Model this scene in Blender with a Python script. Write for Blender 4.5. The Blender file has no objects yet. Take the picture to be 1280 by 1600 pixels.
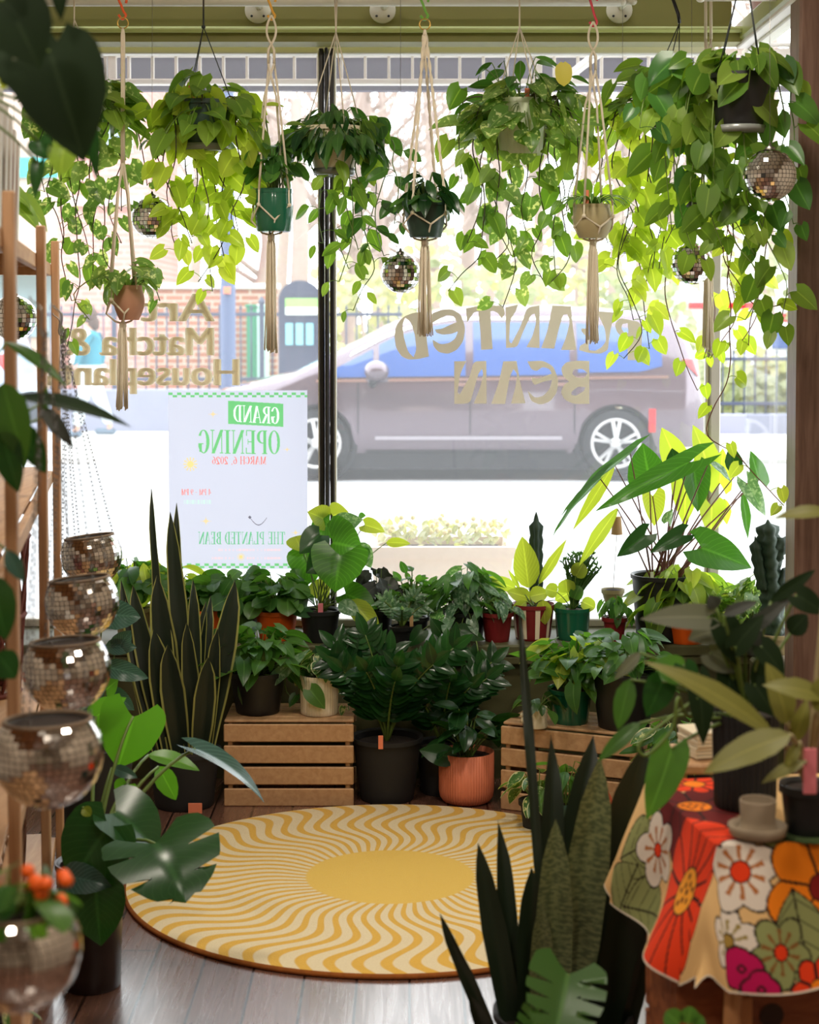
import bpy, math, random
import numpy as np
from mathutils import Vector as V, Matrix
PI = math.pi
SC = bpy.context.scene
COL = SC.collection
# ------------------------------------------------------------------ camera, world, lamps, exposure
F, HZ, CX = 2735.0, 617.0, 640.0          # focal length and principal point in pixels of the 1280x1600 frame
PITCH = math.radians(2.45)
CAM_Z = 1.6
cam = bpy.data.cameras.new('camera'); camo = bpy.data.objects.new('camera', cam); COL.objects.link(camo)
camo.location = (0, 0, CAM_Z); camo.rotation_euler = (PI / 2 - PITCH, 0, 0)
cam.sensor_fit = 'AUTO'; cam.sensor_width = 36; cam.lens = F / 1600 * 36
cam.shift_y = -(800 - HZ) / 1600
cam.clip_start = .05; cam.clip_end = 300
cam.dof.use_dof = True; cam.dof.focus_distance = 5.7; cam.dof.aperture_fstop = 4.5
SC.camera = camo
SC.view_settings.view_transform = 'Standard'; SC.view_settings.look = 'None'
SC.view_settings.exposure = 0.0; SC.view_settings.gamma = 1.0; SC.view_settings.use_curve_mapping = False
SC.cycles.use_denoising = True
SC.cycles.max_bounces = 10; SC.cycles.diffuse_bounces = 5; SC.cycles.glossy_bounces = 4
SC.cycles.transparent_max_bounces = 16; SC.cycles.sample_clamp_indirect = 8
SC.cycles.caustics_reflective = False; SC.cycles.caustics_refractive = False
world = bpy.data.worlds.new('overcast'); SC.world = world; world.use_nodes = True
bg = world.node_tree.nodes['Background']
bg.inputs['Color'].default_value = (.93, .97, 1.0, 1); bg.inputs['Strength'].default_value = 5.6

def lamp(name, loc, size, power, col, rot=(0, 0, 0), size_y=None, portal=False):
    l = bpy.data.lights.new(name, 'AREA'); o = bpy.data.objects.new(name, l); COL.objects.link(o)
    l.shape = 'RECTANGLE'; l.size = size; l.size_y = size_y or size; l.energy = power; l.color = col
    o.location = loc; o.rotation_euler = rot
    if portal: l.cycles.is_portal = True
    return o
for i, (lx, ly) in enumerate([(-.75, .6), (.75, .6), (-.75, 2.4), (.75, 2.4), (-.6, 4.3), (.6, 4.3)]):
    lamp('ceiling_lamp_light', (lx, ly, 2.93), .28, 26.0 if ly < 1 else 14.0 if ly < 4 else 20.0, (1, .90, .77))
lamp('window_portal', (-.3, 6.62, 1.55), 3.2, 1, (1, 1, 1), (-PI / 2, 0, 0), 2.2, True)

def at(px, py, Y):
    """the point at distance Y into the shop on the sight line of a photograph pixel"""
    x, u = (px - CX) / F, -(py - HZ) / F
    c, s = math.cos(PITCH), math.sin(PITCH)
    dy, dz = c + u * s, -s + u * c
    k = Y / dy
    return V((x * k, Y, CAM_Z + dz * k))
def mpp(Y): return Y / F                   # metres in one pixel at distance Y

# ------------------------------------------------------------------ materials
def C(r, g, b):
    f = lambda c: (c / 255 / 12.92) if c / 255 <= .04045 else ((c / 255 + .055) / 1.055) ** 2.4
    return (f(r), f(g), f(b), 1)
MATS = {}
class NT:
    def __init__(s, name):
        s.m = bpy.data.materials.new(name); s.m.use_nodes = True; s.t = s.m.node_tree; s.t.nodes.clear()
        s.out = s.n('ShaderNodeOutputMaterial')
    def n(s, typ, **kw):
        nd = s.t.nodes.new(typ)
        for k, v in kw.items():
            if k.startswith('i_'):
                key = k[2:]; key = int(key) if key.isdigit() else key.replace('_', ' ')
                nd.inputs[key].default_value = v
            else: setattr(nd, k, v)
        return nd
    def l(s, a, ao, b, bi): s.t.links.new(a.outputs[ao], b.inputs[bi])
    def mix(s, fac, a, b, mode='MIX'):
        nd = s.n('ShaderNodeMix', data_type='RGBA', blend_type=mode)
        for sock, val in ((nd.inputs[0], fac), (nd.inputs[6], a), (nd.inputs[7], b)):
            if hasattr(val, 'links'): s.t.links.new(val, sock)
            else: sock.default_value = val
        return nd.outputs[2]
    def math(s, op, a, b=0.0, c=None):
        nd = s.n('ShaderNodeMath', operation=op)
        for i, val in enumerate((a, b) if c is None else (a, b, c)):
            if hasattr(val, 'links'): s.t.links.new(val, nd.inputs[i])
            else: nd.inputs[i].default_value = val
        return nd.outputs[0]
    def step(s, val, a, b):
        nd = s.n('ShaderNodeMapRange'); nd.clamp = True
        s.t.links.new(val, nd.inputs[0]); nd.inputs[1].default_value = a; nd.inputs[2].default_value = b
        return nd.outputs[0]

def mat(name, col, rough=.5, metal=0, noise=0, nscale=30, bump=0, bscale=200, coat=0, spec=.5, emit=None):
    if name in MATS: return MATS[name]
    k = NT(name); p = k.n('ShaderNodeBsdfPrincipled')
    p.inputs['Roughness'].default_value = rough; p.inputs['Metallic'].default_value = metal
    p.inputs['Coat Weight'].default_value = coat; p.inputs['Specular IOR Level'].default_value = spec
    tc = k.n('ShaderNodeTexCoord')
    if noise:
        nz = k.n('ShaderNodeTexNoise', i_Scale=nscale, i_Detail=4.0); k.l(tc, 'Object', nz, 'Vector')
        c2 = tuple(max(0, c * (1 - noise)) for c in col[:3]) + (1,); c3 = tuple(min(1, c * (1 + noise)) for c in col[:3]) + (1,)
        k.t.links.new(k.mix(nz.outputs['Fac'], c2, c3), p.inputs['Base Color'])
    else: p.inputs['Base Color'].default_value = col
    if bump:
        nz = k.n('ShaderNodeTexNoise', i_Scale=bscale, i_Detail=3.0); k.l(tc, 'Object', nz, 'Vector')
        b = k.n('ShaderNodeBump', i_Strength=bump, i_Distance=.004); k.l(nz, 'Fac', b, 'Height'); k.l(b, 'Normal', p, 'Normal')
    k.l(p, 0, k.out, 0); MATS[name] = k.m
    return k.m

def leafmat(name, c1, c2, trans=.45, tcol=None, vein=.35, edge=None, var=None, vscale=40, vth=.55, rough=.32, mottle=None, veins=0.0, spec=.45):
    """leaf: each leaf its own tint between c1 and c2, light passing through, pale midrib; optional edge colour and variegation"""
    k = NT(name); g = k.n('ShaderNodeNewGeometry'); uv = k.n('ShaderNodeUVMap'); sp = k.n('ShaderNodeSeparateXYZ'); k.l(uv, 0, sp, 0)
    base = k.mix(g.outputs['Random Per Island'], c1, c2)
    au = k.math('ABSOLUTE', k.math('SUBTRACT', sp.outputs[0], .5))
    tc = k.n('ShaderNodeTexCoord')
    if mottle:
        nz = k.n('ShaderNodeTexNoise', i_Scale=3.0, i_Detail=3.0)
        mp = k.n('ShaderNodeMapping'); mp.inputs['Scale'].default_value = (1.6, 30, 1); k.l(uv, 0, mp, 0); k.l(mp, 0, nz, 'Vector')
        base = k.mix(k.step(nz.outputs['Fac'], .42, .58), base, mottle)
    if var:
        nz = k.n('ShaderNodeTexNoise', i_Scale=vscale, i_Detail=3.0); k.l(tc, 'Object', nz, 'Vector')
        base = k.mix(k.step(nz.outputs['Fac'], vth, vth + .08), base, var)
    if veins:
        w = k.math('SINE', k.math('ADD', k.math('MULTIPLY', sp.outputs[1], 62.0), k.math('MULTIPLY', au, -46.0)))
        base = k.mix(k.math('MULTIPLY', k.step(w, .72, .98), veins), base, tuple(min(1, c * 2.0 + .02) for c in c2[:3]) + (1,))
    lite = tuple(min(1, c * 1.9 + .015) for c in c2[:3]) + (1,)
    mid = k.step(au, .045, .012)
    base = k.mix(k.math('MULTIPLY', mid, vein), base, lite)
    if edge: base = k.mix(k.step(au, .40, .43), base, edge)
    p = k.n('ShaderNodeBsdfPrincipled', i_Roughness=rough); k.t.links.new(base, p.inputs['Base Color'])
    p.inputs['Specular IOR Level'].default_value = spec
    if trans:
        tr = k.n('ShaderNodeBsdfTranslucent'); t = tcol or (1.9, 2.0, .75, 1)
        k.t.links.new(k.mix(1.0, base, t, 'MULTIPLY'), tr.inputs['Color'])
        mx = k.n('ShaderNodeMixShader', i_0=trans); k.l(p, 0, mx, 1); k.l(tr, 0, mx, 2); k.l(mx, 0, k.out, 0)
    else: k.l(p, 0, k.out, 0)
    MATS[name] = k.m
    return k.m

def woodmat(name, c1, c2, scale=(1, 14, 14), rough=.5, coat=0):
    k = NT(name); tc = k.n('ShaderNodeTexCoord'); mp = k.n('ShaderNodeMapping'); mp.inputs['Scale'].default_value = scale
    k.l(tc, 'Object', mp, 0); nz = k.n('ShaderNodeTexNoise', i_Scale=4.0, i_Detail=6.0, i_Distortion=.6); k.l(mp, 0, nz, 'Vector')
    p = k.n('ShaderNodeBsdfPrincipled', i_Roughness=rough); p.inputs['Coat Weight'].default_value = coat
    k.t.links.new(k.mix(k.step(nz.outputs['Fac'], .3, .7), c1, c2), p.inputs['Base Color']); k.l(p, 0, k.out, 0)
    MATS[name] = k.m
    return k.m

def attrmat(name, rough=.8, trans=0, bump=0):
    """printed surface: the printed colours are stored on the sheet itself"""
    k = NT(name); a = k.n('ShaderNodeAttribute', attribute_name='print')
    p = k.n('ShaderNodeBsdfPrincipled', i_Roughness=rough); p.inputs['Specular IOR Level'].default_value = .2
    k.l(a, 'Color', p, 'Base Color')
    if bump:
        tc = k.n('ShaderNodeTexCoord'); nz = k.n('ShaderNodeTexNoise', i_Scale=500.0); k.l(tc, 'Object', nz, 'Vector')
        b = k.n('ShaderNodeBump', i_Strength=bump, i_Distance=.002); k.l(nz, 'Fac', b, 'Height'); k.l(b, 'Normal', p, 'Normal')
    if trans:
        t = k.n('ShaderNodeBsdfTranslucent'); k.l(a, 'Color', t, 'Color')
        mx = k.n('ShaderNodeMixShader', i_0=trans); k.l(p, 0, mx, 1); k.l(t, 0, mx, 2); k.l(mx, 0, k.out, 0)
    else: k.l(p, 0, k.out, 0)
    return k.m

def glassmat(name='shop_glass', veil=.055, refl=.8):
    k = NT(name); t = k.n('ShaderNodeBsdfTransparent', i_Color=(.97, .985, .98, 1)); g = k.n('ShaderNodeBsdfGlossy', i_Roughness=.02)
    lw = k.n('ShaderNodeFresnel', i_IOR=1.45); mx = k.n('ShaderNodeMixShader'); f = k.math('MULTIPLY', lw.outputs[0], refl); k.t.links.new(f, mx.inputs[0])
    k.l(t, 0, mx, 1); k.l(g, 0, mx, 2)
    d = k.n('ShaderNodeBsdfTranslucent', i_Color=(.95, .97, 1, 1)); m2 = k.n('ShaderNodeMixShader', i_0=veil)   # translucent layer standing in for hazy glare over the street
    k.l(mx, 0, m2, 1); k.l(d, 0, m2, 2); k.l(m2, 0, k.out, 0)
    return k.m

# ------------------------------------------------------------------ mesh builder
PROF = {
 'heart': ([0, .06, .15, .3, .5, .7, .86, .95, 1], [.50, .82, .97, 1, .86, .58, .27, .10, 0], .20),
 'deep':  ([0, .05, .14, .28, .5, .7, .88, 1], [.62, .95, 1.05, 1, .84, .55, .2, 0], .34),
 'arrow': ([0, .08, .2, .45, .7, .9, 1], [.55, .95, 1, .84, .52, .18, 0], .30),
 'oval':  ([0, .08, .25, .45, .7, .9, 1], [.1, .55, .93, 1, .75, .32, 0], 0),
 'lance': ([0, .1, .3, .5, .75, .92, 1], [.12, .55, .95, 1, .6, .2, 0], 0),
 'round': ([0, .06, .25, .5, .75, .93, 1], [.25, .7, .98, 1, .85, .42, 0], .05),
 'sword': ([0, .15, .4, .65, .85, .95, 1], [.62, .74, .95, 1, .72, .32, 0], 0),
 'strap': ([0, .2, .6, .9, 1], [.7, .95, 1, .5, 0], 0),
 'monstera': ([0, .05, .15, .35, .55, .75, .9, 1], [.6, .92, 1.05, 1.05, .9, .62, .28, 0], .26),
}
class MB:
    def __init__(s): s.v, s.f, s.uv, s.mi, s.cur = [], [], [], [], 0
    def add(s, pts, uvs=None):
        b = len(s.v); s.v.extend(pts); s.uv.extend(uvs or [(.5, .5)] * len(pts)); return b
    def face(s, *idx): s.f.append(idx); s.mi.append(s.cur)
    def grid(s, rows, uvs=None, wrap=False):
        n, m = len(rows), len(rows[0]); b = s.add([p for r in rows for p in r], [q for r in uvs for q in r] if uvs else None)
        for i in range(n - 1):
            for j in range(m if wrap else m - 1):
                j2 = (j + 1) % m
                s.face(b + i * m + j, b + i * m + j2, b + (i + 1) * m + j2, b + (i + 1) * m + j)
        return b
    def box(s, c, d, rot=None):
        c = V(c); P = []
        for z in (-.5, .5):
            for y in (-.5, .5):
                for x in (-.5, .5):
                    q = V((x * d[0], y * d[1], z * d[2])); P.append(c + (rot @ q if rot is not None else q))
        b = s.add(P)
        for q in ((0, 2, 3, 1), (4, 5, 7, 6), (0, 1, 5, 4), (2, 6, 7, 3), (0, 4, 6, 2), (1, 3, 7, 5)): s.face(*[b + i for i in q])
    def bbox(s, c, d, bev=.006, rot=None):
        """box with chamfered edges"""
        c = V(c); h = V(d) / 2; r = min(bev, min(d) * .45); P = []; ix = {}
        for sx in (-1, 1):
            for sy in (-1, 1):
                for sz in (-1, 1):
                    for a in range(3):
                        q = V((sx * h.x, sy * h.y, sz * h.z))
                        for k2 in range(3):
                            if k2 != a: q[k2] -= (sx, sy, sz)[k2] * r
                        ix[(sx, sy, sz, a)] = len(P); P.append(c + (rot @ q if rot is not None else q))
        b = s.add(P); g = lambda *k: b + ix[k]
        R = (-1, 1)
        for a in range(3):
            o1, o2 = [k2 for k2 in range(3) if k2 != a]
            for sa in R:
                q = []
                for s1, s2 in ((-1, -1), (1, -1), (1, 1), (-1, 1)):
                    t = [0, 0, 0]; t[a] = sa; t[o1] = s1; t[o2] = s2; q.append(g(*t, a))
                s.face(*q)
        for a in range(3):
            o1, o2 = [k2 for k2 in range(3) if k2 != a]
            for s1 in R:
                for s2 in R:
                    t0 = [0, 0, 0]; t1 = [0, 0, 0]; t0[a] = -1; t1[a] = 1
                    for t in (t0, t1): t[o1] = s1; t[o2] = s2
                    s.face(g(*t0, o1), g(*t1, o1), g(*t1, o2), g(*t0, o2))
        for sx in R:
            for sy in R:
                for sz in R: s.face(g(sx, sy, sz, 0), g(sx, sy, sz, 1), g(sx, sy, sz, 2))
    def bar(s, a, b, w, d=None):
        a, b = V(a), V(b); z = (b - a); L = z.length; z = z / L
        up = V((0, 0, 1)) if abs(z.z) < .9 else V((0, 1, 0)); x = up.cross(z).normalized(); y = z.cross(x)
        M = Matrix((x, y, z)).transposed(); s.bbox((a + b) / 2, (w, d or w, L), min(w, d or w) * .12, M)
    def tube(s, path, r, n=6, cap=True, closed=False):
        P = [V(p) for p in path]; m = len(P); R = r if isinstance(r, (list, tuple)) else [r] * m
        rows, uvs = [], []; t0 = (P[1] - P[0]).normalized(); up = V((0, 0, 1)) if abs(t0.z) < .9 else V((1, 0, 0)); x = up.cross(t0).normalized()
        for i in range(m):
            if closed: t = P[(i + 1) % m] - P[i - 1]
            else: t = P[min(i + 1, m - 1)] - P[max(i - 1, 0)]
            t = t.normalized() if t.length > 1e-9 else t0
            x = (x - t * x.dot(t)); x = x.normalized() if x.length > 1e-6 else t.orthogonal().normalized(); y = t.cross(x)
            rows.append([P[i] + (x * math.cos(2 * PI * j / n) + y * math.sin(2 * PI * j / n)) * R[i] for j in range(n)])
            uvs.append([(.25, i / m)] * n)
        if closed: rows.append(rows[0]); uvs.append(uvs[0])
        b = s.grid(rows, uvs, True)
        if cap and not closed:
            s.face(*[b + j for j in range(n)][::-1]); s.face(*[b + (m - 1) * n + j for j in range(n)])
    def lathe(s, c, prof, n=32, ribs=0, rd=.0, axis=None, ax=None):
        c = V(c); rows = []
        for r, z in prof:
            row = []
            for j in range(n):
                a = 2 * PI * j / n; rr = r + (rd * (.5 + .5 * math.cos(ribs * a)) if ribs and r > .012 else 0)
                q = V((rr * math.cos(a), rr * math.sin(a), z)); row.append(c + (axis @ q if axis is not None else q))
            rows.append(row)
        b = s.grid(rows, None, True)
        return b
    def sphere(s, c, r, nu=16, nv=10, sq=(1, 1, 1)):
        s.lathe(c, [(max(1e-4, r * math.sin(PI * i / nv)) * sq[0], -r * math.cos(PI * i / nv) * sq[2]) for i in range(nv + 1)], nu)
    def torus(s, c, R, r, rot=None, n=16, m=6, sx=1, sy=1):
        rows = []; c = V(c)
        for i in range(n + 1):
            a = 2 * PI * i / n; row = []
            for j in range(m):
                b = 2 * PI * j / m; q = V(((R + r * math.cos(b)) * math.cos(a) * sx, (R + r * math.cos(b)) * math.sin(a) * sy, r * math.sin(b)))
                row.append(c + (rot @ q if rot is not None else q))
            rows.append(row)
        s.grid(rows, None, True)
    def disc(s, c, r, n=24, z=0, rot=None):
        c = V(c); pts = [V((r * math.cos(2 * PI * j / n), r * math.sin(2 * PI * j / n), z)) for j in range(n)]
        b = s.add([c + (rot @ p if rot is not None else p) for p in pts]); s.face(*[b + j for j in range(n)])
    def leaf(s, B, d, n, L, W, kind='heart', bend=.6, fold=.15, twist=0, wave=0, wf=14, seg=7, ac=4, notch=False, cup=0, depth=.5):
        xs, ys, lobe = PROF[kind]; d = V(d).normalized(); n = V(n); side = d.cross(n)
        if side.length < 1e-4: side = d.orthogonal()
        side.normalize(); n = side.cross(d); P = V(B); st = L / seg; rows, uvs = [], []
        for i in range(seg + 1):
            t = i / seg; a = bend * t; dr = d * math.cos(a) - n * math.sin(a); nn = n * math.cos(a) + d * math.sin(a)
            sd = side
            if twist: sd = side * math.cos(twist * t) + nn * math.sin(twist * t); nn = dr.cross(-sd) * -1 if False else sd.cross(dr)
            w = W * float(np.interp(t, xs, ys)) * .5; row, uvr = [], []
            for j in range(ac + 1):
                u = -1 + 2 * j / ac; k = w; sh = 0
                if notch and abs(u) > .55 and .1 < t < .9:
                    m = (i + (2 if u > 0 else 0)) % int(notch)
                    if m == 0: k = w * min(1, (1 - depth) / abs(u))
                    sh = .10 * L * (abs(u) - .4)
                row.append(P + sd * (u * k) + nn * (fold * abs(u) * k - cup * u * u * k + wave * L * abs(u) * math.sin(wf * t + (u > 0) * 1.3)) + dr * (sh - lobe * L * (1 - t) ** 3 * abs(u) ** 1.25))
                uvr.append((u * .5 + .5, t))
            rows.append(row); uvs.append(uvr); P = P + dr * st
        s.grid(rows, uvs)
    def poly(s, pts): b = s.add([V(p) for p in pts]); s.face(*[b + i for i in range(len(pts))])
    def build(s, name, m, parent=None, smooth=True, sharp=None):
        o0 = ORG.get(parent.name, V((0, 0, 0))) if parent else V((0, 0, 0))
        me = bpy.data.meshes.new(name); me.from_pydata([tuple(p - o0) for p in s.v], [], s.f)
        for x in (m if isinstance(m, (list, tuple)) else [m]): me.materials.append(x)
        uvl = me.uv_layers.new(name='UVMap'); li = np.empty(len(me.loops), np.int32); me.loops.foreach_get('vertex_index', li)
        uvl.data.foreach_set('uv', np.array(s.uv, np.float32)[li].ravel())
        me.polygons.foreach_set('material_index', np.array(s.mi, np.int32))
        if smooth:
            me.polygons.foreach_set('use_smooth', np.ones(len(me.polygons), bool))
            if sharp: me.set_sharp_from_angle(angle=math.radians(sharp))
        me.update(); o = bpy.data.objects.new(name, me); COL.objects.link(o)
        if parent: o.parent = parent; ORG[o.name] = o0
        else: ORG[o.name] = V((0, 0, 0))
        return o
ORG = {}
def thing(name, label, cat, loc=(0, 0, 0), group=None):
    o = bpy.data.objects.new(name, None); COL.objects.link(o); o.location = loc; ORG[o.name] = V(loc)
    o.empty_display_size = .05
    o['label'] = label; o['category'] = cat
    if group: o['group'] = group
    return o
def tag(o, label, cat, group=None):
    o['label'] = label; o['category'] = cat
    if group: o['group'] = group
    return o
def struct(name, loc=(0, 0, 0)):
    o = bpy.data.objects.new(name, None); COL.objects.link(o); ORG[o.name] = V(loc); o.location = loc; o['kind'] = 'structure'; return o
def bez(p0, p1, p2, n=8):
    p0, p1, p2 = V(p0), V(p1), V(p2)
    return [p0 * (1 - t) ** 2 + p1 * 2 * t * (1 - t) + p2 * t * t for t in [i / n for i in range(n + 1)]]
def cat(pts, n=5, closed=False):
    """smooth curve through points"""
    P = [V(p) for p in pts]; out = []; m = len(P)
    for i in range(m if closed else m - 1):
        g = lambda k: P[k % m] if closed else P[max(0, min(m - 1, k))]
        a, b, c, d = g(i - 1), g(i), g(i + 1), g(i + 2)
        for k in range(n):
            t = k / n
            out.append((b * 2 + (c - a) * t + (a * 2 - b * 5 + c * 4 - d) * t * t + (b * 3 - a - c * 3 + d) * t ** 3) * .5)
    if not closed: out.append(P[-1])
    return out
# ------------------------------------------------------------------ material palette
M_olive = mat('olive_paint', C(140, 136, 74), .55, noise=.05, nscale=8)
M_olive2 = mat('olive_gloss', C(176, 182, 112), .3)
M_ledge = mat('ledge_green', C(80, 78, 46), .6, noise=.15, nscale=6)
M_wall = mat('warm_plaster', C(184, 172, 156), .8, noise=.06, nscale=5)
M_ceil = mat('ceiling_paint', C(200, 196, 186), .8)
M_white = mat('white_paint', C(228, 222, 214), .45)
M_offw = mat('off_white_enamel', C(226, 222, 206), .35)
M_bronze = mat('dark_bronze', C(44, 41, 38), .4, .5)
M_alu = mat('pale_aluminium', C(196, 190, 180), .4, .3)
M_black = mat('black_plastic', C(22, 22, 23), .45, noise=.1)
M_blackm = mat('matt_black', C(26, 25, 25), .7)
M_green = mat('green_glaze', C(24, 92, 66), .22, coat=.4)
M_dgreen = mat('dark_green_plastic', C(34, 58, 46), .4)
M_teal = mat('teal_plastic', C(20, 66, 62), .4)
M_terra = mat('terracotta', C(176, 128, 102), .8, noise=.1, nscale=20)
M_pink = mat('salmon_ceramic', C(214, 122, 88), .6)
M_cream = mat('cream_ceramic', C(230, 218, 190), .55, noise=.05)
M_tan = mat('stone_ceramic', C(166, 152, 112), .6, noise=.1)
M_whitep = mat('white_plastic', C(214, 222, 196), .5)
M_stone = mat('grey_stoneware', C(146, 130, 108), .85, noise=.08, nscale=60)
M_red = mat('red_plastic', C(116, 24, 28), .45)
M_orange = mat('orange_plastic', C(236, 96, 22), .45)
M_soil = mat('potting_soil', C(42, 30, 22), .95, noise=.5, nscale=150, bump=.8)
M_cord = mat('cotton_cord', C(232, 220, 196), .9, bump=.6, bscale=600)
M_wire = mat('dark_wire', C(30, 36, 32), .5)
M_steel = mat('steel', C(150, 146, 140), .3, 1); M_chain = mat('chain_steel', C(112, 108, 104), .35, 1)
M_gold = mat('brass', C(200, 160, 80), .3, 1)
M_pine = woodmat('pine', C(172, 130, 90), C(192, 152, 110), (14, 1.5, 14), .6)
M_pinez = woodmat('bamboo_post', C(176, 134, 98), C(196, 156, 118), (20, 20, 1.2), .5)
M_dark = woodmat('dark_timber', C(92, 66, 54), C(126, 98, 84), (14, 14, 1.2), .4)
M_brownw = woodmat('chestnut_board', C(132, 72, 34), C(160, 92, 48), (1.5, 10, 10), .6)
M_rustic = woodmat('rustic_wood', C(110, 58, 32), C(166, 98, 58), (2, 9, 9), .6)
M_tanw = woodmat('tan_leg', C(196, 138, 88), C(212, 156, 104), (10, 10, 1), .5)
M_tag = mat('orange_label', C(232, 132, 96), .7)
M_tagw = mat('wooden_tag', C(188, 150, 104), .7)
M_pinkt = mat('pink_tag', C(232, 130, 140), .6)
M_stem = mat('green_stem', C(96, 120, 50), .5)
M_dstem = mat('dark_vine', C(62, 58, 34), .6)
M_rstem = mat('red_brown_stem', C(112, 66, 46), .5)
def lc(*a): return C(*a)
L_lime = leafmat('lime_pothos_leaf', C(150, 176, 52), C(184, 196, 84), .6, tcol=(1.7, 1.7, .8, 1))
L_gold = leafmat('golden_pothos_leaf', C(84, 122, 44), C(132, 156, 68), .55, tcol=(1.8, 1.8, .8, 1))
L_mid = leafmat('green_pothos_leaf', C(54, 98, 42), C(88, 130, 60), .45)
L_var = leafmat('variegated_pothos_leaf', C(90, 128, 58), C(132, 158, 88), .5, tcol=(1.8, 1.8, .9, 1), var=C(206, 214, 156), vscale=60, vth=.56)
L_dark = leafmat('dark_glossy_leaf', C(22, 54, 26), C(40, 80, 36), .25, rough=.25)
L_vdark = leafmat('deep_green_leaf', C(20, 36, 18), C(32, 48, 24), .1, rough=.6, spec=.12)
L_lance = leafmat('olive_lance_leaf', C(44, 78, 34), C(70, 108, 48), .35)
L_zz = leafmat('glossy_zz_leaf', C(18, 48, 26), C(38, 84, 36), .2, rough=.2)
L_silver = leafmat('silver_satin_leaf', C(70, 108, 78), C(104, 138, 104), .35, var=C(134, 160, 136), vscale=90, vth=.5, rough=.25)
L_heart = leafmat('heart_leaf', C(46, 100, 36), C(80, 132, 40), .5, veins=.25, rough=.25)
L_yel = leafmat('yellow_leaf', C(140, 162, 44), C(176, 186, 74), .5, tcol=(1.7, 1.7, .8, 1), veins=.15)
L_yelf = leafmat('olive_yellow_leaf', C(98, 100, 40), C(122, 120, 54), .12, veins=.12, rough=.45)
L_alo = leafmat('ribbed_arrow_leaf', C(34, 78, 44), C(72, 120, 44), .45, veins=.12, rough=.22)
L_mon = leafmat('monstera_leaf', C(26, 62, 30), C(40, 82, 38), .22, veins=.12, rough=.25)
L_monl = leafmat('young_monstera_leaf', C(72, 126, 36), C(92, 146, 48), .45, rough=.3)
L_snake = leafmat('snake_plant_blade', C(20, 30, 24), C(32, 44, 30), .12, vein=0, edge=C(150, 150, 84), rough=.4)
L_snk2 = leafmat('mottled_snake_blade', C(106, 114, 78), C(120, 126, 84), .05, vein=0, mottle=C(74, 86, 58), rough=.45)
L_snk3 = leafmat('dark_snake_blade', C(18, 28, 18), C(30, 42, 26), .05, vein=0, rough=.4)
L_cream = leafmat('cream_edged_leaf', C(60, 104, 48), C(90, 128, 64), .35, edge=C(206, 206, 160), var=C(200, 204, 150), vscale=80, vth=.58)
L_spid = leafmat('spider_plant_leaf', C(52, 98, 48), C(80, 124, 60), .4, edge=C(206, 210, 168))
L_blue = leafmat('blue_green_ribbed_leaf', C(40, 70, 62), C(62, 92, 84), .15, veins=.4, rough=.22)
L_grey = leafmat('dusky_grey_leaf', C(74, 80, 62), C(110, 112, 94), .15, rough=.6)
L_cact = mat('cactus_skin', C(34, 58, 40), .6, noise=.2, nscale=40)
L_crin = leafmat('dark_crinkled_leaf', C(40, 44, 38), C(58, 62, 54), .05, rough=.5)
M_mirror = mat('mirror_tile', (.92, .91, .90, 1), .05, 1)
M_mirrorb = mat('bronzed_mirror_tile', (.72, .68, .64, 1), .10, 1)
M_core = mat('dark_core', C(40, 34, 30), .6)
M_inner = mat('planter_inside', C(120, 100, 78), .7)

# ------------------------------------------------------------------ the shop
XL, XR, YB, YW, ZC = -1.85, 1.85, -2.6, 6.42, 3.0      # walls, back, front glass, ceiling
def floor_mat():
    k = NT('plank_floor'); tc = k.n('ShaderNodeTexCoord'); mp = k.n('ShaderNodeMapping'); mp.inputs['Rotation'].default_value = (0, 0, PI / 2)
    k.l(tc, 'Object', mp, 0)
    br = k.n('ShaderNodeTexBrick', i_Scale=1.0); br.offset = .37
    for nm, v in (('Mortar Size', .0034), ('Brick Width', 1.3), ('Row Height', .128), ('Mortar Smooth', .1), ('Bias', 0.0)): br.inputs[nm].default_value = v
    br.inputs['Color1'].default_value = C(104, 70, 56); br.inputs['Color2'].default_value = C(124, 88, 72); br.inputs['Mortar'].default_value = C(30, 18, 14)
    k.l(mp, 0, br, 'Vector')
    m2 = k.n('ShaderNodeMapping'); m2.inputs['Scale'].default_value = (30, 1.6, 1); k.l(tc, 'Object', m2, 0)
    nz = k.n('ShaderNodeTexNoise', i_Scale=2.0, i_Detail=5.0, i_Distortion=1.2); k.l(m2, 0, nz, 'Vector')
    gr = k.step(nz.outputs['Fac'], .35, .68)
    col = k.mix(k.math('MULTIPLY', gr, .45), br.outputs['Color'], C(66, 40, 32))
    p = k.n('ShaderNodeBsdfPrincipled'); k.t.links.new(col, p.inputs['Base Color'])
    k.t.links.new(k.math('ADD', k.math('MULTIPLY', gr, .14), .24), p.inputs['Roughness']); p.inputs['Specular IOR Level'].default_value = .9
    p.inputs['Coat Weight'].default_value = .8; p.inputs['Coat Roughness'].default_value = .2
    b = k.n('ShaderNodeBump', i_Strength=.35, i_Distance=.003); h = k.math('SUBTRACT', k.math('MULTIPLY', gr, -.5), br.outputs['Fac']); k.t.links.new(h, b.inputs['Height'])
    k.l(b, 'Normal', p, 'Normal'); k.l(p, 0, k.out, 0)
    return k.m
def slab(name, c, d, m, parent=None, bev=0, st=True):
    b = MB(); (b.bbox(c, d, bev) if bev else b.box(c, d)); o = b.build(name, m, parent, False)
    if st and not parent: o['kind'] = 'structure'
    return o
slab('floor', (0, (YB + YW) / 2, -.05), (XR - XL, YW - YB, .1), floor_mat())
slab('ceiling', (0, (YB + 6.05) / 2, ZC + .05), (XR - XL, 6.05 - YB, .1), M_ceil)
slab('wall_left', (XL - .05, (YB + YW) / 2, ZC / 2), (.1, YW - YB, ZC), M_wall)
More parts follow.
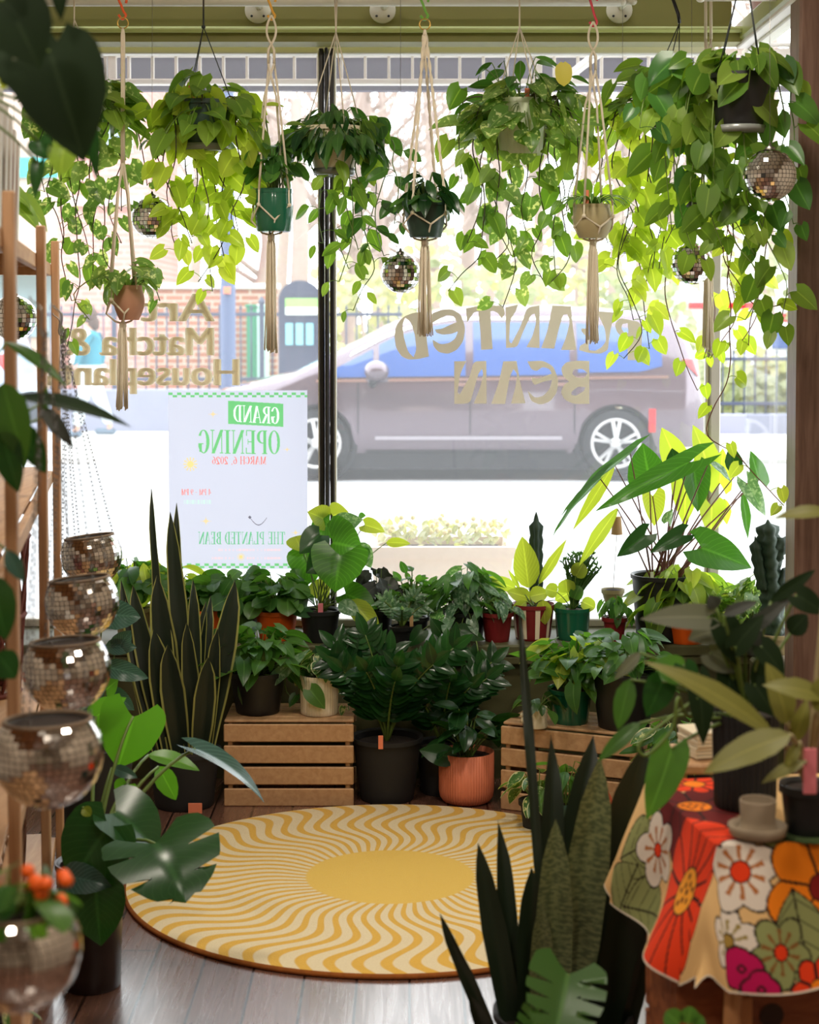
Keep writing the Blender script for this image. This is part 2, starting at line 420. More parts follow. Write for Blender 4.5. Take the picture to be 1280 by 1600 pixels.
slab('wall_right', (XR + .05, (YB + 5.36) / 2, ZC / 2), (.1, 5.36 - YB, ZC), M_wall)
slab('wall_back', (0, YB - .05, ZC / 2), (XR - XL, .1, ZC), M_wall)
slab('wall_return', (1.58, 5.42, ZC / 2), (.56, .1, ZC), M_wall)
slab('wall_upper', (1.235, 5.8, 2.83), (.05, .9, .34), M_brownw)
# ledge under the window (low wall with a sill board)
led = struct('trim_1')
ZL = .472; YLF = 6.05
slab('sill_board', (-.33, 6.24, ZL - .02), (3.06, .42, .04), M_ledge, led, .006)
slab('sill_nosing', (-.33, 6.045, ZL - .055), (3.06, .02, .03), M_ledge, led, .005)
slab('wall_front', (-.33, 6.25, ZL / 2 - .03), (3.04, .36, ZL - .04), M_ledge)
slab('baseboard_front', (-.33, 6.06, .05), (3.04, .02, .1), M_ledge)
# side sill under the return pane
slab('trim_2', (1.27, 5.92, ZL - .02), (.16, .98, .04), M_ledge)
slab('wall_side', (1.285, 5.95, ZL / 2 - .03), (.12, .96, ZL - .04), M_ledge)
# bulkhead beam over the window
bm = struct('trim_3')
zb1 = at(640, 44, 6.18).z; slab('beam', (-.385, 6.27, (zb1 + ZC) / 2), (3.03, .16, ZC - zb1), M_olive, bm)
slab('beam_return', (-.35, 6.28, (zb1 + 2.58) / 2), (3.1, .12, zb1 - 2.58), M_olive, bm)
slab('beam_moulding', (-.35, 6.185, zb1 - .004), (3.1, .03, .02), M_olive2, bm, .008)
hb = struct('trim_4')      # header running back over the side pane
slab('header', (1.225, 5.82, 2.622), (.12, 1.0, .075), M_olive2, hb, .01)
slab('header_edge', (1.2, 5.82, 2.578), (.06, 1.0, .016), M_white, hb, .004)
# windows
G = glassmat()
def fr(w, name, a, b, m, bev=.004):
    a, b = V(a), V(b); return slab(name, (a + b) / 2, [abs(q) for q in (b - a)], m, w, bev)
xm = at(512, 500, YW).x; xc = at(1113, 500, YW).x
w1 = struct('window_1'); w2 = struct('window_2'); w3 = struct('window_3')
slab('glass', ((XL + xm) / 2, YW, 1.53), (xm - XL - .04, .008, 2.1), G, w1)
slab('glass', ((xm + xc) / 2, YW, 1.53), (xc - xm - .04, .008, 2.1), G, w2)
for w, a, b in ((w1, XL, xm), (w2, xm, xc)):
    fr(w, 'top_rail', (a, YW - .03, 2.565), (b, YW + .03, 2.595), M_offw); fr(w, 'bottom_rail', (a, YW - .03, ZL), (b, YW + .03, ZL + .03), M_alu)
for dx, ww, dd in ((0, .012, .075), (-.019, .016, .06), (.019, .016, .06)):
    fr(w1, 'mullion', (xm + dx - ww / 2, YW - dd, ZL), (xm + dx + ww / 2, YW + .03, 2.58), M_bronze, .003)
for sx in (-1, 1): fr(w1 if sx < 0 else w2, 'stile', (xm + sx * .029 - .004, YW - .04, ZL), (xm + sx * .029 + .004, YW + .02, 2.58), M_offw, .002)
fr(w2, 'corner_post', (xc - .012, YW - .04, ZL), (xc + .026, YW + .03, 2.58), M_alu); fr(w2, 'corner_stile', (xc - .024, YW - .02, ZL), (xc - .012, YW + .03, 2.58), M_offw)
g3 = MB(); g3.box((1.235, 5.92, 1.53), (.008, 1.0, 2.1)); g3.build('glass', glassmat('side_glass', .03, .25), w3, False)
fr(w3, 'bottom_rail', (1.21, 5.44, ZL), (1.26, YW, ZL + .03), M_alu); fr(w3, 'top_rail', (1.21, 5.44, 2.56), (1.26, YW, 2.58), M_offw)
# timber post at the right of the bay
pl = slab('wall_post', (1.275, 5.38, 1.5), (.2, .14, 3.0), M_dark, None, .008)

# ------------------------------------------------------------------ curtain rod on the beam
r_ = thing('hanging_rail', 'white pipe rail on round screw flanges running along the olive beam', 'rail', at(500, 8, 5.95))
b = MB(); zr = at(600, 2, 5.95).z; xe = at(985, 5, 5.95).x
b.tube([(XL + .02, 5.95, zr), (xe - .03, 5.95, zr)], .017, 12); b.sphere((xe - .03, 5.95, zr), .017, 12, 8); b.build('rail', M_offw, r_)
for px in (30, 403, 598, 968):
    q = at(px, 16, 6.185); b = MB(); rot = Matrix.Rotation(PI / 2, 3, 'X')
    b.lathe((q.x, 6.19, q.z), [(.001, .0), (.046, .0), (.046, .006), (.042, .009), (.001, .010)], 28, axis=rot)
    f = b.build('flange', M_offw, r_)
    b = MB(); b.tube(bez((q.x + .005, 6.19, q.z + .012), (q.x + .005, 6.03, q.z + .012), (q.x + .02, 5.955, zr)), .013, 10); b.build('bracket', M_offw, f)
    b = MB()
    for k in range(4): b.sphere((q.x + .03 * math.cos(PI / 4 + k * PI / 2), 6.179, q.z + .03 * math.sin(PI / 4 + k * PI / 2)), .0045, 8, 6)
    b.build('screw', M_black, f)
r_ = thing('hanging_rail', 'short white pipe rail above the big black hanging pot at the bay corner', 'rail', at(1140, -4, 5.6))
b = MB(); q = at(1095, -5, 5.6); b.tube([(q.x, 5.6, q.z), (1.2, 5.6, q.z)], .014, 10); b.sphere((q.x, 5.6, q.z), .018, 10, 8); b.build('rail', M_offw, r_)
b = MB(); b.tube([(1.1, 5.6, q.z), (1.1, 5.6, ZC)], .008, 8); b.build('rod', M_offw, r_)

# shop front around the window, seen only in reflections and from outside
M_front = mat('shop_front_brick', C(120, 84, 70), .9, noise=.15, nscale=4)
slab('wall_outside_upper', (0, 6.62, 6.4), (40, .3, 6.8), M_front); slab('wall_outside_left', (-11.0, 6.62, 1.5), (18.2, .3, 3.0), M_front); slab('wall_outside_right', (11.2, 5.35, 1.5), (17.4, .1, 3.0), M_front)
# ------------------------------------------------------------------ outside: street
M_road = mat('asphalt', C(176, 176, 178), .9, noise=.08, nscale=3)
M_pave = mat('pavement', C(206, 204, 200), .9, noise=.06, nscale=2)
slab('street', (0, 14.2, -.1), (90, 11.4, .12), M_road)
slab('sidewalk_near', (0, 7.6, -.07), (90, 2.0, .14), M_pave)
slab('sidewalk_far', (0, 22.4, -.06), (90, 5.0, .16), M_pave)
slab('ground', (0, 52, -.12), (120, 55, .12), mat('dry_lawn', C(150, 148, 120), .95, noise=.2, nscale=1))
# iron fence on a low wall
def fence(name, label, x0, x1, Y, zb, zt, step, walln, wm):
    t = thing(name, label, 'fence', ((x0 + x1) / 2, Y, 0))
    b = MB(); b.bbox(((x0 + x1) / 2, Y, zb / 2), (x1 - x0, .25, zb), .02); b.build('base_wall', wm, t, False)
    m = mat('fence_iron', C(62, 70, 92), .5)
    for z in (zt - .06, zb + .14):
        b = MB(); b.bbox(((x0 + x1) / 2, Y, z), (x1 - x0, .05, .05), .005); b.build('rail', m, t, False)
    n = int((x1 - x0) / step); b = MB()
    for i in range(n + 1):
        x = x0 + i * step
        if i % 14 == 0: continue
        b.tube([(x, Y, zb), (x, Y, zt)], .014, 5); b.lathe((x, Y, zt), [(.014, 0), (.022, .03), (.001, .09)], 5)
    b.build('picket', m, t)
    for i in range(0, n + 1, 14):
        x = x0 + i * step; b = MB(); b.bbox((x, Y, (zb + zt) / 2 + .04), (.07, .07, zt - zb + .12), .008); b.lathe((x, Y, zt + .1), [(.05, 0), (.05, .03), (.03, .06), (.001, .1)], 8); b.build('post', m, t, False)
    return t
M_lowwall = mat('grey_wall_render', C(142, 144, 162), .9, noise=.08, nscale=3)
fence('iron_fence', 'dark iron picket fence on a low grey wall left of the mullion', -8.4, -.1, 24.9, .62, 1.74, .15, 0, M_lowwall)
fence('iron_fence', 'dark iron picket fence seen through the side pane beside the timber post', 4.2, 9.6, 24.3, .3, 1.12, .15, 0, M_lowwall)
# lamp post
q = at(357, 626, 22.6)
t = thing('street_lamp', 'dark blue street lamp post behind the left window pane', 'lamp post', (q.x, 22.6, .02)); mm = mat('post_blue', C(60, 76, 112), .5)
b = MB(); b.lathe((q.x, 22.6, .02), [(.001, 0), (.2, 0), (.2, .05), (.15, .08), (.13, .25), (.1, .3), (.095, 5.4), (.001, 5.4)], 14); b.build('pole', mm, t)
b = MB(); b.tube(bez((q.x, 22.6, 5.3), (q.x, 22.4, 6.0), (q.x, 21.4, 6.0)), .05, 8); b.build('arm', mm, t)
b = MB(); b.sphere((q.x, 21.3, 5.98), .18, 12, 8, (1, 1, .4)); b.build('lamp_head', M_alu, t)
b = MB(); b.bbox((q.x, 22.49, 1.98), (.09, .02, .09), .004); b.build('plate', M_tag, t, False)
# map kiosk with rounded head
q0, q1 = at(436, 600, 24.2), at(503, 438, 24.2); cx = (q0.x + q1.x) / 2; hw = (q1.x - q0.x) / 2
t = thing('notice_board', 'dark arched notice board with a green header behind the fence', 'notice board', (cx, 24.2, 0)); mk = mat('kiosk_blue', C(56, 62, 84), .6)
b = MB(); pts = [(cx - hw, .02), (cx + hw, .02)] + [(cx + hw * math.cos(a), q1.z - .28 + .28 * math.sin(a)) for a in [PI * i / 16 for i in range(17)]]
fb = b.add([V((x, 24.14, z)) for x, z in pts]); bb = b.add([V((x, 24.3, z)) for x, z in pts]); n = len(pts)
b.face(*[fb + i for i in range(n)]); b.face(*[bb + i for i in range(n)][::-1])
for i in range(n): b.face(fb + i, bb + i, bb + (i + 1) % n, fb + (i + 1) % n)
b.build('panel', mk, t, False)
for nm, c_, a0, a1 in (('header', C(150, 206, 110), (446, 466), (497, 480)), ('paper', C(222, 230, 222), (446, 480), (497, 492))):
    u, v_ = at(*a0, 24.12), at(*a1, 24.12); slab(nm, ((u.x + v_.x) / 2, 24.12, (u.z + v_.z) / 2), (v_.x - u.x, .02, abs(u.z - v_.z)), mat('kiosk_' + nm, c_, .7), t)
for i in range(3):
    u = at(452 + i * 16, 522, 24.12); slab('leaflet', (u.x, 24.12, u.z), (.1, .02, .3), mat('kiosk_leaflet', C(130, 196, 208), .7), t)
# buildings
def brickmat(name, c1, c2, mo, sc=1.0):
    k = NT(name); tc = k.n('ShaderNodeTexCoord'); mp = k.n('ShaderNodeMapping'); mp.inputs['Rotation'].default_value = (PI / 2, 0, 0); k.l(tc, 'Object', mp, 0)
    br = k.n('ShaderNodeTexBrick', i_Scale=sc)
    for nm, v in (('Mortar Size', .018), ('Brick Width', .3), ('Row Height', .1)): br.inputs[nm].default_value = v
    br.inputs['Color1'].default_value = c1; br.inputs['Color2'].default_value = c2; br.inputs['Mortar'].default_value = mo
    k.l(mp, 0, br, 'Vector'); p = k.n('ShaderNodeBsdfPrincipled', i_Roughness=.9); k.l(br, 'Color', p, 'Base Color'); k.l(p, 0, k.out, 0); return k.m
bk = brickmat('pink_brick', C(206, 138, 128), C(212, 152, 142), C(210, 168, 160)); bk2 = brickmat('brown_brick', C(160, 98, 74), C(176, 116, 92), C(190, 168, 152))
xa, xb = at(92, 400, 30).x, at(232, 400, 30).x
t = thing('brick_building', 'tall pink brick building across the street at the left', 'building', ((xa + xb) / 2 - 1, 32, 0))
slab('facade', ((xa + xb) / 2, 32, 4), (xb - xa, 4, 8), bk, t)
for x in (xa + .25, xb - .5):
    f = slab('window', (x, 29.98, 5.2), (.5, .06, 1.5), M_white, t); b = MB(); b.box((x, 29.94, 5.2), (.42, .02, 1.42)); b.build('pane', mat('far_glass', C(150, 170, 186), .2), f, False)
slab('cornice', ((xa + xb) / 2, 29.95, 3.62), (xb - xa, .12, .16), mat('cornice_stone', C(214, 190, 180), .8), t)
xs0, xs1 = at(-330, 400, 31).x, xa - .02
t = thing('corner_shop', 'pale shopfront with a white awning and grey blue windows behind the plant rack', 'building', ((xs0 + xs1) / 2, 33, 0))
slab('facade', ((xs0 + xs1) / 2, 33, 3.5), (xs1 - xs0, 4, 7), mat('cream_facade', C(206, 186, 172), .9), t)
u = at(40, 412, 31); slab('awning', ((xs0 + xs1) / 2, 30.7, u.z), (xs1 - xs0, .7, .4), M_white, t, .02)
for i in range(3): slab('shop_window', (xs1 - .7 - i * 1.5, 30.98, 2.0), (1.2, .06, 1.4), mat('far_shop_glass', C(150, 180, 190), .2), t)
slab('fascia_sign', (xs1 - .5, 30.95, at(75, 262, 31).z), (1.0, .08, .35), mat('turquoise_sign', C(60, 200, 200), .6), t)
xa, xb = at(236, 500, 28).x, at(432, 500, 28).x
t = thing('brick_wall', 'low brown brick wall behind the iron fence and the blue lamp post', 'wall', ((xa + xb) / 2, 28, 0))
slab('brickwork', ((xa + xb) / 2, 28, 1.05), (xb - xa, .4, 2.1), bk2, t); slab('coping', ((xa + xb) / 2, 28, 2.14), (xb - xa + .1, .5, .08), M_white, t)
for x, c_ in ((at(396, 560, 27.5).x, C(30, 130, 90)), (at(412, 560, 27.5).x, C(190, 226, 214))):
    t = thing('utility_box', 'dark green street cabinet at the end of the brick wall' if c_[0] < .1 else 'pale mint street cabinet beside the arched notice board', 'cabinet', (x, 27.4, 0))
    cm = mat('cabinet_%d' % int(c_[0] * 1000), c_, .6); slab('body', (x, 27.4, .9), (.16, .4, 1.8), cm, t, .01); slab('lid', (x, 27.4, 1.82), (.2, .45, .05), cm, t, .01); slab('door', (x, 27.19, .95), (.12, .02, 1.4), cm, t, .004)
# trees and bushes
M_bark = mat('pale_bark', C(170, 150, 140), .9, noise=.2, nscale=8)
def tree(label, x, Y, h, seed, lean=0, r0=.16, grp='bare trees across the street'):
    rg = random.Random(seed); t = thing('bare_tree', label, 'tree', (x, Y, 0), grp); tr = MB(); br = MB()
    P = [V((x + lean * (i / 6) ** 1.3 + rg.uniform(-.1, .1) * (i > 0), Y + rg.uniform(-.1, .1) * (i > 0), h * i / 6)) for i in range(7)]
    tr.tube(cat(P, 3), [r0 * (1 - .8 * i / 18) for i in range(19)], 8)
    def branch(p, d, L, r, dep):
        q = [p]; 
        for k in range(4):
            d = (d + V((rg.uniform(-.25, .25), rg.uniform(-.25, .25), rg.uniform(-.05, .2)))).normalized(); q.append(q[-1] + d * L / 4)
        br.tube(q, [r * (1 - .18 * k) for k in range(5)], 4)
        if dep:
            for k in range(3): branch(q[rg.randint(1, 4)], (d + V((rg.uniform(-1, 1), rg.uniform(-.5, .5), rg.uniform(-.1, .7)))).normalized(), L * .62, r * .5, dep - 1)
    for k in range(16):
        f = rg.uniform(.22, .98); p = P[int(f * 6)].lerp(P[min(6, int(f * 6) + 1)], f * 6 % 1); a = rg.uniform(0, 6.28)
        branch(p, V((math.cos(a), .5 * math.sin(a), rg.uniform(.3, .9))).normalized(), h * rg.uniform(.16, .3), r0 * .36, 2)
    tr.build('trunk', M_bark, t); br.build('branches', M_bark, t)
TL = ['bare tree behind the hanging pot with the green glaze', 'bare tree just left of the window mullion', 'slim bare tree behind the cream basket plant', 'bare tree behind the disco ball in the window middle',
      'leaning bare tree above the parked grey car', 'bare tree behind the white ribbed hanging pot', 'tall bare tree behind the tan macrame pot', 'bare tree behind the rear window of the grey car', 'bare tree seen through the side pane']
for i, (px, Y, h, ln, r0) in enumerate([(405, 33, 9, .3, .17), (475, 30, 9, -.3, .2), (545, 36, 10, .5, .2), (610, 34, 9, -.6, .15), (720, 38, 10, .9, .22), (800, 35, 9, -.4, .16), (905, 37, 11, .5, .2), (1010, 34, 9, -.5, .17), (1185, 36, 10, .4, .2)]):
    tree(TL[i], at(px, 500, Y).x, Y, h, 40 + i, ln, r0)
for i, (px, nm) in enumerate([(300, 'blue lamp post'), (440, 'arched notice board'), (580, 'bushes left of the hanging mirror ball'), (680, 'twisted macrame hanger'), (770, 'white ribbed pot'), (860, 'space between white ribbed and tan pots'), (960, 'bright lime pothos'), (1075, 'corner post of the window')]):
    tree('thin bare tree in the far row, behind the ' + nm, at(px, 500, 43).x, 43 + (i % 3) * 1.5, 13, 70 + i, (-1) ** i * .4, .2, 'far row of bare trees')
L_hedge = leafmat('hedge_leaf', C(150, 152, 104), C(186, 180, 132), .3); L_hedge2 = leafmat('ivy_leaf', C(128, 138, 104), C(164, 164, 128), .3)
def bush(label, px, Y, w, h, seed, lm, cat_='bush', dens=260):
    rg = random.Random(seed); x = at(px, 500, Y).x; t = thing('garden_bush', label, cat_, (x, Y, 0)); b = MB()
    for k in range(dens):
        a, e = rg.uniform(0, 6.28), rg.uniform(-.2, 1.5); rr = rg.uniform(.75, 1.05) * (1 + .2 * math.sin(a * 3 + seed))
        p = V((x + w * .5 * rr * math.cos(a) * math.cos(e * .8), Y + w * .3 * math.sin(a) * math.cos(e), max(.05, h * .2 + h * .8 * math.sin(max(0, e)) * rr)))
        b.leaf(p, (rg.uniform(-1, 1), rg.uniform(-1, .3), rg.uniform(-.6, .8)), (rg.uniform(-.5, .5), -1, .6), .24, .17, 'oval', .4, seg=3, ac=2)
    b.build('foliage', lm, t); b = MB()
    for k in range(4): b.tube([(x + (k - 1.5) * .08, Y, 0), (x + (k - 1.5) * w * .2, Y, h * .7)], .03, 5)
    b.build('stem', M_bark, t)
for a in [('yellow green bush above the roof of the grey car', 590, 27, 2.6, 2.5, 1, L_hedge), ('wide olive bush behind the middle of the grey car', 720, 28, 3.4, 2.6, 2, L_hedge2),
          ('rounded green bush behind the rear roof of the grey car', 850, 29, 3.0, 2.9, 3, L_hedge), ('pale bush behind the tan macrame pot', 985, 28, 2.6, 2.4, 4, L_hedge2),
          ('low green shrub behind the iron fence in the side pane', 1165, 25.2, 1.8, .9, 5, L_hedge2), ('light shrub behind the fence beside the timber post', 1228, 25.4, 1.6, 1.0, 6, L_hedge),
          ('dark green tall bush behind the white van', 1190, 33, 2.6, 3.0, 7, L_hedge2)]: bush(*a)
# ------------------------------------------------------------------ vehicles
M_paint = mat('mauve_grey_paint', C(104, 88, 98), .22, .55, coat=1)
M_paint2 = mat('pale_blue_paint', C(190, 206, 226), .25, .2, coat=.8)
M_tyre = mat('tyre_rubber', C(22, 23, 28), .8); M_highlight = mat('sill_highlight_paint', C(176, 170, 178), .35, .4); M_rim = mat('alloy_rim', C(226, 226, 226), .35, .3)
M_cglass = mat('tinted_glass', C(52, 92, 160), .08, .0, spec=.8); M_chrome = mat('chrome', C(226, 226, 230), .12, 1); M_tail = mat('tail_lamp', C(210, 30, 34), .3)
def car(name, label, catg, x0, Y, s, paint, mirror=True):
    """passenger car facing left, x0 = nose, Y = side nearest the shop; s scales its length"""
    t = thing(name, label, catg, (x0 + 2.59 * s, Y + .98, 0)); X = lambda x: x0 + x * s
    top = ([0, .04, .2, .75, .95, 1.5, 2.0, 2.45, 3.0, 3.8, 4.5, 4.85, 5.02, 5.12, 5.18], [.5, .78, .87, 1.0, 1.05, 1.32, 1.58, 1.70, 1.745, 1.74, 1.69, 1.62, 1.42, 1.1, .7])
    WX, WR, WZ = (1.2, 4.25), .40, .345
    hwz = lambda z: float(np.interp(z, [.2, .35, .65, .9, 1.05, 1.74], [.9, .97, .99, .985, .955, .72]))
    xs = sorted(set([round(i * .05, 3) for i in range(104)] + [.02, 5.15, 5.18]))
    body = MB(); rows = []
    for x in xs:
        zt = float(np.interp(x, *top)); zb = .24 if .3 < x < 4.9 else .3
        for w in WX:
            if abs(x - w) < WR: zb = max(zb, WZ + math.sqrt(WR ** 2 - (x - w) ** 2))
        zb = min(zb, zt - .05); end = min(1, (x + .05) / .35, (5.24 - x) / .3); kx = .62 + .38 * math.sqrt(max(0, end)); half = []
        for f in [0, .06, .15, .28, .42, .56, .68, .8, .9, .97]:
            z = zb + (zt - zb) * f; half.append((hwz(z) * kx * (1 - .10 * max(0, f - .85) / .15), z))
        half += [(half[-1][0] * .8, zt), (half[-1][0] * .4, zt + .015)]
        yc = Y + .98
        rows.append([V((X(x), yc - h, z)) for h, z in half] + [V((X(x), yc, zt + .02))] + [V((X(x), yc + h, z)) for h, z in half[::-1]])
    body.grid(rows); body.build('body', paint, t)
    b = MB(); b.box((X(2.6), Y + .98, .42), (4.5 * s, 1.3, .4)); b.build('underbody', M_tyre, t, False); b = MB(); b.box((X(2.65), Y + .98, .17), (4.2 * s, 1.84, .18)); b.build('under_car_shade', M_tyre, t, False)  # lower dark box stands in for the shade under the car
    def glass(name, x1, x2, lo, hi, m=M_cglass, off=.012):
        g = MB(); rr = []; n = 14
        for i in range(n + 1):
            x = x1 + (x2 - x1) * i / n; za, zb_ = lo(x), max(lo(x) + .004, hi(x)); r = []
            for j in range(7):
                z = za + (zb_ - za) * j / 6; zt = float(np.interp(x, *top)); zbb = .24; f = (z - zbb) / (zt - zbb)
                h = hwz(z) * (1 - .10 * max(0, f - .85) / .15)
                end = min(1, (x + .05) / .35, (5.24 - x) / .3); h *= .62 + .38 * math.sqrt(max(0, end)); r.append(V((X(x), Y + .98 - h - off, z)))
            rr.append(r)
        g.grid(rr); return g.build(name, m, t)
    zt = lambda x: float(np.interp(x, *top)); bl = lambda x: 1.0 + .012 * x
    glass('quarter_window', 1.35, 1.78, bl, lambda x: zt(x) - .16)
    glass('front_window', 1.84, 2.72, bl, lambda x: min(zt(x) - .15, 1.56)); glass('rear_window', 2.80, 3.78, bl, lambda x: 1.58 - .01 * (x - 2.8)); glass('side_window', 3.86, 4.72, lambda x: bl(x) + .02 + .25 * max(0, x - 4.5), lambda x: 1.57 - .1 * (x - 3.86))
    glass('window_trim', 1.2, 4.78, lambda x: bl(x) - .05, lambda x: bl(x) - .02, M_chrome, .016)
    glass('roof_trim', 1.45, 4.6, lambda x: min(zt(x) - .11, 1.605), lambda x: min(zt(x) - .08, 1.63), M_chrome, .012)
    glass('sill_highlight', 1.8, 3.7, lambda x: .385, lambda x: .42, M_highlight, .012); glass('sill', 1.7, 3.75, lambda x: .24, lambda x: .275, M_tyre, .01)  # first strip: pale paint standing in for the soft highlight on the sill crease
    glass('tail_light', 4.93, 5.12, lambda x: 1.18 - .9 * (x - 4.93), lambda x: 1.2, M_tail, .012)
    glass('reflector', 4.58, 4.65, lambda x: .46, lambda x: .70, M_tail, .008)
    for x in (2.62, 3.62): glass('door_handle', x, x + .2, lambda x: .93, lambda x: .965, M_chrome, .03)
    for x in (1.62, 2.76, 3.82): glass('door_seam', x, x + .012, lambda x: .45, lambda x: 1.0, M_tyre, .004)
    for wx in WX:
        for yy, sd in ((Y + .11, -1), (Y + 1.85, 1)):
            b = MB(); rot = Matrix.Rotation(PI / 2, 3, 'X'); c = (X(wx), yy, WZ)
            b.lathe(c, [(.24, -.1), (.33, -.11), (.345, -.07), (.345, .07), (.33, .11), (.24, .1)], 36, axis=rot); w_ = b.build('wheel', M_tyre, t)
            if sd > 0: continue
            b = MB(); b.lathe(c, [(.25, .085), (.265, .10), (.24, .105), (.225, .08)], 36, axis=rot); b.lathe(c, [(.001, .1), (.055, .1), (.06, .06)], 16, axis=rot)
            for k in range(5):
                for o_ in (-.16, .16):
                    a = k * 2 * PI / 5 + .3; P0 = V(c) + V((.04 * math.cos(a), -.095, .04 * math.sin(a))); P1 = V(c) + V((.235 * math.cos(a + o_), -.09, .235 * math.sin(a + o_))); b.bar(P0, P1, .034, .03)
            b.build('rim', M_rim, w_)
            b = MB(); b.disc(c, .24, 28, .02, rot); b.build('brake_disc', M_tyre, w_)
            b = MB(); b.lathe(c, [(.405, .02), (.42, .085), (.375, .09)], 40, axis=rot); b.build('arch_lip', M_tyre, w_)
    if mirror:
        b = MB(); b.sphere((X(1.82), Y - .16, 1.09), .13, 14, 10, (1, 1, .8)); mr = b.build('mirror', paint, t); b = MB(); b.tube([(X(1.80), Y - .14, 1.03), (X(1.77), Y + .03, .94)], .045, 8); b.build('mirror_stalk', M_tyre, mr)
    b = MB(); b.bbox((X(.06), Y + .98, .62), (.08, 1.5, .2), .03); b.build('grille', M_tyre, t)
    b = MB(); b.sphere((X(.16), Y + .28, .78), .12, 12, 8, (1, 1, .6)); b.build('headlight', M_chrome, t)
    return t
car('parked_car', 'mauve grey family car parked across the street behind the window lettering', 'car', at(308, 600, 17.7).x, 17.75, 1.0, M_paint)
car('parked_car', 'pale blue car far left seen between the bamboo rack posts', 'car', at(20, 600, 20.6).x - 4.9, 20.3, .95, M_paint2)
# white van with a red stripe beyond the fence
x0, x1 = at(1062, 500, 29).x, at(1199, 500, 29).x
t = thing('delivery_van', 'white delivery van with a red stripe parked behind the side pane', 'van', ((x0 + x1) / 2, 30, 0)); M_vw = mat('van_white', C(226, 230, 238), .4, coat=.3)
b = MB(); b.bbox(((x0 + x1) / 2, 30, 1.2), (x1 - x0, 1.9, 1.75), .12); b.build('body', M_vw, t, False); slab('red_stripe', ((x0 + x1) / 2, 29.03, 1.84), (x1 - x0 - .3, .02, .1), M_tail, t)
b = MB(); b.bbox((x1 + .45, 30, .95), (1.0, 1.8, 1.2), .15); b.build('cab', M_vw, t, False); slab('cab_window', (x1 + .45, 29.08, 1.3), (.7, .02, .35), M_cglass, t)
for x in (x0 + .3, x1 + .4):
    b = MB(); b.lathe((x, 29.15, .35), [(.001, -.1), (.34, -.1), (.34, .1), (.001, .1)], 24, axis=Matrix.Rotation(PI / 2, 3, 'X')); b.build('wheel', M_tyre, t)
x2 = at(1206, 500, 34).x
t = thing('delivery_van', 'white round topped van with a red band far right beside the timber post', 'van', (x2 + 1.2, 35, 0)); b = MB()
b.grid([[V((x2 + u, 34 + .0, .3)), V((x2 + u, 34, 1.5)), V((x2 + u, 34, 1.7 + .25 * math.sin(PI * u / 2.6))), V((x2 + u, 34.3, 1.85 + .3 * math.sin(PI * u / 2.6))), V((x2 + u, 36, 1.85 + .3 * math.sin(PI * u / 2.6))), V((x2 + u, 36, .3))] for u in [2.6 * i / 12 for i in range(13)]]); b.build('body', M_vw, t)
slab('red_band', (x2 + 1.3, 33.97, 1.62), (2.5, .03, .22), M_tail, t)
for u in (.5, 2.1):
    b = MB(); b.lathe((x2 + u, 34.05, .35), [(.001, -.1), (.34, -.1), (.34, .1), (.001, .1)], 24, axis=Matrix.Rotation(PI / 2, 3, 'X')); b.build('wheel', M_tyre, t)
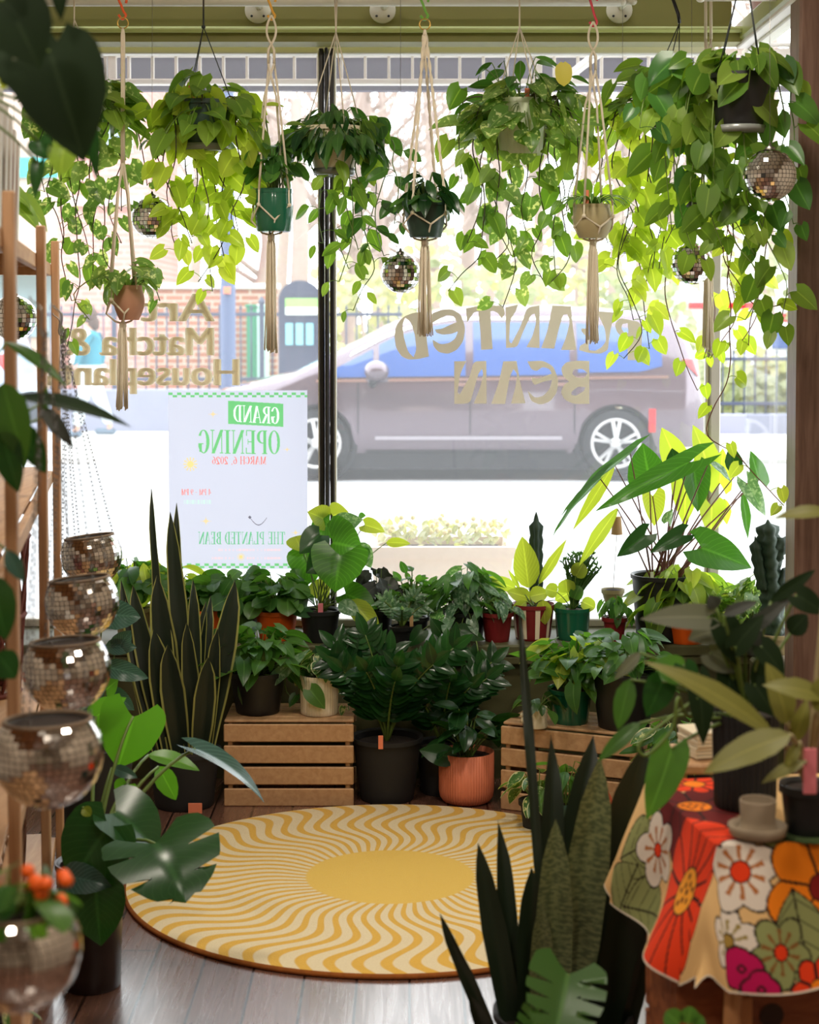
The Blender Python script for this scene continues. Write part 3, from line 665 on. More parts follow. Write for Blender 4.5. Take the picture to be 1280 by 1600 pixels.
# ------------------------------------------------------------------ passer-by
def skin(name, verts, edges, radii, m, parent, root=0, sub=2):
    me = bpy.data.meshes.new(name); o0 = ORG[parent.name]; me.from_pydata([tuple(V(v) - o0) for v in verts], edges, []); o = bpy.data.objects.new(name, me); COL.objects.link(o)
    o.modifiers.new('skin', 'SKIN'); o.modifiers['skin'].use_smooth_shade = True
    if not me.skin_vertices: me.attributes.new('skin', 'FLOAT', 'POINT')
    if me.skin_vertices:
        for i, r in enumerate(radii): me.skin_vertices[0].data[i].radius = (r, r) if not isinstance(r, tuple) else r; me.skin_vertices[0].data[i].use_root = (i == root)
    ss = o.modifiers.new('sub', 'SUBSURF'); ss.levels = sub; ss.render_levels = sub
    me.materials.append(m); o.parent = parent; ORG[o.name] = o0
    return o
def person():
    Y = 23.6; q = at(141, 684, Y); x, z0 = q.x, .02
    t = thing('person', 'person in a teal jacket and white trousers walking past across the street', 'person', (x, Y, z0))
    Ms = mat('skin_tone', C(206, 160, 136), .6); Mj = mat('teal_jacket', C(40, 132, 152), .8); Mp = mat('white_trousers', C(216, 226, 230), .8); Mh = mat('brown_hair', C(84, 60, 48), .7); Msh = mat('dark_shoe', C(96, 116, 134), .7)
    P = lambda a, b, c: (x + a, Y + b, z0 + c)
    vs = [P(0, 0, .92), P(0, 0, 1.1), P(0, 0, 1.3), P(-.01, 0, 1.43), P(-.015, 0, 1.5), P(-.03, 0, 1.60), P(-.03, 0, 1.68),       # pelvis .. crown 0-6
          P(.0, -.17, 1.39), P(-.10, -.24, 1.13), P(-.24, -.2, .93), P(-.29, -.19, .86),                                               # near arm 7-10
          P(.0, .17, 1.39), P(.12, .24, 1.14), P(.10, .24, .90), P(.09, .24, .82),                                                    # far arm 11-14
          P(.02, -.09, .86), P(-.10, -.10, .48), P(-.16, -.1, .09), P(-.27, -.1, .03),                                                # near leg 15-18
          P(.02, .09, .86), P(.13, .10, .48), P(.26, .1, .12), P(.17, .1, .03)]                                                       # far leg 19-22
    es = [(0, 1), (1, 2), (2, 3), (3, 4), (4, 5), (5, 6), (3, 7), (7, 8), (8, 9), (9, 10), (3, 11), (11, 12), (12, 13), (13, 14), (0, 15), (15, 16), (16, 17), (17, 18), (0, 19), (19, 20), (20, 21), (21, 22)]
    rs = [.13, .125, .14, .09, .055, .095, .075, .06, .045, .033, .03, .06, .045, .033, .03, .085, .06, .04, .035, .085, .06, .04, .035]
    h = len(vs)
    for hand, e, sgn in ((10, P(-.29, -.19, .86), -1), (14, P(.09, .24, .82), 1)):
        for k in range(5):
            b = len(vs); a = (k - 2) * .018
            if k == 0: f1, f2 = (-.035 , a, -.02), (-.05, a, -.045)
            else: f1, f2 = (-.012, a, -.05 - .006 * (2 - abs(k - 2.5))), (.0, a, -.085 - .006 * (2 - abs(k - 2.5)))
            vs.append((e[0] + f1[0], e[1] + f1[1], e[2] + f1[2])); vs.append((e[0] + f2[0], e[1] + f2[1], e[2] + f2[2])); es += [(hand, b), (b, b + 1)]; rs += [.011, .009]
    body = skin('body', vs, es, rs, Ms, t, 0, 1)
    skin('jacket', [P(0, 0, .86), vs[1], vs[2], P(-.01, 0, 1.42), vs[7], vs[8], P(-.20, -.21, .98), vs[11], vs[12], P(.105, .24, .97)], [(0, 1), (1, 2), (2, 3), (3, 4), (4, 5), (5, 6), (3, 7), (7, 8), (8, 9)], [.19, .17, .18, .12, .09, .07, .055, .09, .07, .055], Mj, t, 1)
    skin('trousers', [P(0, 0, .9), vs[15], vs[16], P(-.155, -.1, .14), vs[19], vs[20], P(.25, .1, .16)], [(0, 1), (1, 2), (2, 3), (0, 4), (4, 5), (5, 6)], [.15, .11, .09, .075, .11, .09, .075], Mp, t)
    b = MB(); b.sphere(P(.0, 0, 1.645), .118, 14, 10, (1, 1, 1.05)); b.lathe(P(.05, 0, 1.42), [(.001, 0), (.08, .04), (.09, .14), (.05, .24)], 12); b.build('hair', Mh, t)
    b = MB(); b.sphere(P(-.128, 0, 1.585), .018, 8, 6); b.build('nose', Ms, t)
    for s in (-1, 1):
        b = MB(); b.sphere(P(-.118, s * .035, 1.61), .012, 8, 6); b.build('eye', M_black, t)
    b = MB(); b.box(P(-.118, 0, 1.545), (.01, .045, .01)); b.build('mouth', M_red, t)
    for q_ in (vs[17], vs[21]):
        b = MB(); b.bbox((q_[0] - .07, q_[1], z0 + .05 + (.02 if q_ is vs[21] else 0)), (.28, .1, .09), .03); b.build('shoe', Msh, t)
    b = MB(); b.tube(cat([P(.04, -.2, 1.42), P(-.12, -.26, 1.2), P(-.20, -.27, 1.0)], 4), .035, 6); b.build('white_strap', M_white, t)
person()
# ------------------------------------------------------------------ planter on the near pavement
q = at(690, 850, 7.75); t = thing('street_planter', 'pale terracotta trough planter of small flowers outside the middle pane', 'planter', (q.x, 7.75, 0)); mt = mat('pale_terracotta', C(238, 216, 198), .9, noise=.05)
b = MB(); hw = 110 * mpp(7.75)
def ring(w, d, z): return [V((q.x + a * w, 7.85 + c_ * d, z)) for a, c_ in ((-1, -1), (1, -1), (1, 1), (-1, 1))]
b.grid([ring(hw * .8, .16, .0), ring(hw, .2, q.z - .05), ring(hw * 1.04, .215, q.z - .05), ring(hw * 1.04, .215, q.z), ring(hw * .92, .17, q.z), ring(hw * .9, .16, q.z - .06)], None, True); b.build('trough', mt, t, False)
b = MB(); b.box((q.x, 7.85, q.z - .05), (hw * 1.7, .3, .03)); b.build('soil', M_soil, t, False)
rg = random.Random(5); b = MB(); b2 = MB()
for k in range(170):
    p = V((q.x + rg.uniform(-.95, .95) * hw, 7.85 + rg.uniform(-.14, .14), q.z + rg.uniform(-.02, .07))); b.leaf(p, (rg.uniform(-1, 1), rg.uniform(-1, 1), .7), (rg.uniform(-.3, .3), -.5, 1), .05, .03, 'oval', .5, seg=3, ac=2)
for k in range(40): b2.sphere((q.x + rg.uniform(-.9, .9) * hw, 7.85 + rg.uniform(-.14, .1), q.z + rg.uniform(.05, .11)), .012, 6, 5)
b.build('foliage', L_hedge, t); b2.build('flowers', mat('pale_flower', C(240, 226, 170), .7), t)
# ------------------------------------------------------------------ awning frame outside
Ya = 7.35; t = thing('awning', 'folded dark awning on a white barred frame above the window', 'awning', (0, Ya, 2.6)); zr = lambda py: at(640, py, Ya).z
slab('fabric', (.1, Ya + .3, (zr(60) + zr(128)) / 2), (5.2, .06, abs(zr(60) - zr(128))), mat('awning_fabric', C(76, 68, 88), .9, noise=.2, nscale=6), t)
for nm, a, b_ in (('top_rail', 68, 72), ('middle_rail', 77, 89), ('bottom_rail', 124, 133)): slab(nm, (.1, Ya, (zr(a) + zr(b_)) / 2), (5.2, .05, abs(zr(a) - zr(b_))), M_white, t, .004)
n = 52
for i in range(n):
    x = -2.45 + i * .0985; b = MB(); b.bbox((x, Ya, (zr(70) + zr(130)) / 2), (.012, .03, abs(zr(70) - zr(130))), .002)
    if i % 9 == 3: b.bbox((x + .03, Ya - .005, (zr(70) + zr(130)) / 2), (.034, .03, abs(zr(70) - zr(130))), .002)
    b.build('bar', M_white, t, False)
u, v_ = at(872, 132, 7.3), at(955, 68, 6.75); b = MB(); b.bar(u, v_, .03); b.build('arm', M_white, t, False)
# ------------------------------------------------------------------ vinyl letters on the panes
M_vinyl = mat('tan_vinyl', C(176, 160, 132), .7)
k = NT('tan_vinyl_film'); d1 = k.n('ShaderNodeBsdfDiffuse', i_Color=C(212, 203, 186)); d2 = k.n('ShaderNodeBsdfTranslucent', i_Color=C(104, 98, 86)); a_ = k.n('ShaderNodeAddShader'); k.l(d1, 0, a_, 0); k.l(d2, 0, a_, 1); k.l(a_, 0, k.out, 0); M_vinyl = k.m
k = NT('pale_vinyl_film'); d1 = k.n('ShaderNodeBsdfDiffuse', i_Color=C(250, 245, 232)); d2 = k.n('ShaderNodeBsdfTranslucent', i_Color=C(130, 124, 108)); a_ = k.n('ShaderNodeAddShader'); k.l(d1, 0, a_, 0); k.l(d2, 0, a_, 1); k.l(a_, 0, k.out, 0); M_vinyl2 = k.m
def outline(name, loops, parent, Y, smooth=True):
    cu = bpy.data.curves.new(name, 'CURVE'); cu.dimensions = '2D'; cu.fill_mode = 'BOTH'; o0 = ORG[parent.name]
    for lp in loops:
        P = [at(px, py, Y) for px, py in lp]; P = [V((p.x - o0.x, p.z - o0.z, 0)) for p in P]
        if smooth: P = soft(P)
        sp = cu.splines.new('POLY'); sp.points.add(len(P) - 1); sp.use_cyclic_u = True
        for i, p in enumerate(P): sp.points[i].co = (p.x, p.y, 0, 1)
    tmp = bpy.data.objects.new(name, cu); COL.objects.link(tmp); bpy.context.view_layer.update()
    me = bpy.data.meshes.new_from_object(tmp.evaluated_get(bpy.context.evaluated_depsgraph_get())); bpy.data.objects.remove(tmp)
    me.name = name; me.transform(Matrix.Rotation(PI / 2, 4, 'X')); me.transform(Matrix.Translation((0, Y - o0.y, 0))); me.materials.clear(); me.materials.append(M_vinyl)
    o = bpy.data.objects.new(name, me); COL.objects.link(o); o.parent = parent; ORG[o.name] = o0
    return o
def soft(P):
    out = []; n = len(P)
    for i in range(n):
        a, b, c = P[i - 1], P[i], P[(i + 1) % n]; d1, d2 = (b - a).normalized(), (c - b).normalized()
        if d1.dot(d2) < .25: out.append(b)          # keep corners
        else:
            l = min((b - a).length, (c - b).length) * .33
            for s_ in (0, .25, .5, .75, 1): out.append((b - d1 * l) * (1 - s_) ** 2 + b * 2 * s_ * (1 - s_) + (b + d2 * l) * s_ * s_)
    return out
z7 = lambda pts: [(590 + a / 3.459, 460 + b / 3.459) for a, b in pts]
z9 = lambda pts: [(860 + a / 7.11, 450 + b / 7.11) for a, b in pts]
LET = {
 'd': [z7([(250, 95), (195, 98), (140, 120), (102, 165), (90, 225), (100, 290), (130, 335), (165, 352), (220, 350), (278, 335), (268, 260), (262, 180)]), z7([(150, 125), (180, 150), (202, 220), (210, 300), (195, 340), (165, 310), (142, 230), (135, 160)])],
 'e': [z7([(290, 105), (350, 82), (405, 80), (452, 110), (475, 180), (465, 250), (430, 300), (380, 322), (330, 312), (302, 280), (298, 245), (340, 270), (385, 264), (420, 240), (435, 200), (400, 214), (350, 218), (318, 207), (310, 190), (350, 185), (390, 165), (428, 150), (412, 118), (375, 112), (330, 135), (295, 155)])],
 't': [z7([(478, 75), (540, 64), (610, 60), (680, 62), (690, 105), (672, 132), (650, 100), (625, 88), (610, 92), (616, 200), (622, 295), (560, 300), (556, 200), (545, 92), (520, 97), (500, 130), (484, 150)])],
 'n': [z7([(692, 70), (760, 55), (750, 85), (717, 140), (712, 255), (724, 265), (770, 180), (810, 70), (876, 60), (876, 290), (805, 285), (838, 225), (858, 150), (850, 104), (832, 110), (792, 190), (755, 285), (695, 290)])],
 'a': [z7([(885, 290), (918, 200), (945, 60), (1045, 65), (1056, 180), (1075, 300), (992, 300), (1020, 230), (1040, 150), (1026, 108), (1004, 110), (985, 170), (970, 230), (955, 293)])],
 'l': [z9([(510, 258), (710, 272), (685, 400), (655, 560), (640, 690), (560, 730), (430, 722), (320, 690), (330, 640), (400, 605), (415, 560), (345, 480), (345, 450), (420, 450), (440, 560), (425, 640), (430, 690), (500, 700), (570, 660), (620, 590), (610, 470), (570, 370)])],
 'p': [z9([(780, 335), (1010, 380), (1020, 560), (1000, 805), (860, 800), (860, 560), (800, 545), (740, 490), (720, 420), (735, 370)]), z9([(800, 400), (860, 390), (868, 500), (820, 495), (790, 450)])],
 'n2': [z7([(415, 362), (480, 360), (447, 430), (432, 530), (445, 540), (500, 440), (520, 362), (588, 360), (590, 590), (520, 590), (556, 500), (572, 430), (565, 402), (545, 430), (500, 590), (415, 592)])],
 'a2': [z7([(615, 592), (655, 480), (680, 362), (752, 360), (770, 470), (800, 588), (722, 590), (746, 500), (755, 430), (735, 404), (717, 440), (702, 520), (690, 592)])],
 'e2': [z7([(810, 362), (895, 358), (950, 388), (978, 460), (970, 530), (932, 580), (880, 597), (830, 577), (812, 520), (850, 560), (896, 550), (932, 510), (944, 462), (900, 470), (850, 490), (835, 472), (833, 450), (870, 455), (910, 440), (942, 428), (928, 402), (892, 392), (860, 415), (832, 405)])],
 'b2': [z7([(1145, 360), (1145, 592), (1060, 592), (1012, 570), (990, 530), (1008, 487), (1035, 472), (1002, 440), (992, 400), (1018, 367), (1080, 358)]), z7([(1060, 405), (1108, 402), (1136, 425), (1118, 452), (1076, 450), (1052, 430)]), z7([(1050, 525), (1085, 497), (1124, 502), (1116, 522), (1072, 548), (1048, 543)])],
}
YV = YW - .006
t = thing('window_lettering', 'tan vinyl shop name in groovy capitals on the middle pane, read from outside', 'sign', at(780, 560, YV))
for kname in 'planted': outline('letter', LET[kname], t, YV) if kname != 'e' or True else None
for kname in ('b2', 'e2', 'a2', 'n2'): outline('letter', LET[kname], t, YV)
def textmesh(body, name, parent, Y, px_right, py_base, cap_px, off=.02, mir=True, m=None, wpx=None, thin=None):
    cu = bpy.data.curves.new(name, 'FONT'); cu.body = body; cu.size = 1; cu.offset = off; cu.resolution_u = 3
    tmp = bpy.data.objects.new(name, cu); COL.objects.link(tmp); bpy.context.view_layer.update()
    me = bpy.data.meshes.new_from_object(tmp.evaluated_get(bpy.context.evaluated_depsgraph_get())); bpy.data.objects.remove(tmp)
    n = len(me.vertices); c = np.empty(n * 3, np.float32); me.vertices.foreach_get('co', c); c = c.reshape(n, 3); c[:, 0] -= c[:, 0].min()
    o0 = ORG[parent.name]; p0 = at(px_right, py_base, Y); k_ = cap_px * mpp(Y) / .7; kx = (wpx * mpp(Y) / c[:, 0].max()) if wpx else k_
    out = np.stack([p0.x - o0.x + (-1 if mir else 1) * c[:, 0] * kx, np.full(n, Y - o0.y), p0.z - o0.z + c[:, 1] * k_], 1); me.vertices.foreach_set('co', out.astype(np.float32).ravel())
    me.materials.clear(); me.materials.append(m or M_vinyl); o = bpy.data.objects.new(name, me); COL.objects.link(o); o.parent = parent; ORG[o.name] = o0
    return o
t = thing('window_lettering', 'tan vinyl words in three rows on the left pane above the poster', 'sign', at(220, 540, YV))
for body_, xr_, yb_, cap_, w_ in (('Houseplants', 373, 602, 42, 300), ('Matcha &', 333, 555, 44, 230), ('Art', 334, 502, 44, 110)):
    for q_, dx_ in enumerate((0, -2.2, 2.2, -4.2)):
        o_ = textmesh(body_, 'lettering', t, YV - .0004 * q_, xr_ + dx_, yb_, cap_, 0, True, M_vinyl2, w_)
        if q_ == 0: base_ = o_
        else:
            n0_ = len(base_.data.vertices); vs_ = [v.co.copy() for v in base_.data.vertices] + [v.co.copy() for v in o_.data.vertices]; fs_ = [tuple(p_.vertices) for p_ in base_.data.polygons] + [tuple(i_ + n0_ for i_ in p_.vertices) for p_ in o_.data.polygons]
            me_ = bpy.data.meshes.new('lettering'); me_.from_pydata(vs_, [], fs_); me_.materials.append(M_vinyl2); base_.data = me_; bpy.data.objects.remove(o_)
# ------------------------------------------------------------------ poster
def sheet(name, nx, ny, pos, colour, m, parent=None):
    """a printed sheet: grid of nx by ny vertices with the print stored in a colour attribute"""
    me = bpy.data.meshes.new(name); i = np.arange((nx - 1) * (ny - 1)); a = (i // (nx - 1)) * nx + i % (nx - 1)
    q = np.stack([a, a + 1, a + nx + 1, a + nx], 1).astype(np.int32); o0 = np.array(ORG[parent.name] if parent else (0, 0, 0))
    me.vertices.add(nx * ny); me.vertices.foreach_set('co', (pos - o0).astype(np.float32).ravel()); me.loops.add(q.size); me.polygons.add(len(q))
    me.loops.foreach_set('vertex_index', q.ravel()); me.polygons.foreach_set('loop_start', np.arange(len(q), dtype=np.int32) * 4); me.polygons.foreach_set('loop_total', np.full(len(q), 4, np.int32))
    me.update(calc_edges=True); me.polygons.foreach_set('use_smooth', np.ones(len(q), bool))
    at_ = me.color_attributes.new('print', 'FLOAT_COLOR', 'POINT'); at_.data.foreach_set('color', np.concatenate([colour, np.ones((nx * ny, 1))], 1).astype(np.float32).ravel())
    me.materials.append(m); o = bpy.data.objects.new(name, me); COL.objects.link(o)
    if parent: o.parent = parent
    ORG[o.name] = V(o0); return o
def BX(x, y, a, b, c, d): return (x >= a) & (x <= c) & (y >= b) & (y <= d)
def EL(x, y, cx, cy, rx, ry): return ((x - cx) / rx) ** 2 + ((y - cy) / ry) ** 2 <= 1
SER = {   # condensed high-contrast serif capitals, unit height, y up; (width, test)
 'G': (.62, lambda x, y: (EL(x, y, .33, .5, .33, .5) & ~EL(x, y, .34, .5, .16, .46) & ~BX(x, y, .38, .42, .7, .74)) | BX(x, y, .44, .06, .58, .42) | BX(x, y, .34, .39, .66, .43)),
 'R': (.64, lambda x, y: BX(x, y, .07, 0, .22, 1) | BX(x, y, 0, 0, .29, .04) | BX(x, y, 0, .96, .3, 1) | ((EL(x, y, .28, .75, .29, .25) & ~EL(x, y, .26, .75, .15, .21)) & (x > .2)) | ((abs(x - (.3 + (.5 - y) * .55)) < .085) & (y < .5) & (y > 0))),
 'A': (.66, lambda x, y: ((abs(x - (.33 + (1 - y) * .24)) < .085) | (abs(x - (.31 - (1 - y) * .25)) < .028) | (BX(x, y, .14, .3, .45, .34)) | BX(x, y, 0, 0, .16, .04) | BX(x, y, .42, 0, .68, .04)) & (y <= 1) & (y >= 0)),
 'N': (.72, lambda x, y: BX(x, y, .07, 0, .12, 1) | BX(x, y, .58, 0, .63, 1) | ((abs(x - (.08 + (1 - y) * .5)) < .09) & (y > 0) & (y < 1)) | BX(x, y, 0, 0, .2, .04) | BX(x, y, .5, .96, .72, 1) | BX(x, y, 0, .96, .14, 1)),
 'D': (.64, lambda x, y: BX(x, y, .07, 0, .22, 1) | BX(x, y, 0, 0, .3, .04) | BX(x, y, 0, .96, .3, 1) | ((EL(x, y, .24, .5, .40, .5) & ~EL(x, y, .24, .5, .24, .46)) & (x > .2))),
 'O': (.66, lambda x, y: EL(x, y, .33, .5, .33, .5) & ~EL(x, y, .33, .5, .17, .465)),
 'P': (.6, lambda x, y: BX(x, y, .07, 0, .22, 1) | BX(x, y, 0, 0, .3, .04) | BX(x, y, 0, .96, .3, 1) | ((EL(x, y, .28, .72, .31, .28) & ~EL(x, y, .26, .72, .17, .24)) & (x > .2))),
 'E': (.58, lambda x, y: BX(x, y, .07, 0, .22, 1) | BX(x, y, 0, 0, .55, .04) | BX(x, y, 0, .96, .53, 1) | BX(x, y, .2, .49, .42, .53) | BX(x, y, .5, 0, .55, .26) | BX(x, y, .48, .76, .53, 1) | BX(x, y, .4, .4, .44, .62)),
 'I': (.34, lambda x, y: BX(x, y, .09, 0, .24, 1) | BX(x, y, 0, 0, .33, .04) | BX(x, y, 0, .96, .33, 1)),
 'T': (.6, lambda x, y: BX(x, y, .22, 0, .37, 1) | BX(x, y, .13, 0, .46, .04) | BX(x, y, 0, .96, .6, 1) | BX(x, y, 0, .74, .04, 1) | BX(x, y, .56, .74, .6, 1)),
 'H': (.72, lambda x, y: BX(x, y, .07, 0, .21, 1) | BX(x, y, .49, 0, .63, 1) | BX(x, y, .07, .48, .6, .52) | BX(x, y, 0, 0, .28, .04) | BX(x, y, .42, 0, .7, .04) | BX(x, y, 0, .96, .28, 1) | BX(x, y, .42, .96, .7, 1)),
 'L': (.56, lambda x, y: BX(x, y, .07, 0, .22, 1) | BX(x, y, 0, 0, .55, .04) | BX(x, y, 0, .96, .3, 1) | BX(x, y, .5, 0, .55, .28)),
 'B': (.62, lambda x, y: BX(x, y, .07, 0, .22, 1) | BX(x, y, 0, 0, .3, .04) | BX(x, y, 0, .96, .3, 1) | ((EL(x, y, .28, .76, .27, .24) & ~EL(x, y, .26, .76, .14, .2)) & (x > .2)) | ((EL(x, y, .28, .26, .32, .27) & ~EL(x, y, .26, .26, .17, .22)) & (x > .2))),
 'M': (.8, lambda x, y: BX(x, y, .07, 0, .11, 1) | BX(x, y, .6, 0, .74, 1) | ((abs(x - (.1 + (1 - y) * .28)) < .08) & (y > .05) & (y < 1)) | ((abs(x - (.64 - (1 - y) * .26)) < .03) & (y > .05) & (y < 1)) | BX(x, y, 0, 0, .2, .04) | BX(x, y, .53, 0, .8, .04)),
 'C': (.6, lambda x, y: (EL(x, y, .33, .5, .33, .5) & ~EL(x, y, .36, .5, .18, .46) & ~BX(x, y, .42, .26, .8, .74))),
 '6': (.52, lambda x, y: (EL(x, y, .25, .3, .25, .3) & ~EL(x, y, .25, .3, .12, .25)) | (EL(x, y, .4, .42, .4, .58) & ~EL(x, y, .42, .4, .29, .53) & (x < .42) & (y > .3))),
 '2': (.5, lambda x, y: BX(x, y, .02, 0, .48, .12) | (EL(x, y, .24, .72, .24, .28) & ~EL(x, y, .24, .72, .1, .2) & ((y > .7) | (x > .3))) | ((abs(x - (.06 + y * .58)) < .08) & (y < .62) & (y > 0))),
 '0': (.52, lambda x, y: EL(x, y, .25, .5, .25, .5) & ~EL(x, y, .25, .5, .12, .45)), '4': (.52, lambda x, y: BX(x, y, .28, 0, .41, 1) | BX(x, y, 0, .25, .52, .33) | ((abs(x - (.02 + (y - .3) * .42)) < .04) & (y > .28) & (y < 1))),
 '9': (.52, lambda x, y: (EL(x, y, .25, .7, .25, .3) & ~EL(x, y, .25, .7, .12, .25)) | (EL(x, y, .1, .58, .4, .58) & ~EL(x, y, .08, .6, .29, .53) & (x > .1) & (y < .7))),
 '-': (.4, lambda x, y: BX(x, y, .05, .4, .35, .47)), ',': (.25, lambda x, y: BX(x, y, .05, -.12, .17, .12)), ' ': (.3, lambda x, y: x > 99),
}
def word(X, Y_, col, s_, xr, yb, cap, width, c):
    """mirrored word on the poster: starts at pixel xr and runs left"""
    tot = sum(SER[ch][0] + .06 for ch in s_) - .06; kx = width / tot; u = (xr - X) / kx; v = (yb - Y_) / cap; p = 0
    for ch in s_:
        w, f = SER[ch]; col[BX(u - p, v, -.01, -.15, w + .01, 1.02) & f(u - p, v)] = c; p += w + .06
def poster():
    x0, x1, y0, y1 = 263.0, 481.0, 610.0, 889.0; nx, ny = 437, 559; YP = YW - .014
    X, Yp = np.meshgrid(np.linspace(x0, x1, nx), np.linspace(y0, y1, ny)); X, Yp = X.ravel(), Yp.ravel(); lin = lambda *a: np.array(C(*a)[:3])
    col = np.tile(lin(208, 208, 222), (nx * ny, 1)); g1, g2, rd, ye = lin(116, 196, 124), lin(110, 190, 140), lin(240, 128, 116), lin(240, 212, 140)
    d = 6.9
    for yy in (613, 880): col[(Yp > yy) & (Yp < yy + 8) & (((X - x0) // d + (Yp > yy + 4)) % 2 == 0)] = g1
    sk = (X - 357) * .055; Ys = Yp - sk
    b_ = BX(X, Ys, 357, 626, 443, 662); col[b_] = g1; word(X, Ys, col, 'GRAND', 437, 658, 26, 72, lin(250, 250, 255))
    word(X, Yp - (X - 310) * .012, col, 'OPENING', 438, 708, 37, 128, g1); word(X, Yp, col, 'MARCH 6, 2026', 416, 725, 12, 85, rd)
    word(X, Yp, col, '4 PM - 9 PM', 329, 773, 9, 46, rd); word(X, Yp, col, 'THE PLANTED BEAN', 445, 850, 19, 136, g2)
    for cx, cy, r in ((297, 725, 11), (376, 870, 6)):
        a = np.arctan2(Yp - cy, X - cx); rr = np.hypot(X - cx, Yp - cy); col[(rr < r * .45) | ((rr < r) & (np.cos(a * 12) > .35))] = ye
    for cx, cy, r in ((333, 647, 6), (321, 814, 7), (449, 702, 4), (462, 832, 5)): col[(np.sqrt(np.abs(X - cx) / r * .8) + np.sqrt(np.abs(Yp - cy) / r)) < 1] = lin(236, 210, 160)
    t_ = np.clip((X - 390) / 27, 0, 1); col[(np.abs(Yp - (808 + 12 * np.sin(t_ * 3.1) )) < .7) & (X > 390) & (X < 417)] = lin(110, 106, 120); col[(np.abs(X - 390) + np.abs(Yp - 808) < 3)] = lin(110, 106, 120)
    for yy, xa, xb in ((859, 340, 440), (872, 330, 365), (872, 385, 440)): col[(np.abs(Yp - yy) < 1.6) & (X > xa) & (X < xb) & ((X * 1.7 + np.sin(X) * 2) % 5 < 2.6)] = lin(234, 206, 212)
    for yy, xa, xb in ((784, 286, 330),): col[(np.abs(Yp - yy) < 3.5) & (X > xa) & (X < xb) & ((X * 1.7 + np.sin(X * .7) * 2) % 5 < 2.4)] = lin(204, 226, 220)
    pos = np.zeros((nx * ny, 3)); p00, p11 = at(x0, y0, YP), at(x1, y1, YP)
    fx, fy = (X - x0) / (x1 - x0), (Yp - y0) / (y1 - y0); pos[:, 0] = p00.x + fx * (p11.x - p00.x) + .006 * fy * (1 - fx) * 0; pos[:, 2] = p00.z + fy * (p11.z - p00.z); pos[:, 1] = YP - .002 * np.sin(fx * 3.14) * np.sin(fy * 9)
    o = sheet('poster', nx, ny, pos, col, attrmat('poster_print', .7, .78)); tag(o, 'white opening poster with green print taped to the left pane, seen from behind', 'poster')
poster()
M_saucer = mat('clear_saucer', C(120, 124, 120), .25, spec=.8)
# ------------------------------------------------------------------ plant helpers
def pot(t, c, rt, rb, h, m, ribs=0, rd=.003, rim=.006, soil=True, name='pot', n=None, saucer=None, fill=.88, belly=0):
    """round pot standing at c; returns the soil point"""
    c = V(c); P = [(.001, 0), (rb * .96, 0), (rb, .004)]
    for i in range(1, 9):
        f = i / 8; P.append((rb + (rt - rb) * f + belly * math.sin(PI * f), .004 + (h - .012) * f))
    P += [(rt + rim, h - .014), (rt + rim, h), (rt + rim * .2, h), (rt - .006, h - .006), (rt - .008, h * fill - .01)]
    b = MB(); b.lathe(c, P, n or (ribs * 6 if ribs else 36), ribs, rd); p_ = b.build(name, m, t, True, 40)
    if soil:
        b = MB(); b.lathe(c, [(rt - .006 + belly * .3, h * fill), (rt * .5, h * fill + .006), (.001, h * fill + .008)], 24); b.build('soil', M_soil, t)
    if saucer:
        b = MB(); b.lathe(c, [(.001, -.008), (rb * 1.05, -.008), (rb * 1.14, .012), (rb * 1.1, .012), (rb * 1.02, -.002), (.001, -.002)], 32); b.build('saucer', saucer, t)
    return c + V((0, 0, h * fill))
def petleaf(b, st, p, q, d, n, L, W, kind, bend, fold=.15, r=.0016, **kw):
    """leaf on its stalk: stalk from p to q goes into st, blade into b"""
    mid = (V(p) + V(q)) / 2 + V((0, 0, .25 * (V(q) - V(p)).length)); st.tube(bez(p, mid, q, 5), [r * 1.3, r * 1.2, r * 1.1, r, r, r * .9], 4, False)
    b.leaf(q, d, n, L, W, kind, bend, fold, **kw)
def crown(t, c, rg, n, L, spread, hgt, lm, kind='heart', W=.8, el=(.15, 1.25), sm=None, droop=.5, face=.5, r0=.02, pname='foliage', sname='stems', bend=(.3, .9), low=0.0, wave=0):
    b, s = MB(), MB()
    for k in range(n):
        a = 2 * PI * (k * .381966) + rg.uniform(-.4, .4); e = rg.uniform(*el); rr = rg.uniform(.55, 1.0)
        p = c + V((math.cos(a) * r0 * rg.random(), math.sin(a) * r0 * rg.random(), 0))
        q = c + V((math.cos(a) * spread * math.cos(e) * rr, math.sin(a) * spread * math.cos(e) * rr, hgt * math.sin(e) * rr - low * math.cos(e)))
        l = L * rg.uniform(.65, 1.15); d = V((math.cos(a) * .8 + rg.uniform(-.4, .4), math.sin(a) * .8 + rg.uniform(-.4, .4), -droop + rg.uniform(-.4, .5)))
        nn = V((math.cos(a) * .4 + rg.uniform(-.4, .4), math.sin(a) * .4 + rg.choice((-1, 1)) * face, .9))
        petleaf(b, s, p, q, d, nn, l, l * W * rg.uniform(.85, 1.1), kind, rg.uniform(*bend), rg.uniform(.05, .3), wave=wave)
    b.build(pname, lm, t); s.build(sname, sm or M_stem, t)
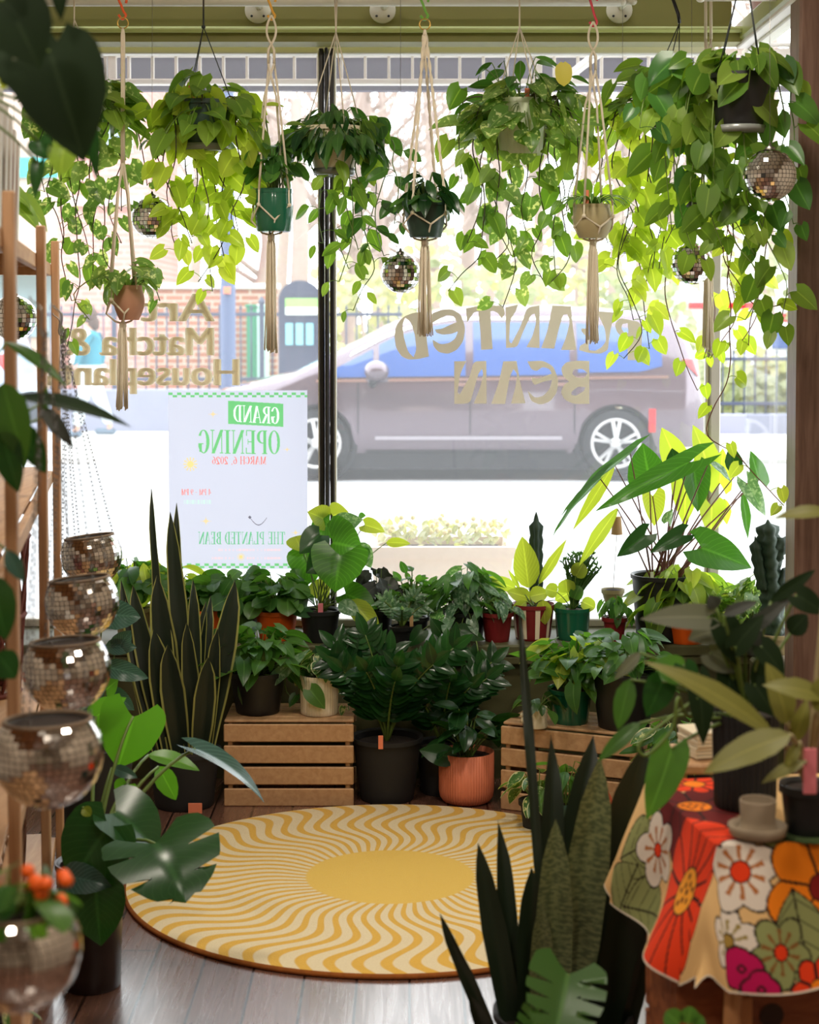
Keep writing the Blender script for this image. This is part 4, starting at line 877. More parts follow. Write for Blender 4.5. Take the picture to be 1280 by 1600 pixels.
def vine(t, pts, rg, L, gap, lm, sm, kind='heart', W=.82, jit=.012, r=.0024, skip=0.0, face=1.0, name='vine'):
    """trailing stem through the points with leaves along it"""
    P = [V(p) for p in pts]
    Q = [P[0]]
    for i in range(1, len(P)):
        a, b_ = P[i - 1], P[i]; m = max(1, int((b_ - a).length / .07))
        for k in range(1, m + 1):
            q = a.lerp(b_, k / m); j = jit * (0 if (i == len(P) - 1 and k == m) else 1); Q.append(q + V((rg.uniform(-j, j), rg.uniform(-j, j), 0)))
    path = cat(Q, 4); n = len(path); sb = MB(); sb.tube(path, [r * (1.15 - .5 * i / n) for i in range(n)], 5); v = sb.build(name, sm, t)
    b = MB(); acc = skip; side = 1
    for i in range(1, n):
        acc -= (path[i] - path[i - 1]).length
        if acc <= 0 or i == n - 1:
            acc = gap * rg.uniform(.7, 1.35); side = -side; f = i / n; tn = (path[i] - path[i - 1]).normalized()
            a = rg.uniform(-.9, .9) + (0 if side > 0 else PI); h = V((math.cos(a), math.sin(a), 0)); pl = L * rg.uniform(.3, .7)
            q = path[i] + h * pl * .8 + V((0, 0, pl * rg.uniform(-.1, .5)))
            l = L * rg.uniform(.7, 1.15) * (1 - .35 * max(0, f - .7) / .3)
            d = h * rg.uniform(.2, .9) + V((0, 0, -rg.uniform(.3, 1.1))); nn = V((h.x * .3 + rg.uniform(-.3, .3), rg.choice((-1, 1)) * face, rg.uniform(.1, .7)))
            b.tube(bez(path[i], (path[i] + q) / 2 + V((0, 0, .01)), q, 3), .0011, 4, False); b.leaf(q, d, nn, l, l * W * rg.uniform(.85, 1.1), kind, rg.uniform(.1, .7), rg.uniform(.05, .35))
    b.build('leaves', lm, v)
    return v
def pxvine(t, c, rt, rg, Y, way, L, gap, lm, sm, dy=0, **kw):
    """vine from the pot rim c through photograph way points"""
    W = [at(px, py, Y + dy + rg.uniform(-.04, .04)) for px, py in way]; dd = W[0] - c; dd.z = 0
    dd = dd.normalized() if dd.length > .01 else V((0, -1, 0))
    vine(t, [c + V((0, 0, .0)) + dd * rt * .4, c + dd * (rt + .012) + V((0, 0, .03))] + W, rg, L, gap, lm, sm, **kw)
def wires(t, top, c, r, n, m, z, rad=.0016, name='hanger_wire', a0=.4):
    for k in range(n):
        a = a0 + 2 * PI * k / n; b = MB(); b.tube([top, c + V((math.cos(a) * r, math.sin(a) * r, z))], rad, 5); b.build(name, m, t)
def hook(label, px, py0, py1, Y, col):
    """plastic S hook over the rail"""
    t = thing('hanging_hook', label, 'hook', at(px, py1, Y), 'hooks along the white rail'); m = mat('hook_' + '%d_%d_%d' % tuple(int(x * 99) for x in col[:3]), col, .35); a, b_ = at(px, py0, Y), at(px, py1, Y); h = (a - b_).length; w = .012; b = MB()
    b.tube(cat([a + V((w, 0, -.015)), a + V((w * 1.1, 0, 0)), a + V((0, 0, .012)), a + V((-w, 0, 0)), a + V((-w * .3, 0, -h * .35)), b_ + V((w * .4, 0, h * .3)), b_ + V((w, 0, .006)), b_ + V((0, 0, -.006)), b_ + V((-w, 0, .008))], 5), .0042, 7); b.build('hook', m, t)
def rope(b, p, q, r, twist=14, n=5):
    """two strand twisted cord"""
    p, q = V(p), V(q); d = q - p; L = d.length; k = max(4, int(L / .012)); x = d.orthogonal().normalized(); y = d.normalized().cross(x)
    for s in (0, PI): b.tube([p + d * (i / k) + (x * math.cos(s + i * .9) + y * math.sin(s + i * .9)) * r * .6 for i in range(k + 1)], r * .75, n)
def macrame(label, px, Y, ytop, ysplit, yrim, ykn, ybot, ytas, rpx, ring=None, loop=False, spread=None, twisted=False, grp='macrame hangers', topw=5):
    """cotton hanger: ring or loop, cords down around the pot, gathering knot and tassel"""
    k = mpp(Y); top, sp, rim, kn, bot, ta = [at(px, q, Y) for q in (ytop, ysplit, yrim, ykn, ybot, ytas)]; R = rpx * k
    t = thing('macrame_hanger', label, 'plant hanger', bot, grp)
    if ring:
        b = MB(); b.torus(top, .017, .0022, Matrix.Rotation(PI / 2, 3, 'X'), 20, 6); b.build('ring', ring, t); c0 = top + V((0, 0, -.017))
    else: c0 = top
    cb = MB()
    if loop:
        l2 = at(px, ytop + 45, Y)
        for s in (-1, 1): cb.tube(bez(top, top + V((s * .03, 0, -.05)), l2, 10), .004, 6)
        c0 = l2
    for s in range(4):
        o = V(((s % 2 - .5) * topw * k, (s // 2 - .5) * topw * k, 0))
        cb.tube([c0, c0 + V((0, 0, -.02)) + o, sp + o], .0040, 6)
    cb.build('top_cord', M_cord, t)
    for s in range(4):
        a = PI / 4 + s * PI / 2 + .25; e = V((math.cos(a), math.sin(a), 0)); b = MB(); o = V(((s % 2 - .5) * topw * k, (s // 2 - .5) * topw * k, 0))
        if twisted: rope(b, sp + o, rim + e * (R + .006), .0042)
        else: b.tube([sp + o, sp.lerp(rim, .25) + e * R * .45, rim + e * (R + .006)], .0040, 6)
        b.sphere(rim.lerp(kn, .5) * 1.0 + (e * (R + .008)), .007, 8, 6)
        for s2 in (-1, 1):
            a2 = a + s2 * PI / 4; e2 = V((math.cos(a2), math.sin(a2), 0)); b.tube([rim + e * (R + .006), rim.lerp(kn, .5) + e * (R + .007), kn + e2 * (R * .95 + .006), bot + e2 * R * .5, bot + V((0, 0, -.008))], .0032, 5)
        b.build('cord', M_cord, t)
    b = MB(); b.sphere(bot + V((0, 0, -.014)), .012, 10, 8, (1, 1, 1.3)); b.build('knot', M_cord, t)
    rg = random.Random(int(px)); b = MB(); L = (bot - ta).length
    for s in range(34):
        a = rg.uniform(0, 6.28); r = .015 * math.sqrt(rg.random()); e = V((math.cos(a) * r, math.sin(a) * r, 0)); f = rg.uniform(1.0, 1.9)
        b.tube([bot + V((0, 0, -.012)) + e * .5, bot + V((0, 0, -.04)) + e, bot + e * 1.2 + V((rg.uniform(-.003, .003), 0, -L * .6)), ta + e * f + V((0, 0, rg.uniform(-.006, .012)))], .0021, 5)
    b.build('tassel', M_cord, t)
    return t
def discoball(label, px, py, rpx, Y, topy, rows=18, seed=1):
    c = at(px, py, Y); R = rpx * mpp(Y); t = thing('disco_ball', label, 'disco ball', c, 'mirror balls on threads'); rg = random.Random(seed)
    b = MB(); b.sphere(c, R * .965, 24, 16); b.build('core', M_core, t); b = MB()
    for i in range(rows):
        p0, p1 = PI * (i + .06) / rows, PI * (i + .94) / rows; n = max(4, int(2 * rows * math.sin((p0 + p1) / 2)))
        for j in range(n):
            a0, a1 = 2 * PI * (j + .06) / n, 2 * PI * (j + .94) / n; tilt = V((rg.gauss(0, .02), rg.gauss(0, .02), rg.gauss(0, .02)))
            P = [V((math.sin(p) * math.cos(a), math.sin(p) * math.sin(a), math.cos(p))) for p, a in ((p0, a0), (p1, a0), (p1, a1), (p0, a1))]; m = sum(P, V()) / 4
            b.poly([c + (q + tilt.cross(q - m)) * R for q in P])
    b.build('mirror_tiles', M_mirror, t, False)
    b = MB(); b.lathe(c + V((0, 0, R * .97)), [(.014, 0), (.014, .006), (.005, .010), (.003, .018), (.001, .018)], 12); b.build('cap', M_steel, t)
    b = MB(); b.tube([c + V((0, 0, R + .012)), at(px, topy, Y)], .0007, 4); b.build('thread', M_steel, t)
    return t
# ------------------------------------------------------------------ hanging row, left to right
RY = 5.95
# golden pothos basket at the far left
Y = 5.72; rg = random.Random(11); c = at(128, 205, Y); t = thing('hanging_plant', 'variegated pothos basket with long trailing stems left of the orange hook', 'hanging plant', c, 'hanging baskets in the window')
s = pot(t, c, .085, .06, .10, M_whitep); wires(t, at(116, 30, Y), c, .085, 3, M_cord, .10, .002)
b = MB(); b.tube([at(116, -10, Y + .2), at(116, 30, Y)], .0025, 6); b.build('hanger_cord', M_cord, t)
crown(t, s, rg, 70, .095, .20, .13, L_gold, low=.05, el=(-.3, 1.2), r0=.06); crown(t, s, rg, 24, .095, .2, .15, L_var, low=.03, el=(-.2, 1.2), r0=.06, pname='pale_leaves', sname='pale_stems')
for way in ([(95, 230), (100, 330), (98, 400), (112, 470)], [(120, 250), (122, 360), (128, 440), (105, 540)], [(150, 240), (165, 320), (160, 400), (186, 440)], [(175, 220), (200, 260), (190, 330)], [(80, 230), (78, 300), (100, 380)], [(140, 280), (150, 350), (145, 430)], [(215, 190), (225, 240), (230, 290)], [(60, 240), (70, 300)], [(110, 260), (118, 330), (140, 400)], [(185, 250), (175, 330), (190, 380)]):
    pxvine(t, s, .09, rg, Y, way, .075, .06, L_gold if rg.random() < .5 else L_var, M_dstem)
# terracotta pot in macrame
Y = 5.6; rg = random.Random(12); c = at(202, 500, Y); t = thing('hanging_plant', 'small terracotta pot of variegated pothos held in a macrame hanger', 'potted plant', c); k = mpp(Y)
s = pot(t, c, 20 * k, 16 * k, 54 * k, M_terra, rim=.001, belly=.012); crown(t, s, rg, 20, .08, .11, .10, L_var, sm=M_stem)
for way in ([(150, 430), (120, 460), (140, 500)], [(235, 430), (250, 470)]): pxvine(t, s, .05, rg, Y, way, .06, .07, L_var, M_stem)
macrame('cotton hanger with a terracotta pot under the orange hook', 192, 5.6, 36, 255, 446, 490, 502, 640, 24, M_gold, topw=3)
hook('orange plastic hook at the left end of the rail', 191, -2, 27, 5.75, C(244, 96, 20))
# green pot pothos on wires
Y = 5.68; rg = random.Random(13); k = mpp(Y); c = at(318, 232, Y); t = thing('hanging_plant', 'lime pothos in a dark green pot hanging on wires left of the mullion', 'hanging plant', c, 'hanging baskets in the window')
s = pot(t, c, 45 * k, 36 * k, 72 * k, M_dgreen, rim=.006, saucer=M_saucer); top = at(318, 42, Y); wires(t, top, c, 45 * k, 3, M_wire, 72 * k, .0018, a0=.2)
b = MB(); b.tube([at(318, -10, Y + .15), top], .003, 6); b.sphere(top, .007, 8, 6); b.build('hanger_hook', M_wire, t)
crown(t, s, rg, 64, .092, .20, .14, L_gold, low=.07, el=(-.4, 1.3), r0=.07); b = MB(); b.bbox(at(299, 148, Y - .04), (.018, .003, .06), .001); b.build('plant_tag', M_tag, t, False)
for way in ([(262, 200), (255, 260), (280, 330), (300, 380)], [(290, 220), (290, 300), (268, 360), (280, 400)], [(318, 240), (325, 320), (328, 400), (332, 455)], [(350, 230), (345, 300), (352, 370), (310, 440)], [(372, 220), (380, 280), (365, 340), (380, 385)], [(385, 200), (390, 250), (375, 310)], [(250, 180), (240, 230), (262, 290)], [(300, 240), (308, 320), (300, 370)], [(340, 250), (362, 310), (372, 360)], [(270, 250), (260, 300), (272, 350)], [(330, 260), (342, 340), (350, 400)]):
    pxvine(t, s, 46 * k, rg, Y, way, .085, .052, L_lime, M_dstem)
# green glazed pot in macrame
Y = 5.66; rg = random.Random(14); k = mpp(Y); c = at(428, 362, Y); t = thing('hanging_plant', 'leafy peperomia in a glossy green pot held in a macrame hanger', 'potted plant', c)
s = pot(t, c, 29 * k, 27 * k, 66 * k, M_green, rim=.002, fill=.92, belly=.004); crown(t, s, rg, 30, .07, .085, .16, L_mid, 'round', .72, (.5, 1.45), face=.7)
for q_, lm in (((412, 165), L_lime), ((415, 190), L_lime), ((418, 215), L_gold), ((446, 195), L_gold)):
    b, st = MB(), MB(); petleaf(b, st, s, at(*q_, Y), (.6 * rg.choice((-1, 1)), 0, .1), (0, -.5, 1), .07, .04, 'oval', .6); b.build('leaf', lm, t); st.build('stem', M_stem, t)
macrame('cotton hanger with a looped top and a green glazed pot', 424, Y, 24, 100, 298, 345, 364, 550, 30, loop=True, topw=9)
hook('orange yellow hook holding the looped hanger of the green pot', 424, -4, 28, 5.8, C(240, 176, 50))
# cream basket with lance leaves
Y = 5.75; rg = random.Random(15); k = mpp(Y); c = at(522, 270, Y); t = thing('hanging_plant', 'bushy dark leaved hoya spilling over a cream basket before the mullion', 'hanging plant', c, 'hanging baskets in the window')
s = pot(t, c, 46 * k, 30 * k, 70 * k, M_cream, saucer=M_saucer); top = at(525, 50, Y); wires(t, top, c, 46 * k, 4, M_cord, 70 * k, .002, 'hanger_cord'); b = MB()
for sgn in (-1, 1): b.tube([at(525 + 2 * sgn, -10, Y + .15), top], .0025, 6)
b.build('hanger_loop', M_cord, t)
crown(t, s, rg, 150, .092, .17, .12, L_lance, 'lance', .36, (-.2, 1.3), droop=.9, low=.04, bend=(.3, 1.1)); crown(t, s + V((0, 0, .01)), rg, 50, .09, .15, .08, L_dark, 'lance', .4, (-.3, .9), droop=1.0, low=.04, pname='dark_inner_foliage', sname='inner_stems')  # second crown: inner leaves in a darker green
for way in ([(600, 190), (606, 260), (590, 330), (600, 400)], [(570, 230), (585, 300), (575, 360)], [(545, 270), (550, 340), (540, 420), (530, 440)], [(500, 290), (498, 340), (505, 380)], [(560, 260), (570, 340), (580, 420), (552, 485)], [(520, 300), (528, 360), (545, 420)], [(610, 220), (620, 290), (616, 350)], [(530, 290), (548, 330), (560, 390)]):
    pxvine(t, s, 46 * k, rg, Y, way, .085, .048, L_lance if rg.random() < .4 else L_gold, M_stem, kind='oval', W=.55)
# grey pot in twisted macrame
Y = 5.5; rg = random.Random(16); k = mpp(Y); c = at(665, 371, Y); t = thing('hanging_plant', 'dusky bronze leaved plant in a tapered grey green pot held in twisted macrame', 'potted plant', c)
s = pot(t, c, 35 * k, 25 * k, 56 * k, M_dgreen, rim=.003); crown(t, s, rg, 24, .10, .08, .12, L_dark, 'lance', .42, (.3, 1.4), sm=M_stem, face=.8); crown(t, s, rg, 14, .06, .10, .06, L_mid, 'round', .8, (.0, .7), pname='low_leaves', sname='low_stems')
macrame('twisted cotton hanger on a brass ring with a grey green pot', 664, Y, 38, 55, 316, 352, 373, 524, 34, M_gold, twisted=True, topw=4)
hook('lime green hook above the brass ring in the middle of the window', 663, -4, 28, 5.75, C(120, 190, 60))
# white ribbed pot
Y = 5.72; rg = random.Random(17); k = mpp(Y); c = at(816, 242, Y); t = thing('hanging_plant', 'variegated pothos in a white ribbed pot hanging between grey and tan macrame pots', 'hanging plant', c, 'hanging baskets in the window')
s = pot(t, c, 45 * k, 34 * k, 84 * k, M_whitep, ribs=34, rd=.0015, rim=.003); top = at(812, 42, Y); wires(t, top, c, 45 * k, 4, M_cord, 84 * k, .002, 'hanger_cord')
b = MB(); b.tube([at(812, -10, Y + .15), top], .0028, 6); b.build('hanger_loop', M_cord, t); crown(t, s, rg, 80, .092, .22, .14, L_var, low=.08, el=(-.4, 1.2), r0=.07); crown(t, s, rg, 34, .09, .2, .17, L_mid, 'lance', .5, el=(.0, 1.4), droop=.2, r0=.06, pname='darker_leaves', sname='darker_stems')
b = MB(); b.leaf(at(880, 98, Y - .1), (.05, 0, -1), (0, -1, .1), .075, .055, 'round', .2); b.build('yellow_leaf', mat('yellowed_leaf', C(206, 196, 76), .5), t); b = MB(); b.bbox(at(824, 150, Y - .08), (.016, .003, .05), .001); b.build('plant_tag', M_tag, t, False)
for way in ([(745, 170), (735, 240), (760, 320), (745, 400), (700, 455)], [(770, 230), (765, 300), (790, 380), (770, 410)], [(800, 260), (792, 340), (800, 420), (786, 480)], [(840, 260), (850, 340), (835, 400), (850, 440)], [(870, 240), (880, 300), (860, 370), (868, 430)], [(895, 200), (905, 260), (885, 330)], [(860, 250), (875, 320), (895, 390), (862, 440)], [(725, 160), (715, 220), (722, 280)], [(820, 260), (815, 330), (830, 390)], [(755, 250), (745, 330), (730, 380)], [(785, 270), (775, 350), (800, 400)]):
    pxvine(t, s, 46 * k, rg, Y, way, .08, .058, L_gold if rg.random() < .55 else L_var, M_dstem)
# tan pot with spider plant
Y = 5.6; rg = random.Random(18); k = mpp(Y); c = at(926, 372, Y); t = thing('hanging_plant', 'striped spider plant in a round tan pot held in a macrame hanger', 'potted plant', c)
s = pot(t, c, 27 * k, 22 * k, 52 * k, M_tan, rim=.001, belly=.012); b = MB()
for i in range(22):
    a = i * 2.4; b.leaf(s + V((math.cos(a) * .01, math.sin(a) * .01, 0)), (math.cos(a), math.sin(a), 1.4), (-math.cos(a) * 1.4, -math.sin(a) * 1.4, 1), rg.uniform(.11, .17), .013, 'strap', 2.0, .3, seg=10, ac=2)
b.build('leaves', L_spid, t); b = MB(); b.bbox(at(917, 308, Y - .03), (.014, .003, .045), .001); b.build('plant_tag', M_tag, t, False)
macrame('looped cotton hanger with a round tan pot under the red hook', 927, Y, 34, 110, 322, 356, 374, 535, 30, loop=True, topw=8)
hook('red hook holding the looped hanger of the tan pot', 927, -6, 38, 5.75, C(220, 50, 70))
# lime pothos in small dark pot
Y = 5.85; rg = random.Random(19); k = mpp(Y); c = at(1034, 200, Y); t = thing('hanging_plant', 'bright lime pothos in a small dark pot behind the big black basket', 'hanging plant', c, 'hanging baskets in the window')
s = pot(t, c, 26 * k, 21 * k, 40 * k, M_black); top = at(1062, 36, Y); wires(t, top, c, 30 * k, 3, M_wire, 42 * k, .0018); b = MB(); b.tube([at(1050, -6, Y), at(1060, 22, Y), top], .006, 6); b.build('hanger_clip', M_black, t)
crown(t, s, rg, 70, .095, .24, .17, L_gold, low=.04, el=(-.3, 1.3), r0=.05)
for way in ([(975, 190), (960, 260), (985, 340), (970, 420), (990, 470), (1000, 520), (975, 560)], [(1000, 220), (995, 300), (1000, 400), (1010, 470), (1015, 545)], [(1020, 230), (1012, 320), (1020, 420)], [(1045, 240), (1040, 340), (1030, 420)], [(960, 170), (945, 230), (955, 300)], [(985, 260), (975, 360), (965, 430), (990, 500)], [(1010, 260), (1030, 340), (1010, 440)], [(1055, 240), (1065, 320), (1040, 380)], [(950, 190), (935, 290), (950, 380)]):
    pxvine(t, s, 28 * k, rg, Y, way, .085, .055, L_lime, M_dstem)
# pot low behind, in macrame at the corner post
Y = 5.95; rg = random.Random(20); k = mpp(Y); c = at(1092, 354, Y); t = thing('hanging_plant', 'heart leaved trailer in a small grey pot hanging before the corner post', 'potted plant', c)
s = pot(t, c, 22 * k, 18 * k, 44 * k, M_black); crown(t, s, rg, 20, .075, .10, .08, L_lime)
for way in ([(1060, 350), (1040, 420), (1045, 500), (1090, 610)], [(1120, 350), (1140, 430), (1150, 500), (1110, 560)], [(1140, 360), (1180, 420), (1190, 480), (1150, 545)], [(1100, 400), (1120, 500), (1100, 560)]): pxvine(t, s, 24 * k, rg, Y, way, .07, .10, L_lime, M_rstem)
macrame('cotton hanger with a long tassel before the pale corner post', 1107, Y, -8, 62, 310, 340, 356, 545, 24, topw=8)
# big black basket with heart leaf philodendron
Y = 5.0; rg = random.Random(21); k = mpp(Y); c = at(1155, 204, Y); t = thing('hanging_plant', 'large black pot of heart leaf philodendron hanging on dark wires at right', 'hanging plant', c, 'hanging baskets in the window')
s = pot(t, c, 47 * k, 36 * k, 86 * k, M_black, saucer=M_saucer, n=48, fill=.96); top = at(1164, -60, Y); wires(t, top, c, 46 * k, 4, M_wire, 86 * k, .0019, a0=.6)
crown(t, s, rg, 26, .09, .17, .08, L_gold, low=.0)
for way in ([(1085, 130), (1070, 200), (1060, 280), (1075, 350), (1090, 410)], [(1060, 130), (1030, 200), (1045, 290), (1050, 360)], [(1100, 160), (1095, 240), (1110, 320), (1130, 390)], [(1110, 200), (1120, 280), (1150, 350), (1180, 400)], [(1215, 130), (1225, 200), (1215, 270), (1240, 350)], [(1235, 120), (1245, 200), (1235, 290)], [(1130, 220), (1140, 300), (1150, 380), (1185, 440), (1165, 500)], [(1160, 220), (1170, 310), (1200, 380), (1230, 440), (1215, 520)], [(1040, 110), (1010, 150), (1000, 200)], [(1075, 170), (1080, 250), (1085, 330)], [(1125, 180), (1110, 260), (1100, 340)], [(1190, 220), (1195, 310), (1185, 390)], [(1090, 100), (1070, 150), (1050, 230), (1070, 300)], [(1120, 110), (1085, 170), (1095, 300)]):
    pxvine(t, s, 47 * k, rg, Y, way, .088, .047, L_gold if rg.random() < .7 else L_mid, M_stem)
for way in ([(1200, 250), (1215, 330), (1190, 420), (1170, 540)], [(1150, 260), (1130, 400), (1180, 480), (1240, 470)], [(1140, 400), (1140, 560), (1110, 680), (1180, 740), (1225, 790)]): pxvine(t, s, 47 * k, rg, Y, way, .066, .12, L_lime, M_rstem, dy=.3)
# mirror balls on threads
discoball('small mirror ball hanging under the green wire hung pot', 238, 340, 33, 5.75, -5, 16, 1)
discoball('mirror ball hanging left of the twisted macrame tassel', 626, 427, 31, 5.7, -5, 16, 2)
discoball('largest mirror ball beside the big black hanging pot', 1203, 274, 41, 4.72, -40, 20, 3)
discoball('mirror ball half hidden by leaves before the corner post', 1081, 412, 33, 5.6, -5, 16, 4)
discoball('tiny mirror ball among the lime leaves right of the tan pot', 973, 378, 21, 5.95, -5, 14, 5)
discoball('mirror ball behind the nearest bamboo post of the rack', 22, 497, 36, 5.6, -5, 16, 6)
# ------------------------------------------------------------------ big single leaves placed one by one
def bigleaf(t, base, tip, wpx, Y, lm, kind, stem_from=None, dy=0.0, nrm=(0, -1, .35), bend=.5, fold=.15, sm=None, sr=.003, seg=12, ac=6, label=None, name='leaf', sag=.3, **kw):
    """one leaf as a part: base and tip in the photograph, dy = how much farther the tip is than the base"""
    B, T = at(base[0], base[1], Y), at(tip[0], tip[1], Y + dy); L = (T - B).length; d = (T - B).normalized(); n = V(nrm); sd = d.cross(n).normalized(); n = sd.cross(d)
    a = bend / 2; d2 = d * math.cos(a) + n * math.sin(a); n2 = n * math.cos(a) - d * math.sin(a); L2 = L / max(.6, (math.sin(bend / 2) / (bend / 2) if bend > .01 else 1))
    b = MB(); b.leaf(B, d2, n2, L2, wpx * mpp(Y), kind, bend, fold, seg=seg, ac=ac, **kw); o = b.build(name, lm, t)
    if label: o['label'] = label
    if stem_from is not None:
        S = V(stem_from); m = S.lerp(B, .5) + V((0, 0, sag * (B - S).length * .5)); b = MB(); b.tube(bez(S, m, B, 8), [sr * (1.2 - .5 * i / 8) for i in range(9)], 6); b.build('stem', sm or M_stem, t)
    return o
def snake(t, c, blades, Y, lm, name='blade'):
    """sword leaves: (base px, base py, tip px, tip py, width px, dy, twist)"""
    for bx, by, tx, ty, w, dy, tw in blades:
        B, T = at(bx, by, Y), at(tx, ty, Y + dy); b = MB(); d = (T - B); n = V((.15, -1, .1)); b.leaf(B, d, n, d.length, w * mpp(Y), 'sword', .12, .35, twist=tw, seg=14, ac=6, wave=.006, wf=16); b.build(name, lm, t)
def zzplant(t, c, rg, n, L, lm, lean=.5, ll=.07, lw=.032, sm=None):
    for k in range(n):
        a = k * 2.4 + rg.uniform(-.3, .3); d0 = V((math.cos(a) * lean * rg.uniform(.4, 1.2), math.sin(a) * lean * rg.uniform(.4, 1.2) * (.12 if math.sin(a) > 0 else 1), 1)).normalized(); l = L * rg.uniform(.7, 1.1)
        P = bez(c, c + d0 * l * .5 + V((0, 0, l * .1)), c + d0 * l + V((math.cos(a), min(0, math.sin(a)), 0)) * l * .25 - V((0, 0, l * .05)), 14); b = MB(); b.tube(P, [.006 - .0003 * i for i in range(15)], 6); s = b.build('stalk', sm or M_stem, t); b = MB()
        for i in range(4, 15):
            tn = (P[i] - P[i - 1]).normalized(); sd = tn.cross(V((0, -1, .2))).normalized()
            for sg in (-1, 1): b.leaf(P[i], sd * sg + tn * .8 + V((rg.uniform(-.2, .2), rg.uniform(-.3, .3), 0)), (rg.uniform(-.2, .2), -.8, .5), ll * rg.uniform(.8, 1.15), lw, 'oval', .3, .2, seg=5)
        b.leaf(P[-1], P[-1] - P[-2], (0, -1, .3), ll, lw, 'oval', .2); b.build('leaflets', lm, s)
Zl = ZL
def lb(px, Y): return V((at(px, 900, Y).x, Y, ZL))          # a spot on the ledge
# orange trough with peperomia
Y = 6.2; c = lb(318, Y); t = thing('potted_plant', 'round leaved peperomia in a long orange trough on the ledge', 'potted plant', c, 'plants on the window ledge'); rg = random.Random(31)
b = MB(); k = mpp(Y)
def rr(w, d, z): return [V((c.x + sx * w, c.y + sy * d, c.z + z)) for sx, sy in ((-1, -1), (1, -1), (1, 1), (-1, 1))]
b.grid([rr(.095, .05, .001), rr(.115, .06, .085), rr(.121, .066, .085), rr(.121, .066, .10), rr(.112, .058, .10), rr(.11, .056, .08)], None, True); b.build('trough', M_orange, t, False); b = MB(); b.box(c + V((0, 0, .08)), (.21, .1, .01)); b.build('soil', M_soil, t, False)
for dx in (-.07, .0, .07): crown(t, c + V((dx, 0, .085)), rg, 22, .07, .09, .13, L_mid, 'round', .82, (.6, 1.4), face=.6, droop=.1)
Y = 6.16; c = lb(432, Y); t = thing('potted_plant', 'glossy round leaved peperomia in a red orange pot beside the black potted heart leaf', 'potted plant', c, 'plants on the window ledge'); rg = random.Random(32)
s = pot(t, c, .075, .06, .105, M_orange); crown(t, s, rg, 60, .08, .13, .15, L_mid, 'round', .85, (.35, 1.4), face=.6, droop=.2); b = MB(); b.bbox(at(407, 942, Y - .06), (.012, .003, .05), .001); b.build('plant_tag', M_pinkt, t, False)
Y = 6.22; c = lb(375, Y); t = thing('potted_plant', 'mound of shiny green peperomia between the orange trough and the red orange pot', 'potted plant', c, 'plants on the window ledge'); rg = random.Random(33)
s = pot(t, c, .065, .055, .10, M_black); crown(t, s, rg, 55, .08, .13, .15, L_mid, 'round', .85, (.1, 1.4), face=.6)
# far left ledge plants
Y = 6.25; c = lb(208, Y); t = thing('potted_plant', 'crinkly round leaved plant behind the tall snake plant on the left ledge', 'potted plant', c, 'plants on the window ledge'); rg = random.Random(34)
s = pot(t, c, .07, .055, .10, M_tan); crown(t, s, rg, 26, .11, .13, .19, L_mid, 'round', .9, (.4, 1.4), face=.8); crown(t, s, rg, 12, .12, .12, .2, L_lime, 'lance', .35, (.8, 1.4), pname='upright_leaves', sname='upright_stems')
Y = 6.25; c = lb(265, Y); t = thing('potted_plant', 'yellow green leafy plant hidden behind the snake plant blades on the ledge', 'potted plant', c, 'plants on the window ledge'); rg = random.Random(35)
s = pot(t, c, .06, .05, .09, M_terra); crown(t, s, rg, 26, .10, .14, .2, L_lime, 'oval', .5, (.5, 1.4), face=.8)
# heart leaf philodendron in black pot
Y = 6.12; k = mpp(Y); c = lb(500, Y); t = thing('potted_plant', 'large heart leaved philodendron in a black pot on the ledge before the mullion', 'potted plant', c, 'plants on the window ledge')
s = pot(t, c, 31 * k, 25 * k, 50 * k, M_black, rim=.004, n=40); b = MB(); b.bbox(at(501, 955, Y - .04), (.018, .004, .055), .001); b.build('plant_tag', M_pinkt, t, False)
HL = [((508, 812), (480, 800), 40, 'heart', L_yel, .1), ((520, 806), (545, 800), 38, 'heart', L_yel, .12), ((516, 818), (484, 840), 44, 'heart', L_heart, .1), ((520, 848), (568, 860), 78, 'deep', L_heart, .0), ((530, 822), (568, 812), 36, 'heart', L_silver, .06),
      ((500, 836), (468, 866), 42, 'heart', L_dark, .0), ((462, 838), (470, 862), 36, 'oval', L_yel, .12), ((478, 862), (490, 912), 60, 'heart', L_heart, .12), ((516, 868), (478, 896), 50, 'heart', L_dark, -.02), ((532, 868), (524, 926), 84, 'deep', L_heart, -.08),
      ((560, 862), (568, 888), 34, 'heart', L_heart, .08), ((497, 905), (506, 940), 34, 'oval', L_yel, .1), ((540, 928), (590, 952), 44, 'heart', L_heart, -.02), ((548, 938), (594, 990), 34, 'oval', L_yel, -.06), ((530, 942), (562, 962), 26, 'oval', L_silver, -.08), ((562, 848), (580, 888), 26, 'oval', L_silver, .1),
      ((570, 820), (602, 832), 26, 'heart', L_yel, .14), ((604, 848), (642, 850), 16, 'oval', L_yel, .14), ((560, 808), (572, 806), 12, 'oval', L_heart, .1), ((470, 930), (448, 915), 40, 'heart', L_heart, .05), ((480, 948), (452, 958), 36, 'heart', L_dark, -.04)]
for i, (B_, T_, w, kd, lm, dy) in enumerate(HL):
    bigleaf(t, B_, T_, w * 1.05, Y + dy, lm, kd, s + V((random.Random(i).uniform(-.02, .02), 0, 0)), nrm=((-.1 if i % 2 else .15), -1, .45), bend=.5, fold=.22, sag=.25, sr=.0022, dy=-.03)
